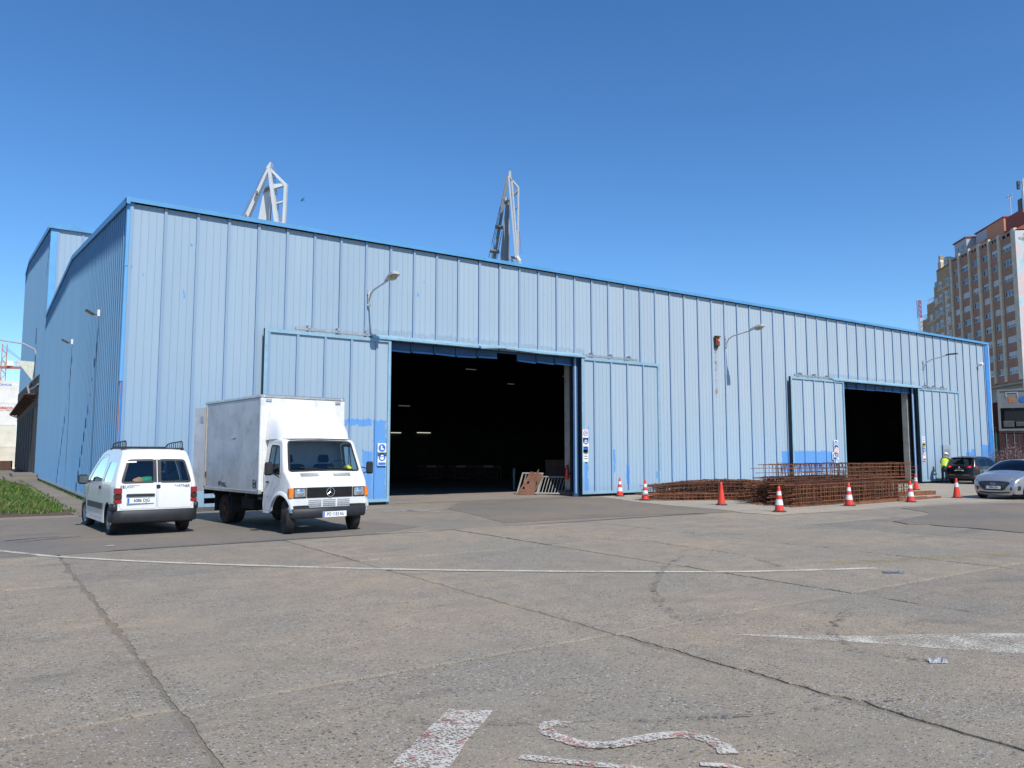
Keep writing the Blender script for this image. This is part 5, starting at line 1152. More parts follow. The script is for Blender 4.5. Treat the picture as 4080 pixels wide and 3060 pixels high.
for y in (-.03, .03): mb.beam((3.634, y - .012, .565), (3.634, y + .012, .625), .016, .006, up=(1, 0, 0))
mb.beam((3.634, -.03, .59), (3.634, .03, .60), .014, .006, up=(1, 0, 0)); mb.build('badge', 'chrome', grl)
for sg in (1, -1):
    m_ = MB(); S_.strip(m_, rounded([(uu(.665), sg * .50), (uu(.63), sg * .52), (S_.u_of(3.40, .73), sg * .62), (S_.u_of(3.3, .79), sg * .60)], .02), [], .06, .012)
    S_.side(m_, rounded([(3.34, .62), (3.36, .70), (2.98, .80), (2.90, .79), (3.1, .70)], .02), [], sg, .07, .012); m_.build('headlight', 'lamp_glass', silver, 40)
    m_ = MB(); S_.side(m_, rounded([(3.36, .34), (3.38, .50), (3.26, .52), (3.22, .36)], .02), [], sg, .07, .01); m_.build('fog_lamp_vent', 'bumper', silver, 40); m_ = MB(); S_.strip(m_, rounded([(uu(.36), sg * .55), (uu(.50), sg * .58), (uu(.47), sg * .61), (uu(.36), sg * .61)], .01), [], .06, .01); m_.build('front_vent', 'bumper', silver, 40)
    m_ = MB(); S_.strip(m_, [(S_.u_of(2.50, .98), sg * .50), (S_.u_of(3.40, .74), sg * .40), (S_.u_of(3.40, .74), sg * .408), (S_.u_of(2.5, .98), sg * .508)], [], .2, .002); m_.build('bonnet_crease', 'lamp_dark', silver)
    MB().box(1.98, 2.16, sg * 1.0 - .10, sg * 1.0 + .10, .93, 1.08, 0, .04).box(2.0, 2.12, min(sg * .82, sg * .93), max(sg * .82, sg * .93), .93, .98).build('wing_mirror', 'silver_paint', silver, 40)
# ------------------------------------------------------------------ traffic cones
simple('cone_red', (.72, .055, .03), .45, var=.12, scale=5, dirt=(.35, .06, .05), dirt_amt=.35)
simple('cone_white', (.74, .74, .74), .4, var=.08, scale=6, dirt=(.45, .44, .42), dirt_amt=.4)
simple('cone_base', (.05, .05, .05), .8, var=.3, scale=6, dirt=(.16, .15, .14))
HC = .745
def cone_r(z): return .135 - .103 * (z - .04) / (HC - .04)
def cone(px, py, bands, lab, lean=(0, 0), scale=1.0, rz=0):
    p = gnd(px, py); r = empty('traffic_cone', (p.x, p.y, .008), rz, lab, 'traffic cone', 'red and white traffic cones'); r.rotation_euler = (lean[0], lean[1], rz); r.scale = (scale,) * 3
    mb = MB().prism([(.2 * math.cos(R(22.5 + 45 * k)) , .2 * math.sin(R(22.5 + 45 * k))) for k in range(8)], 0, .022); mb.prism([(.165 * math.cos(R(22.5 + 45 * k)), .165 * math.sin(R(22.5 + 45 * k))) for k in range(8)], .022, .04)
    mb.build('base', 'cone_base', r)
    zs = [.04] + list(bands) + [HC]
    for i in range(len(zs) - 1):
        a, b = zs[i], zs[i + 1]; red = i % 2 == 0; o_ = 0 if red else .002
        n = max(2, int((b - a) / .05)); pr = [(cone_r(a + (b - a) * k / n) + o_, a + (b - a) * k / n) for k in range(n + 1)]
        if i == len(zs) - 2: pr += [(.028, HC + .004), (.018, HC + .0)]
        MB().lathe(pr, 20).build('red_band' if red else 'white_sleeve', 'cone_red' if red else 'cone_white', r, 60)
    return r
B4 = [.20, .36, .48, .60]
cone(2470, 1978, B4, 'banded cone standing against the foot of the big sliding door')
cone(2571, 1994, B4, 'banded cone at the left end of the rebar pile', rz=.3)
cone(2875, 2013, [], 'plain all red cone in front of the rebar pile', rz=.6)
cone(3106, 2040, B4, 'banded cone nearest the camera at the rebar corner', rz=.2)
cone(3384, 2016, B4, 'banded cone midway along the front of the rebar cages', rz=.9)
cone(3629, 2001, B4, 'banded cone at the right end of the rebar cages', rz=.4)
cone(3650, 1953, [.42, .58], 'red cone with one white band before the smaller doorway', rz=.1)
cone(3813, 1984, [.42, .58], 'red cone with one white band beside the silver car', rz=.5)

# ------------------------------------------------------------------ rebar cages
simple('rebar', (.205, .078, .034), .85, var=.4, scale=3, obj=False, dirt=(.12, .05, .028), dirt_amt=.6)
simple('rebar_dark', (.115, .047, .025), .9, var=.4, scale=3, obj=False)
def cage(name, o, ang, L, w, h, nst, nl, lab, arch_=0., z=0., ext=.35, mat='rebar', r_=.0125, tilt=0., fillers=90):
    rg = random.Random(int(o[0] * 100) + int(L * 7) + int(z * 50)); c = empty(name, (o[0], o[1], z), R(ang), lab, 'rebar cage', 'rusty rebar cages lying on the ground')
    if tilt: c.rotation_euler = (R(tilt), 0, R(ang))
    rect = [(0, 0, .01), (0, w, .01), (0, w, h), (0, 0, h), (0, 0, .01)]
    st = MB().tube(rect, r_, 4).tube([(0, 0, h), (.0, .05, h - .09)], r_, 4).mesh('stirrup', mat)
    bow = lambda x: arch_ * math.sin(math.pi * max(0, min(1, x / L)))
    for k in range(nst):
        x = L * (k + .5) / nst + rg.gauss(0, .02)
        link_mesh('stirrup', st, c, (x, rg.gauss(0, .012), bow(x)), (rg.gauss(0, .02), rg.gauss(0, .05), rg.gauss(0, .04)))
    lo = []
    for i in range(nl):
        t = i / (nl - 1); lo += [(w * t, h - .015), (w * t, .03)]
    for i in range(1, max(2, int(h / .14))): q = h * i / max(2, int(h / .14)); lo += [(0.012, q), (w - .012, q)]
    for (yy, zz) in lo:
        a, b = -rg.uniform(.02, ext), L + rg.uniform(.02, ext); n = 8; P = []
        ph = rg.uniform(0, 6)
        for k in range(n + 1):
            x = a + (b - a) * k / n; P.append((x, yy + .012 * math.sin(ph + k), zz + bow(x) + .008 * math.cos(ph + 1.3 * k)))
        MB().tube(P, r_ * 1.15, 4).build('long_bar', mat, c)
    mb = MB()
    for _ in range(fillers):
        x0 = rg.uniform(0, L * .75); ln_ = rg.uniform(.6, L - x0); y0 = rg.uniform(.02, w - .02); z0 = rg.uniform(.03, h - .03); y1 = min(w, max(0, y0 + rg.gauss(0, .12))); z1 = min(h, max(.02, z0 + rg.gauss(0, .08)))
        mb.tube([(x0, y0, z0 + bow(x0)), (x0 + ln_ / 2, (y0 + y1) / 2, (z0 + z1) / 2 + bow(x0 + ln_ / 2)), (x0 + ln_, y1, z1 + bow(x0 + ln_))], r_, 4)
    for _ in range(fillers):
        x0 = rg.uniform(0, L); y0 = rg.uniform(.05, w - .05); mb.tube([(x0, y0, .02 + bow(x0)), (x0 + rg.gauss(0, .04), y0 + rg.gauss(0, .05), h - .02 + bow(x0))], r_, 4)
    if fillers: mb.build('inner_bars', 'rebar_dark', c)['kind'] = 'stuff'
    return c
cage('rebar_cage', (21.55, 15.45), 4, 8.1, .9, .72, 60, 7, 'lower rusty rebar cage along the front of the pile')
cage('rebar_cage', (22.0, 16.55), 4, 8.6, .9, .66, 60, 7, 'lower rusty rebar cage second from the front', ext=.5)
cage('rebar_cage', (23.2, 17.65), 4, 9.0, 1.0, .66, 56, 7, 'lower rusty rebar cage at the back of the pile', ext=.6)
cage('rebar_cage', (23.3, 17.0), 3, 8.9, .95, .62, 48, 6, 'upper rusty rebar cage stacked highest on the pile', z=.72, ext=.9, fillers=30)
cage('rebar_cage', (21.9, 16.3), 6, 4.6, .8, .20, 20, 6, 'flat rusty rebar mat lying between the stacked cages', z=.72, ext=.8, mat='rebar_dark')
e_ = math.degrees(math.atan2(RT.y, RT.x))
cage('rebar_cage', (21.0, 21.35), e_ + 4, 5.6, .8, .48, 34, 7, 'arched rusty rebar cage left of the stacked cages, front one', arch_=.16, ext=.3, mat='rebar_dark')
cage('rebar_cage', (21.9, 21.9), e_ + 3, 5.6, .8, .50, 34, 7, 'arched rusty rebar cage left of the stacked cages, rear one', arch_=.20, ext=.3)
cage('rebar_cage', (20.6, 20.35), e_ + 8, 3.4, .8, .26, 20, 6, 'low loose rebar mat under the arched cages', ext=.9, mat='rebar')
cage('rebar_cage', (22.6, 17.5), e_ + 28, 3.2, .7, .55, 18, 5, 'short rebar cage lying askew where the piles meet', ext=.6, mat='rebar_dark')
for i, (p0, p1, w, lab) in enumerate([((3395, 2012), (3745, 1984), .10, 'long rusty steel bar lying in front of the cages at the right'), ((3420, 2006), (3690, 1985), .08, 'shorter rusty steel bar beside the long one on the ground'), ((2545, 1972), (2640, 1975), .2, 'rusty plank at the left end of the rebar pile')]):
    a, b = gnd(*p0), gnd(*p1); tag(MB().beam((a.x, a.y, .045), (b.x, b.y, .045), w, .07).build('steel_bar', 'rebar'), lab, 'steel bar')
a = gnd(3655, 1974); tag(MB().box(-1.2, 1.3, -.1, .1, 0, .03).box(-1.2, 1.3, -.1, -.08, .03, .16).box(-1.2, 1.3, .08, .1, .03, .16).build('steel_channel', 'rebar'), 'rusty steel channel on the ground behind the rightmost cone of the pile', 'steel bar').location = (a.x, a.y, .008)
wood = simple('timber', (.30, .24, .17), .8, var=.2, scale=4)
for i, (px, py, lab) in enumerate([(3570, 1975, 'upright pale board standing inside the right end of the cages'), (3300, 1880, 'crumpled white sheet lying behind the upper cage')]):
    p = gnd(3585, 1982) if i == 0 else Vector((29.2, 18.9, 0))
    if i == 0: tag(MB().box(-.05, .05, -.25, .25, 0, .5, 0, .01).build('board', 'timber'), lab, 'board').location = (p.x - .6, p.y + .5, .008)
    else:
        o = bundle('plastic_sheet', None, (0, 0, 0), .9, .35, .3, 'cone_white', 21); o.location = (30.5, 19.3, .3); tag(o, lab, 'sheet')

# ------------------------------------------------------------------ person leaning towards the black car
simple('skin', (.42, .24, .17), .55, var=.06); simple('vest', (.52, .80, .03), .7, var=.12, scale=9); simple('dark_cloth', (.022, .025, .035), .85, var=.3, scale=7)
simple('helmet', (.80, .80, .78), .3, var=.03); simple('vest_band', (.50, .55, .30), .4, var=.1); simple('hair', (.10, .08, .07), .8)
def skin_mesh(name, verts, edges, rad, mat, parent, root=0, sub=2):
    me = bpy.data.meshes.new(name); me.from_pydata(verts, edges, []); o = bpy.data.objects.new(name, me); col.objects.link(o)
    m = o.modifiers.new('s', 'SKIN'); m.use_smooth_shade = True
    for i, r in enumerate(rad): me.skin_vertices[0].data[i].radius = r if isinstance(r, tuple) else (r, r); me.skin_vertices[0].data[i].use_root = i == root
    s_ = o.modifiers.new('u', 'SUBSURF'); s_.levels = sub; s_.render_levels = sub
    bpy.context.view_layer.update(); dg = bpy.context.evaluated_depsgraph_get(); m2 = bpy.data.meshes.new_from_object(o.evaluated_get(dg)); bpy.data.objects.remove(o)
    m2.name = name
    if isinstance(mat, str): m2.materials.clear(); m2.materials.append(MATS[mat])
    else:
        m2.materials.clear()
        for q in mat[0]: m2.materials.append(MATS[q])
        for f in m2.polygons: f.material_index = mat[1](f.center)
    return link_mesh(name, m2, parent)
# local: x = facing (towards the car), y = left, z up
per = empty('person', (46.62, 23.28, .008), R(8), 'person in yellow vest and white helmet leaning towards the black car', 'person')
V = [(0, 0, .94), (.07, 0, 1.12), (.17, 0, 1.32), (.24, 0, 1.44), (.29, 0, 1.51), (.36, 0, 1.62),             # pelvis, spine, chest, neck base, neck, head
     (-.02, .10, .90), (.02, .12, .50), (-.05, .13, .09), (.10, .14, .05),                                     # left leg
     (-.02, -.10, .90), (-.10, -.12, .50), (-.20, -.13, .09), (-.06, -.15, .05),                               # right leg
     (.22, .19, 1.41), (.30, .27, 1.16), (.52, .22, 1.10), (.60, .20, 1.10),                                   # left arm
     (.22, -.19, 1.41), (.32, -.26, 1.17), (.55, -.22, 1.14), (.63, -.20, 1.15)]                               # right arm
E_ = [(0, 1), (1, 2), (2, 3), (3, 4), (4, 5), (0, 6), (6, 7), (7, 8), (8, 9), (0, 10), (10, 11), (11, 12), (12, 13), (3, 14), (14, 15), (15, 16), (16, 17), (3, 18), (18, 19), (19, 20), (20, 21)]
RD = [(.15, .12), (.145, .115), (.17, .125), (.10, .09), .055, .085, .095, .065, .048, .045, .095, .065, .048, .045, .068, .05, .038, .03, .068, .05, .038, .03]
body = skin_mesh('body', V, E_, RD, (['dark_cloth', 'skin'], lambda c: 1 if (c.z > 1.50 and c.x > .2) or (c.x > .535 and c.z < 1.3) else 0), per)
tv = skin_mesh('vest', [(-.03, 0, .80), (.0, 0, .93), (.07, 0, 1.12), (.175, 0, 1.32), (.235, 0, 1.45)], [(0, 1), (1, 2), (2, 3), (3, 4)], [(.20, .17), (.205, .175), (.20, .165), (.235, .175), (.15, .13)], (['vest', 'vest_band'], lambda c: 1 if abs(c.z - 1.03) < .03 or abs(c.z - 1.18) < .03 else 0), per, sub=3)
hm = MB().lathe([(.0, .135), (.05, .13), (.09, .105), (.115, .06), (.12, .01), (.125, .0)], 20); hm.add([(.10, -.09, .0), (.10, .09, .0), (.19, .05, -.012), (.19, -.05, -.012)], [(0, 1, 2, 3)])
h_ = hm.build('helmet', 'helmet', per, 50); h_.location = (.37, 0, 1.665); h_.rotation_euler = (0, R(28), 0)
MB().lathe([(0, -.02), (.013, -.016), (.018, 0), (.012, .014), (0, .018)], 8, c=(.0, 0, 0)).build('nose', 'skin', per, True).location = (.463, 0, 1.605)
for sg in (1, -1):
    MB().lathe([(0, -.012), (.011, -.006), (.011, .006), (0, .012)], 8).build('eye', 'hair', per, True).location = (.450, sg * .03, 1.632)
    MB().lathe([(0, -.032), (.016, -.02), (.018, .01), (0, .03)], 8).build('ear', 'skin', per, True).location = (.355, sg * .088, 1.615)
    # hand: palm and five fingers
    base = Vector((.60, sg * .20, 1.10 if sg > 0 else 1.15)); hv = [tuple(base), tuple(base + Vector((.07, 0, -.005)))]; he = [(0, 1)]; hr = [(.028, .018), (.036, .016)]
    for k, ln_ in enumerate((.075, .085, .08, .062)):
        y = (k - 1.5) * .019; i = len(hv); hv += [tuple(base + Vector((.085, y, -.005))), tuple(base + Vector((.085 + ln_ * .5, y * 1.1, -.012))), tuple(base + Vector((.085 + ln_ * .9, y * 1.1, -.035)))]; he += [(1, i), (i, i + 1), (i + 1, i + 2)]; hr += [.010, .009, .008]
    i = len(hv); hv += [tuple(base + Vector((.045, -sg * .038, .0))), tuple(base + Vector((.085, -sg * .055, -.01)))]; he += [(0, i), (i, i + 1)]; hr += [.011, .009]
    skin_mesh('hand', hv, he, hr, 'skin', per, sub=1)
bag = bundle('shoulder_bag', None, (0, 0, 0), .08, .13, .17, 'dark_cloth', 31); bag.location = (46.36, 23.16, .86); tag(bag, 'dark bag hanging at the hip of the person in the vest', 'bag')

# ------------------------------------------------------------------ inside the hall
emit('tube_light', (1, .97, .85), .7); emit('tube_dim', (1, .97, .85), .12)
simple('extinguisher', (.62, .03, .02), .3, var=.08, coat=.5)
simple('barrier_red', (.12, .016, .013), .5, var=.15); simple('reflect', (.28, .28, .28), .4)
lampN = 0
for (px, py, Y, L, lab) in [(1577, 1724, 59.35, 1.0, 'lit tube lamp on the far wall nearest the left leaf'), (1688, 1724, 59.35, 1.35, 'lit tube lamp on the far wall right of another one'), (1610, 1617, 46, .9, 'faint tube lamp at mid height inside the big doorway'), (1876, 1472, 46, .9, 'tube lamp high up below the torn lintel'), (2256, 1500, 46, .8, 'tube lamp high up beside the pale inner column'), (2034, 1530, 50, .7, 'tube lamp high up near the middle of the doorway')]:
    p = on_y(px, py, Y); r = empty('tube_lamp', p, 0, lab, 'lamp', 'tube lamps inside the hall')
    MB().box(-L / 2, L / 2, -.06, .02, .03, .09).build('housing', 'dark_in', r); m_ = MB().tube([(-L / 2 + .03, -.03, 0), (L / 2 - .03, -.03, 0)], .035 if Y > 59 else .02, 8).build('tube', 'tube_light' if Y > 59 else 'tube_dim', r)
    if Y < 59: MB().box(-L / 2 + .05, -L / 2 + .07, -.03, -.01, .09, 10.9 - p.z - .12).build('hanger', 'dark_in', r); MB().box(L / 2 - .07, L / 2 - .05, -.03, -.01, .09, 10.9 - p.z - .12).build('hanger', 'dark_in', r)
for i, px in enumerate((1718, 1836, 1945)):
    p = gnd(px, 1915); r = empty('plastic_barrier', (p.x, p.y, 0.006), R(e_), ['plastic crowd barrier in the dark, leftmost of three', 'plastic crowd barrier in the dark, middle of three', 'plastic crowd barrier in the dark, rightmost of three'][i], 'barrier', 'barriers inside the hall')
    mb = MB().box(-.85, .85, -.04, .04, .82, 1.0, 0, .02).box(-.85, .85, -.04, .04, .12, .2, 0, .02); 
    for k in range(9): x = -.8 + k * .2; mb.box(x - .03, x + .03, -.025, .025, .2, .82)
    mb.box(-.6, -.5, -.25, .25, 0, .1, 0, .02).box(.5, .6, -.25, .25, 0, .1, 0, .02); mb.build('frame', 'barrier_red', r); MB().box(-.3, .3, -.05, -.041, .85, .97).build('reflector', 'reflect', r)
p = on_y(2258, 1880, 25.0); fx = empty('fire_extinguisher', (19.83, 25.0, p.z - .3), 0, 'red fire extinguisher hanging at the pale inner column', 'fire extinguisher')
MB().lathe([(0, 0), (.075, .0), (.082, .03), (.082, .42), (.06, .48), (.03, .5), (.03, .54), (0, .54)], 18).build('cylinder', 'extinguisher', fx, 40)
MB().box(-.02, .1, -.02, .02, .54, .58).tube([(0, 0, .54), (.09, .02, .5), (.1, .02, .3)], .012).build('valve', 'black', fx); MB().box(.07, .17, -.03, .03, .2, .25).build('hanger', 'black', fx)
# scrap leaning in the doorway
g0 = gnd(2057, 1972); g1 = gnd(2125, 1974); ux = (g1 - g0).normalized(); nz = Vector((-ux.y, ux.x, 0)); 
def lean(o, back=.5): return Matrix.Translation(o) @ Matrix((ux, (nz * back + Vector((0, 0, 1))).normalized(), ux.cross((nz * back + Vector((0, 0, 1))).normalized()))).transposed().to_4x4()
W_ = (g1 - g0).length
M = lean(Vector((g0.x, g0.y, .01)), .55)
pl_ = [(0, 0), (W_, 0), (W_ * 1.05, .25), (W_ * 1.18, .55), (W_ * 1.30, .95), (W_ * 1.0, .98), (W_ * .95, 1.22), (W_ * .82, .98), (W_ * .65, 1.08), (W_ * .48, 1.1), (W_ * .42, 1.02), (W_ * .2, .4)]
hl = [[(W_ * .5 + .06 * math.cos(a), .58 + .07 * math.sin(a)) for a in [k * .7 for k in range(9)]], [(W_ * .98, .35), (W_ * 1.03, .5), (W_ * 1.02, .68), (W_ * .96, .6)], [(W_ * .25, .28), (W_ * .42, .25), (W_ * .4, .34), (W_ * .3, .38)]]
P, T = fill2d(pl_, hl, .12); mb = MB()
mb.add([M @ Vector((x, y, .02 * math.sin(5 * x + 3 * y))) for x, y in P], T); mb.add([M @ Vector((x, y, .02 * math.sin(5 * x + 3 * y) - .012)) for x, y in P], T)
simple('rust_plate', (.20, .095, .06), .8, var=.25, scale=5, dirt=(.12, .085, .065), dirt_amt=.6)
tag(mb.build('scrap_plate', 'rust_plate'), 'torn rusty steel plate with holes leaning in the big doorway', 'scrap plate')
simple('grate_white', (.33, .33, .31), .5, var=.1)
def grate(o, w, h, n, lab, back):
    M = lean(o, back); g_ = empty('steel_grate', o, 0, lab, 'grate', 'pale grates leaning in the big doorway')
    L_ = Matrix.Translation(-o) @ M
    MB().box(0, w, 0, .06, -.02, .02, 0, 0, L_).box(0, w, h - .05, h, -.02, .02, 0, 0, L_).box(0, .05, .06, h - .05, -.02, .02, 0, 0, L_).box(w - .07, w, .06, h - .05, -.02, .02, 0, 0, L_).build('frame', 'grate_white', g_)
    for k in range(n): x = w * (k + 1) / (n + 1); MB().box(x - .012, x + .012, .06, h - .05, -.012, .012, 0, 0, L_).build('bar', 'grate_white', g_)
g2 = gnd(2128, 1972); grate(Vector((g2.x, g2.y, .05)) + nz * .12, 1.45, .85, 9, 'pale steel grate with upright bars right of the rusty plate', .65)
grate(Vector((g0.x, g0.y, .05)) - ux * .12 + nz * .25, 1.0, 1.0, 4, 'pale steel grate mostly hidden behind the rusty plate', .6)
c0 = g2 + nz * 1.25 - ux * .1
bn = empty('scrap_bin', (c0.x, c0.y, .006), math.atan2(ux.y, ux.x), 'dark rusty steel bin behind the leaning scrap', 'bin')
simple('bin_rust', (.05, .03, .024), .9, var=.3)
MB().box(0, 1.7, 0, .04, .12, 1.45).box(0, 1.7, 1.0, 1.04, .12, 1.45).box(0, .04, .04, 1.0, .12, 1.45).box(1.66, 1.7, .04, 1.0, .12, 1.45).box(.04, 1.66, .04, 1.0, .12, .16).build('walls', 'bin_rust', bn)
for x in (.1, 1.5): MB().box(x, x + .1, .05, .95, 0, .12).build('skid', 'bin_rust', bn)
q = gnd(2048, 1950); tag(MB().lathe([(.06, 0), (.06, 1.0), (.05, 1.0), (.05, 0)], 14).build('grey_pipe', 'grey_box', None, 50), 'short grey pipe standing upright left of the rusty plate', 'pipe').location = (q.x, q.y, .006)
# ------------------------------------------------------------------ shipping containers
def paint(name, c, rust=.4): return simple(name, c, .6, var=.12, scale=.8, dirt=(.16, .09, .06), dirt_amt=rust)
paint('cont_white', (.78, .78, .74), .1); paint('cont_cream', (.76, .72, .60), .1); paint('cont_green', (.03, .07, .05)); paint('cont_orange', (.36, .09, .03)); paint('cont_brown', (.07, .028, .022)); paint('cont_grey', (.24, .245, .24), .3)
simple('crane_dark_c', (.10, .10, .10), .6, var=.2); simple('cont_dark', (.02, .022, .025), .7, var=.3); simple('seaco_red', (.55, .03, .03), .5, var=.05)
def container(name, o, rz, L, H, mat, lab, grp, ends='door', W=2.44):
    """origin: middle of the near end at floor level; local x runs along the box away from the near end"""
    c = empty(name, o, rz, lab, 'container', grp)
    fr = MB()
    for y in (-W / 2, W / 2 - .14):
        for x in (0, L - .14): fr.box(x, x + .14, y, y + .14, 0, H)
    for y in (-W / 2 + .01, W / 2 - .11):
        fr.box(.14, L - .14, y, y + .1, 0, .14).box(.14, L - .14, y, y + .1, H - .1, H)
    for x in (0.01, L - .13): fr.box(x, x + .12, -W / 2 + .14, W / 2 - .14, 0, .14).box(x, x + .12, -W / 2 + .14, W / 2 - .14, H - .12, H)
    fr.build('frame', mat, c)
    for sg in (-1, 1):
        mb = MB(); x = .14; k = 0; vs = []
        while x < L - .15:
            d = .04 if (k // 2) % 2 else 0.; vs += [(x, sg * (W / 2 - .02 - d), .13), (x, sg * (W / 2 - .02 - d), H - .09)]; x += (.07, .05)[k % 2] * 2; k += 1
        mb.add(vs, [(2 * i, 2 * i + 2, 2 * i + 3, 2 * i + 1) for i in range(len(vs) // 2 - 1)]); mb.build('side_wall', mat, c)
    MB().box(.13, L - .13, -W / 2 + .1, W / 2 - .1, H - .06, H - .03).build('roof', mat, c)
    if ends == 'door':
        for y0, y1 in ((-W / 2 + .15, -.01), (.01, W / 2 - .15)):
            d = MB().box(.05, .09, y0, y1, .15, H - .13, 0, .01)
            dd = d.build('door', mat, c)
            for q in (.3, .75): y = y0 + (y1 - y0) * q; MB().tube([(.035, y, .1), (.035, y, H - .1)], .018).build('locking_bar', 'galv', dd)
    elif ends == 'panel':
        MB().box(.03, .07, -W / 2 + .14, W / 2 - .14, .14, H - .12).build('end_panel', mat, c)
    return c
def reefer_end(c, H, W=2.44):
    MB().box(.05, .09, -W / 2 + .14, W / 2 - .14, H * .55, H - .12).build('end_panel', 'cont_grey', c)
    MB().box(.30, .36, -W / 2 + .14, W / 2 - .14, .14, H * .55).box(.06, .36, -W / 2 + .14, W / 2 - .14, .14, .2).build('machinery_recess', 'cont_dark', c)
    MB().prism([(-.95, .55), (-.75, .4), (.85, .4), (.85, 1.25), (.75, 1.4), (-.75, 1.4), (-.95, 1.2)], 0, .1, frame((.14, 0, .2), (0, 1, 0), (0, 0, 1))).build('fan_hood', 'black', c)
    MB().box(.1, .3, -.9, .2, .3, .62, 0, .03).box(.1, .3, .3, .95, .25, .7, 0, .03).build('compressor', 'crane_dark_c', c)
    MB().box(.04, .05, -.05 + .25, .3 + .25, H - .95, H - .58).build('orange_label', 'orange_rust', c)
    MB().lathe([(0, .0), (.22, .0), (.22, .012), (0, .012)], 18, axis='x', c=(.03, -.3, H - .75)).build('oval_label', 'sign_blue', c)
    MB().box(.02, .05, .0, .7, H - .25, H - .22).box(.02, .05, .0, .03, H - .55, H - .25).box(.02, .05, .67, .7, H - .55, H - .25).build('access_hatch', 'white_plain', c)
GL = 'containers stacked beyond the tall hall'
yy_ = 109.0
for i, (z, mat, lab, ends, x) in enumerate([(0, 'cont_cream', 'pale container at the bottom of the far left stack', 'panel', 2.6), (2.6, 'cont_cream', 'cream container second from the ground in the far left stack', 'panel', 2.1), (5.2, 'cont_white', 'white container with a red name on its end', 'panel', 2.1), (7.8, 'cont_white', 'white container topmost in the far left stack', 'panel', 2.2)]):
    c = container('shipping_container', (x, yy_, z), R(90), 12, 2.59, mat, lab, GL, ends)
    if i == 2:
        text('container_lettering', 'seaco', .62, 'seaco_red', c, frame((.02, -.05, 2.0), (0, -1, 0), (0, 0, 1)), .01, sx=1.0, bold=.012); MB().box(.015, .029, -.55, -.05, 1.62, 1.68).box(.015, .029, .15, .65, 1.62, 1.66).build('container_lettering', 'seaco_red', c)
    if i == 3: text('container_lettering', 'CRONOS', .34, 'sign_blue', c, frame((.02, .55, 2.1), (0, -1, 0), (0, 0, 1)), .01, sx=1.35, bold=.006)
container('shipping_container', (-.15, 104.5, 0), R(90), 6, 2.9, 'cont_green', 'dark green container standing before the far left stack', GL)
tag(MB().box(-12, 2.9, 100.6, 101.0, 0, 1.0, 0, .03).build('low_wall', 'brown_band'), 'low dark stone wall in front of the far left containers', 'wall')
# right hand stack
a = at_depth(4062, 1716, 54.5); rz = R(20); GR = 'containers stacked right of the warehouse'
c = container('shipping_container', (a.x, a.y, 3.36), rz, 6.05, 2.95, 'cont_grey', 'grey refrigerated container with black fan unit at the right edge', GR, None); reefer_end(c, 2.95)
container('shipping_container', (a.x, a.y, .33), rz, 6.05, 3.0, 'cont_brown', 'dark brown container under the refrigerated one', GR)
b = at_depth(3950, 1720, 59); container('shipping_container', (b.x + .3, b.y, 3.25), rz, 6.05, 2.4, 'cont_orange', 'orange container left of the refrigerated one', GR, 'panel')
c = container('shipping_container', (b.x + .3, b.y, .33), rz, 6.05, 2.9, 'cont_grey', 'grey container under the orange one', GR)
p_ = (a + b) / 2; tag(MB().box(-8, 9, -4.2, 4.0, -.02, .32, 0, .02, Matrix.Translation((p_.x + 2.2, p_.y + 2.0, 0)) @ Matrix.Rotation(rz + R(90), 4, 'Z')).build('concrete_plinth', 'plinth'), 'concrete plinth carrying the containers at the right', 'plinth')
# fence posts in front of them
simple('fence_green', (.03, .10, .06), .5, var=.2)
fe = empty('wire_fence', (57.5, 20.0, 0), 0, 'green post fence in front of the containers at the right', 'fence')
for k in range(9):
    p = Vector((55.3 + k * .55, 24.2 - k * 1.9, 0)) - fe.location; q = MB().box(p.x - .04, p.x + .04, p.y - .04, p.y + .04, 0, 3.1).tube([(p.x, p.y, 3.08), (p.x - .25, p.y - .1, 3.45)], .03).build('post', 'fence_green', fe)
mb = MB()
for z in [.3 + .3 * i for i in range(10)]: mb.tube([Vector((55.3, 24.2, z)) - fe.location, Vector((55.3 + 8 * .55, 24.2 - 8 * 1.9, z)) - fe.location], .008, 4)
mb.build('wires', 'fence_green', fe)['kind'] = 'stuff'
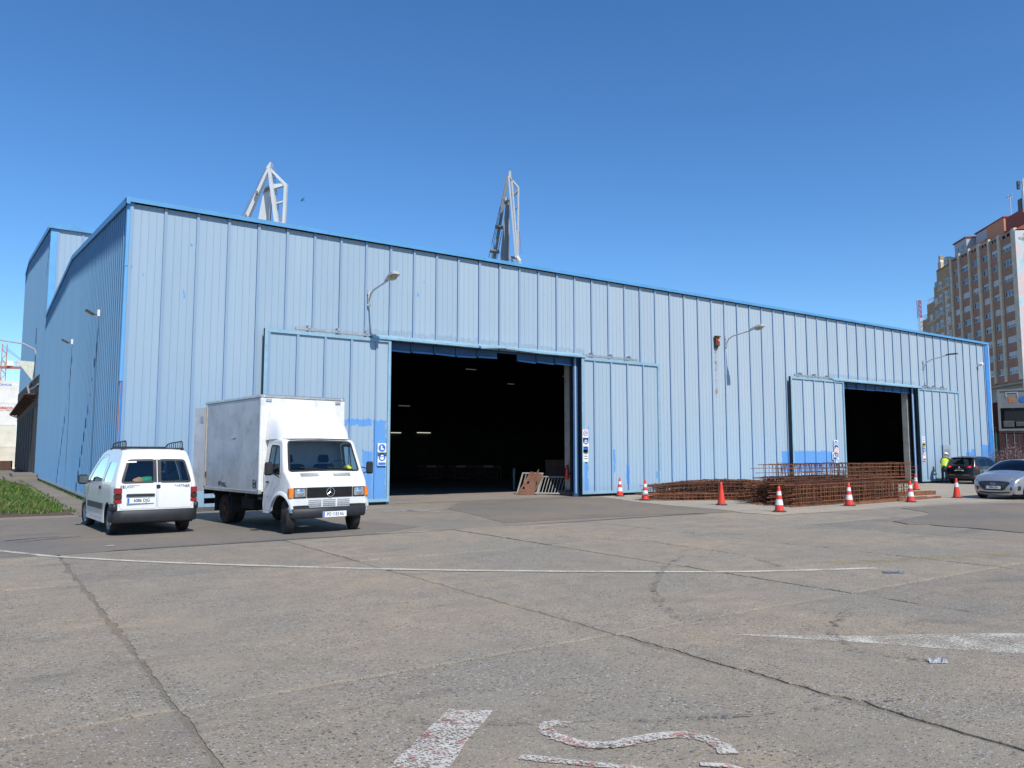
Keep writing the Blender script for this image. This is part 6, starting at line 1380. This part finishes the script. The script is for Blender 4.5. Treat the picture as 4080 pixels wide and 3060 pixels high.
# ------------------------------------------------------------------ bare blossoming shrub
simple('twig', (.10, .065, .055), .85, var=.3); leafmat('blossom', (.26, .13, .14), (.42, .26, .27)); leafmat('bush_leaf', (.05, .12, .02), (.13, .24, .05))
def shrub(name, o, rx, ry, h, n, lab, lm, seed, nl=3):
    rg = random.Random(seed); r = empty(name, o, 0, lab, 'shrub'); st = MB(); lf = MB()
    for i in range(n):
        a = rg.uniform(0, 6.28); q = rg.random() ** .6; b = Vector((rx * q * math.cos(a) * .5, ry * q * math.sin(a) * .5, 0)); tp = Vector((rx * q * math.cos(a), ry * q * math.sin(a), h * rg.uniform(.6, 1.0) * (1 - .35 * q * q)))
        mid = (b + tp) / 2 + Vector((rg.gauss(0, .12), rg.gauss(0, .12), rg.uniform(0, .2))); st.tube([b, mid, tp], [.018, .012, .005], 4, cap=False)
        for k in range(7):
            t = rg.uniform(.25, 1); p = (b * (1 - t) + mid * t) if t < .5 else (mid * (2 - 2 * t) + tp * (2 * t - 1)); e = p + Vector((rg.gauss(0, .28), rg.gauss(0, .28), rg.gauss(.12, .22)))
            e.z = max(.1, e.z); st.tube([p, e], [.007, .003], 3, cap=False)
            for _ in range(nl):
                c_ = p.lerp(e, rg.uniform(.3, 1)) + Vector((rg.gauss(0, .03), rg.gauss(0, .03), rg.gauss(0, .03))); u = Vector((rg.gauss(0, 1), rg.gauss(0, 1), rg.gauss(0, 1))).normalized(); v = u.orthogonal().normalized(); s_ = rg.uniform(.025, .06)
                lf.add([c_ - u * s_, c_ + v * s_ * .5, c_ + u * s_, c_ - v * s_ * .5], [(0, 1, 2, 3)])
    st.build('stems', 'twig', r); lf.build('leaves', lm, r); return r
shrub('blossom_shrub', (54.5, 22.95, 0), 1.7, 1.0, 2.7, 85, 'bare pinkish shrub at the right corner of the warehouse', 'blossom', 4)
shrub('blossom_shrub', (56.6, 21.9, 0), 1.6, 1.2, 2.8, 80, 'lower brownish shrub behind the silver car', 'blossom', 9, 2)
shrub('leafy_shrub', (58.4, 22.6, 0), 1.3, 1.2, 3.0, 60, 'green leafy shrub at the right picture edge', 'bush_leaf', 14, 6)

# ------------------------------------------------------------------ harbour cranes behind the roof
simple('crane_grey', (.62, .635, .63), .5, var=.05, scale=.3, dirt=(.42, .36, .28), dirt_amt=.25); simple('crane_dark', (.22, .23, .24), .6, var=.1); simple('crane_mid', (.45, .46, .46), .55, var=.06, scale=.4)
CD = 150.
def crane(lab, segs, thin, base_px, ground_at):
    """segs: (px,py)->(px,py), width, thickness across the view, shift in depth; everything stands at about the same distance"""
    o = at_depth(*base_px, CD); r = empty('harbour_crane', (o.x, o.y, 0), 0, lab, 'crane', 'harbour cranes behind the warehouse'); O = Vector((o.x, o.y, 0)); fz = Vector((_f.x, _f.y, 0))
    for nm, a, b, w, w2, d, dz, mt in segs:
        A = at_depth(*a, CD + dz) - O; Bv = at_depth(*b, CD + dz) - O
        MB().beam(A, Bv, w, d, 0, fz, w2).build(nm, mt, r)
    mb = MB()
    for a, b, w, dz in thin: mb.beam(at_depth(*a, CD + dz) - O, at_depth(*b, CD + dz) - O, w)
    mb.build('ladders_and_rails', 'crane_dark', r)['kind'] = 'stuff'
    # tower and portal down to the quay (hidden by the warehouse from here)
    zt = O.z + 26
    MB().beam((0, 0, 12), (0, 0, zt), 4.5, 4.5, w2=3.2, h2=3.2).box(-4, 5, -3, 3, zt - 1, zt + 4).build('machine_house', 'crane_grey', r)
    for x in (-5, 5):
        for y in (-5, 5): MB().beam((x * 1.2, y * 1.2, 0), (x * .5, y * .5, 12.5), 1.2).build('portal_leg', 'crane_grey', r)
    return r
def rail_ticks(a, b, off, n, dz=1.5):
    o = []
    for k in range(n + 1): x = a[0] + (b[0] - a[0]) * k / n; y = a[1] + (b[1] - a[1]) * k / n; o.append(((x, y), (x + off[0], y + off[1]), .07, dz))
    o.append(((a[0] + off[0], a[1] + off[1]), (b[0] + off[0], b[1] + off[1]), .08, dz)); return o
k = 350 / 1659.; c1 = lambda x, y: (900 + x * k, 600 + y * k)
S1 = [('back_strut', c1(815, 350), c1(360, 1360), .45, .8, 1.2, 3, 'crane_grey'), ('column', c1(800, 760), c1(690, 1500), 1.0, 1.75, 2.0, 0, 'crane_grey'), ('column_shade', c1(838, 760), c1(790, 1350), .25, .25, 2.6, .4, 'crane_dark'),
      ('jib', c1(820, 340), c1(975, 1500), .45, .75, .9, -3, 'crane_grey'), ('jib', c1(858, 380), c1(1015, 1500), .22, .26, .9, -1, 'crane_grey'), ('beak', c1(850, 360), c1(1130, 650), .42, .55, .9, -1.5, 'crane_grey'), ('beak_post', c1(1137, 630), c1(1092, 1560), .55, .5, .9, -1.5, 'crane_grey'),
      ('cross_beam', c1(880, 690), c1(1120, 650), .95, .4, .8, -1.5, 'crane_grey'), ('cross_beam', c1(940, 1005), c1(1100, 965), .28, .28, .6, -1.5, 'crane_grey'), ('cross_beam', c1(1000, 1385), c1(1090, 1365), .28, .28, .6, -1.5, 'crane_grey'),
      ('head', c1(810, 355), c1(865, 235), .75, .25, 1.2, -2, 'crane_grey'), ('column_head', c1(738, 812), c1(850, 740), .35, .5, 2.8, 0, 'crane_dark'), ('sheave', c1(770, 735), c1(850, 700), .55, .6, 1.5, -.5, 'crane_grey'), ('knuckle', c1(575, 800), c1(605, 800), .6, .6, 1.3, 2.2, 'crane_dark'), ('knuckle', c1(355, 1240), c1(395, 1225), .6, .6, 1.3, 2.2, 'crane_dark')]
T1 = rail_ticks(c1(770, 380), c1(330, 1260), (-14 * k * 1.6, -8), 14, 3) + rail_ticks(c1(880, 400), c1(1010, 1370), (28 * k, 0), 16, -1) + [(c1(735, 290), c1(725, 370), .08, 0), (c1(900, 290), c1(925, 430), .08, 0), (c1(760, 380), c1(320, 1260), .10, 3), (c1(730, 880), c1(620, 1290), .10, 1)]
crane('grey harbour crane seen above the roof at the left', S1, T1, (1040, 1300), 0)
k = 250 / 922.; c2 = lambda x, y: (1900 + x * k, 650 + y * k)
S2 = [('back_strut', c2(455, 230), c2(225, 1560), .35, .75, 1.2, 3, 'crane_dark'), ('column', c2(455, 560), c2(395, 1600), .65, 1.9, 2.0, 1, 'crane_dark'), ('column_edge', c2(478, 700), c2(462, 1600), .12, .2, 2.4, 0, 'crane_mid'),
      ('jib', c2(468, 200), c2(575, 1400), .32, .34, .9, -3, 'crane_mid'), ('jib', c2(515, 270), c2(600, 1380), .32, .3, .8, -2, 'crane_mid'), ('beak', c2(490, 215), c2(612, 370), .22, .3, .8, -1.5, 'crane_mid'), ('beak_post', c2(612, 360), c2(603, 1420), .3, .3, .8, -1.5, 'crane_mid'),
      ('cross_beam', c2(520, 480), c2(600, 405), .5, .35, .8, -1.5, 'crane_dark'), ('cross_beam', c2(540, 690), c2(600, 635), .3, .3, .6, -1.5, 'crane_dark'), ('cross_beam', c2(555, 980), c2(600, 935), .3, .3, .6, -1.5, 'crane_dark'), ('head', c2(485, 230), c2(488, 125), .5, .4, 1.2, -2, 'crane_mid'),
      ('platform', c2(395, 575), c2(450, 530), .4, .5, 2.0, 0, 'crane_mid'), ('platform', c2(190, 1290), c2(330, 1305), .22, .22, 2.0, 2, 'crane_dark'), ('platform', c2(270, 935), c2(385, 950), .22, .22, 2.0, 2, 'crane_dark'), ('jib_end', c2(580, 1380), c2(650, 1500), .6, .45, 1.0, -2, 'crane_mid'), ('foot_strut', c2(490, 1375), c2(545, 1500), .4, .4, .8, -2, 'crane_mid'), ('foot_strut', c2(490, 1380), c2(600, 1400), .25, .25, .8, -2, 'crane_dark'), ('jib_end', c2(590, 1370), c2(640, 1440), .5, .35, .9, -3.5, 'cont_cream')]
T2 = rail_ticks(c2(445, 230), c2(255, 1180), (-10 * k, 0), 26, 2) + [(c2(440, 200), c2(165, 1430), .10, 2), (c2(370, 1000), c2(285, 1440), .10, 2), (c2(250, 1180), c2(205, 1430), .09, 2), (c2(525, 140), c2(530, 240), .08, -2), (c2(625, 1000), c2(660, 1330), .09, -2), (c2(435, 170), c2(430, 240), .08, 0), (c2(488, 105), c2(488, 130), .2, -2)]
crane('grey harbour crane seen above the roof behind the big doorway', S2, T2, (2010, 1300), 0)
# orange tower crane far left
simple('crane_orange', (.45, .15, .05), .6, var=.15)
D_ = 230.; o = at_depth(12, 1500, D_); oc = empty('tower_crane', (o.x, o.y, 0), 0, 'orange lattice crane far away at the left edge', 'crane')
def P3(x, y): v = at_depth(x, y, D_); return v - Vector((o.x, o.y, 0))
top = P3(6, 1370).z; mb = MB()
for x in (-.6, .6):
    for y in (-.6, .6): mb.beam((x, y, 0), (x, y, top), .2)
z = 0; f = 1
while z < top - 2.2: mb.beam((-.6 * f, -.6, z), (.6 * f, -.6, z + 1.5), .12); mb.beam((-.6 * f, .6, z), (.6 * f, .6, z + 1.5), .12); z += 1.5; f = -f
mb.build('mast', 'crane_orange', oc)
mb = MB(); A = P3(-60, 1462); Bv = P3(110, 1466); mb.beam(A, Bv, .7, .7)
for k_ in range(12): q = A.lerp(Bv, k_ / 11); mb.beam(q, q + Vector((0, 0, 1.6)), .1)
mb.beam(A + Vector((0, 0, 1.6)), Bv + Vector((0, 0, 1.6)), .1); mb.build('jib', 'crane_orange', oc)
q = P3(40, 1450); MB().box(q.x - .8, q.x + .8, q.y - .8, q.y + .8, q.z - .6, q.z + .9).build('cabin', 'white_plain', oc)
MB().beam(P3(8, 1372), P3(86, 1432), .12).beam(P3(10, 1382), P3(86, 1438), .12).build('stay_rope', 'crane_dark', oc)

# ------------------------------------------------------------------ apartment block at the right
simple('brick', (.37, .20, .135), .85, var=.12, scale=.6); simple('concrete_cream', (.68, .57, .41), .85, var=.1, scale=.5, dirt=(.22, .18, .14), dirt_amt=.5); simple('ochre', (.44, .30, .18), .85, var=.15, scale=.4, dirt=(.13, .09, .05), dirt_amt=.6)
simple('stucco_grey', (.36, .33, .28), .85, var=.12, scale=.5); simple('salmon', (.62, .26, .14), .8, var=.06); simple('roof_red', (.30, .07, .05), .8, var=.15, scale=2); simple('shutter', (.52, .54, .56), .6, var=.08); simple('wframe', (.70, .71, .72), .5, var=.03); simple('render_white', (.45, .46, .48), .8, var=.05)
simple('pane', (.035, .05, .065), .08, var=.4, scale=1.5, coat=.5)
m, nt, lk, b = new_mat('mural'); v = pos(nt, lk, obj=True); c_ = ramp(nt, lk, noise(nt, lk, v, .16, 3, .5), [(.38, (.36, .52, .58)), (.47, (.55, .62, .62)), (.52, (.66, .52, .50)), (.62, (.70, .60, .56))]).outputs[0]
c_ = mixc(nt, lk, ramp(nt, lk, noise(nt, lk, v, .35, 5, .6), [(.60, (0, 0, 0)), (.66, (.8,) * 3)]).outputs[0], c_, (.20, .17, .17)); lk.new(c_, b.inputs['Base Color']); b.inputs['Roughness'].default_value = .9
P0 = at_depth(4045, 930, 156.); be = math.atan((2430 - 2040) * math.cos(PITCH) / FPX); du = _f * math.cos(be) + RT * math.sin(be)
ang = math.atan2(du.y, du.x); ap = empty('apartment_block', (P0.x, P0.y, 0), ang, 'tall brown brick apartment block with a painted end wall', 'building')
# local: x = along the face (away), y = out of the face (towards the camera side)
nrm = Vector((-du.y, du.x, 0)); assert nrm.dot(-P0) > 0
FH = 3.17; ztop = lambda u: 46.0 + u * .05
bays = [(1.2, 6.0), (6.9, 10.45), (11.1, 14.8), (15.9, 19.75), (20.3, 24.7), (25.5, 29.0)]
pil = [(-.1, 1.2), (6.0, 6.9), (10.45, 11.1), (14.8, 15.9), (19.75, 20.3), (24.7, 25.5), (29.0, 29.8)]
wins = [(1.8, 5.5), (7.2, 10.0), (11.45, 14.4), (16.3, 19.3), (20.65, 24.3), (26.0, 28.6)]
MB().box(0, 29.8, -13, -.36, 16.4, 45.6).build('wall_core', 'concrete_cream', ap)
for a, b_ in pil: MB().box(a, b_, -.34, .35, 16.6, ztop(a) + 1.3, 0, .05).build('pilaster', 'concrete_cream', ap)
def window(u0, u1, z0, z1, y, parent, blind=0., n=2, seed=0):
    w = MB().box(u0, u1, y, y + .08, z0, z0 + .1).box(u0, u1, y, y + .08, z1 - .1, z1).box(u0, u0 + .1, y, y + .08, z0 + .1, z1 - .1).box(u1 - .1, u1, y, y + .08, z0 + .1, z1 - .1)
    for k in range(1, n): q = u0 + (u1 - u0) * k / n; w.box(q - .06, q + .06, y, y + .08, z0 + .1, z1 - .1)
    w.box(u0 - .1, u1 + .1, y, y + .16, z0 - .08, z0)
    o = w.build('window', 'wframe', parent); MB().box(u0 + .05, u1 - .05, y + .01, y + .03, z0 + .05, z1 - .05).build('pane', 'pane', o)
    if blind > 0: MB().box(u0 + .06, u1 - .06, y + .035, y + .06, z1 - .08 - (z1 - z0 - .16) * blind, z1 - .08).build('blind', 'shutter', o)
rg = random.Random(5)
for bi, (a, b_) in enumerate(bays):
    for f_ in range(10):
        zb = 43.45 + .09 * bi - FH * f_; zw0, zw1 = zb, zb + 1.3
        if zw0 < 16: continue
        MB().box(a + .01, b_ - .01, -.3, .0, zw1 + .02, zw1 + FH - 1.32 if f_ else ztop(a) + .2).build('brick_panel', 'brick', ap)
        window(wins[bi][0], wins[bi][1], zw0, zw1, -.2, ap, rg.choice([0, 0, 0, .3, .5, .65, 1.0]), 3 if bi in (0, 5) else 2)
        for q0, q1 in ((a, wins[bi][0] - .05), (wins[bi][1] + .05, b_)): MB().box(q0 + .01, q1 - .01, -.3, -.05, zw0 - .1, zw1 + .018).build('brick_jamb', 'brick', ap)
    MB().box(a + .01, b_ - .01, -.3, .0, 16.4, 43.45 + .09 * bi - FH * 8 - .1 if bi < 6 else 17).build('brick_panel', 'brick', ap)
    for q in (a + .6, (a + b_) / 2, b_ - .6): MB().box(q - .12, q + .12, -.1, .1, ztop(a) + .25, ztop(a) + 1.0).build('baluster', 'render_white', ap)
    MB().box(a, b_, -.12, .12, ztop(a) + .85, ztop(a) + 1.05).build('balustrade', 'render_white', ap)
# ground floors below
MB().box(.0, 29.8, -13, -1.2, 0, 16.4).build('lower_wall', 'stucco_grey', ap)
for bi, (u0, u1) in enumerate(wins):
    for z in (13.6, 9.9, 6.4, 2.6): window(u0 + .4, u1 - .6, z, z + 1.5, -1.18, ap, rg.choice([0, .4, .6]), 2)
MB().box(-.5, 29.8, -1.19, -.2, 15.9, 16.38).build('soffit_beam', 'stucco_grey', ap)
# painted end wall facing the sun
MB().box(-.5, -.12, -16, .3, 14, 46.6).build('end_wall', 'mural', ap); MB().box(-.4, -.1, -16, -.4, 0, 14).build('end_wall_foot', 'stucco_grey', ap)
# roofs and penthouses
mb = MB().add([(-.6, .2, 46.8), (29, .2, 47.7), (29, -6, 50.2), (-.6, -6, 50.4), (-.6, -12, 47), (29, -12, 47.5)], [(0, 1, 2, 3), (3, 2, 5, 4), (0, 3, 4), (1, 5, 2)]); mb.build('roof', 'roof_red', ap)
MB().box(-.2, 8.0, -12, -2.2, 46.8, 51.6, 0, .05).build('stair_tower', 'roof_red', ap); MB().box(9.6, 17.2, -9, -2.6, 47, 52.3, 0, .03).build('penthouse', 'salmon', ap); MB().box(17.2, 22.5, -9, -2.7, 47.5, 52.2).build('penthouse', 'render_white', ap)
MB().box(14.5, 23.5, -3.2, -.9, 47.4, 49.0).build('penthouse', 'salmon', ap); o = MB().box(23.4, 29.6, -8, -1.0, 47.4, 51.8).build('penthouse', 'render_white', ap)
MB().box(23.2, 29.9, -8.2, -.7, 51.8, 52.1).build('penthouse_roof', 'roof_red', ap); MB().box(9.4, 22.8, -9.2, -2.5, 52.3, 52.55).build('penthouse_roof', 'roof_red', ap)
for u in (24.4, 27.0): window(u, u + 1.6, 49.3, 50.8, -.98, o)
# older ochre part stepping down to the left
for i, (a, b_, zt) in enumerate([(29.8, 38.0, 47.3), (38.0, 40.6, 43.8), (40.6, 46.0, 40.4), (46.0, 51.6, 36.9)]):
    MB().box(a, b_ - .01, -13, .0 - .25 * i, 0, zt, 0, 0).build('ochre_wall', 'ochre', ap)
    n = max(1, int((b_ - a) / 2.9)); z = zt - 4.6
    while z > 10:
        MB().box(a, b_, -.25 * i - .02, -.25 * i + .12, z - .5, z - .25).build('string_course', 'concrete_cream', ap)
        for k_ in range(n):
            w0 = a + (b_ - a) * (k_ + .5) / n - .85; window(w0, w0 + 1.7, z, z + 1.5, -.25 * i + .02, ap, rg.choice([0, 0, .4, .9]))
        z -= FH
    if i: 
        mb = MB()
        for k_ in range(9): q = a + (b_ - a) * k_ / 8; mb.box(q - .04, q + .04, -.3 - .25 * i, -.22 - .25 * i, zt, zt + 1.2)
        mb.box(a, b_, -.3 - .25 * i, -.22 - .25 * i, zt + 1.2, zt + 1.28); mb.build('terrace_rail', 'galv', ap)
MB().add([(29.8, .3, 47.3), (37.8, .3, 47.3), (37.2, -3, 50), (30.2, -3, 50), (29.8, -9, 47.3), (37.8, -9, 47.3)], [(0, 1, 2, 3), (3, 2, 5, 4), (0, 3, 4), (1, 5, 2)]).build('mansard_roof', 'roof_red', ap)
for u in (32, 35.4):
    d_ = MB().prism([(-.9, 0), (.9, 0), (.9, 1.5), (.45, 2.1), (-.45, 2.1), (-.9, 1.5)], 0, 1.2, frame((u, -.9, 47.4), (1, 0, 0), (0, 0, 1)) @ Matrix.Translation((0, 0, -1.2))).build('dormer', 'concrete_cream', ap); window(u - .55, u + .55, 47.7, 49.0, .32, d_)
MB().box(37.0, 37.9, -1.5, -.6, 49, 51.2).build('chimney', 'stucco_grey', ap)
# antennas
for (px, y0, y1) in ((3906 + 95, 905, 860),): pass
mb = MB().box(1.5, 1.75, -3, -2.75, 51, 58.0); mb.box(1.2, 1.5, -3.2, -2.4, 51.0, 55.5); mb.build('antenna_mast', 'galv', ap)
MB().box(.2, .8, -2.6, -2.1, 50.6, 55.6, 0, .05).build('antenna_panel', 'wframe', ap); MB().box(2.9, 3.5, -3.0, -2.5, 56.3, 58.0, 0, .05).build('antenna_panel', 'lamp_dark', ap); MB().beam((1.6, -2.85, 57.4), (3.1, -2.75, 57.2), .12).build('antenna_arm', 'galv', ap)
MB().box(2.0, 3.4, -3.2, -2.5, 51.5, 54).build('equipment_cabinet', 'lamp_dark', ap); mb = MB()
for k_ in range(5): mb.box(-.15, .1, -7 + .9 * k_, -6.5 + .9 * k_, 51.5, 53.4 + .5 * (k_ % 3))
mb.build('antenna_array', 'galv', ap)
MB().beam((9.2, -4, 50), (9.2, -4, 57.0), .12).beam((8.2, -4, 56.8), (11.0, -4, 57.0), .1).beam((8.4, -4, 56.2), (8.4, -4, 57.3), .08).beam((10.0, -4, 56.5), (10.0, -4, 57.4), .08).build('tv_aerial', 'galv', ap)
# red and white lattice masts in front of the block
simple('mast_red', (.45, .05, .05), .6, var=.1)
for (px, yt, D2_, lab) in ((3661, 1195, 150, 'slim red and white lattice mast left of the apartment block'), (3762, 1158, 150, 'dark lattice mast in front of the apartment block')):
    t_ = at_depth(px, yt, D2_); r = empty('lattice_mast', (t_.x, t_.y, 0), 0, lab, 'mast'); z = 0; k_ = 0; mts = ('mast_red', 'wframe') if 'white' in lab else ('crane_dark', 'crane_dark')
    while z < t_.z - .01:
        z2 = min(t_.z, z + 3.5); mb = MB(); w = .26
        for x, y in ((-w, -w), (w, -w), (w, w), (-w, w)): mb.beam((x, y, z), (x, y, z2), .09)
        q = z
        while q < z2 - .5: mb.beam((-w, -w, q), (w, -w, q + .85), .06); mb.beam((w, -w, q), (w, w, q + .85), .06); q += .9
        mb.build('mast_section', mts[k_ % 2] if z2 > t_.z - 14 else mts[1], r); z = z2; k_ += 1
# bird
bp = at_depth(1205, 797, 70); bd = MB(); 
simple('bird_black', (.03, .03, .035), .7, var=.2)
bd.lathe([(0, -.16), (.03, -.12), (.055, -.02), (.045, .06), (.03, .1), (.03, .13), (0, .18)], 10, axis='x')
for sg in (1, -1): bd.add([(.04, 0, .02), (-.05, 0, .02), (-.06, sg * .16, .07), (.02, sg * .17, .08), (-.09, sg * .33, .02), (-.05, sg * .34, .03), (.04, 0, .035), (.02, sg * .17, .09)], [(0, 1, 2, 3), (3, 2, 4, 5), (6, 7, 2, 1)])
bd.add([(-.14, -.03, 0), (-.14, .03, 0), (-.25, .05, 0), (-.25, -.05, 0)], [(0, 1, 2, 3)])
o = bd.build('bird', 'bird_black'); o.location = bp; o.rotation_euler = (R(25), R(10), R(200)); tag(o, 'small dark bird flying right of the left harbour crane', 'bird')
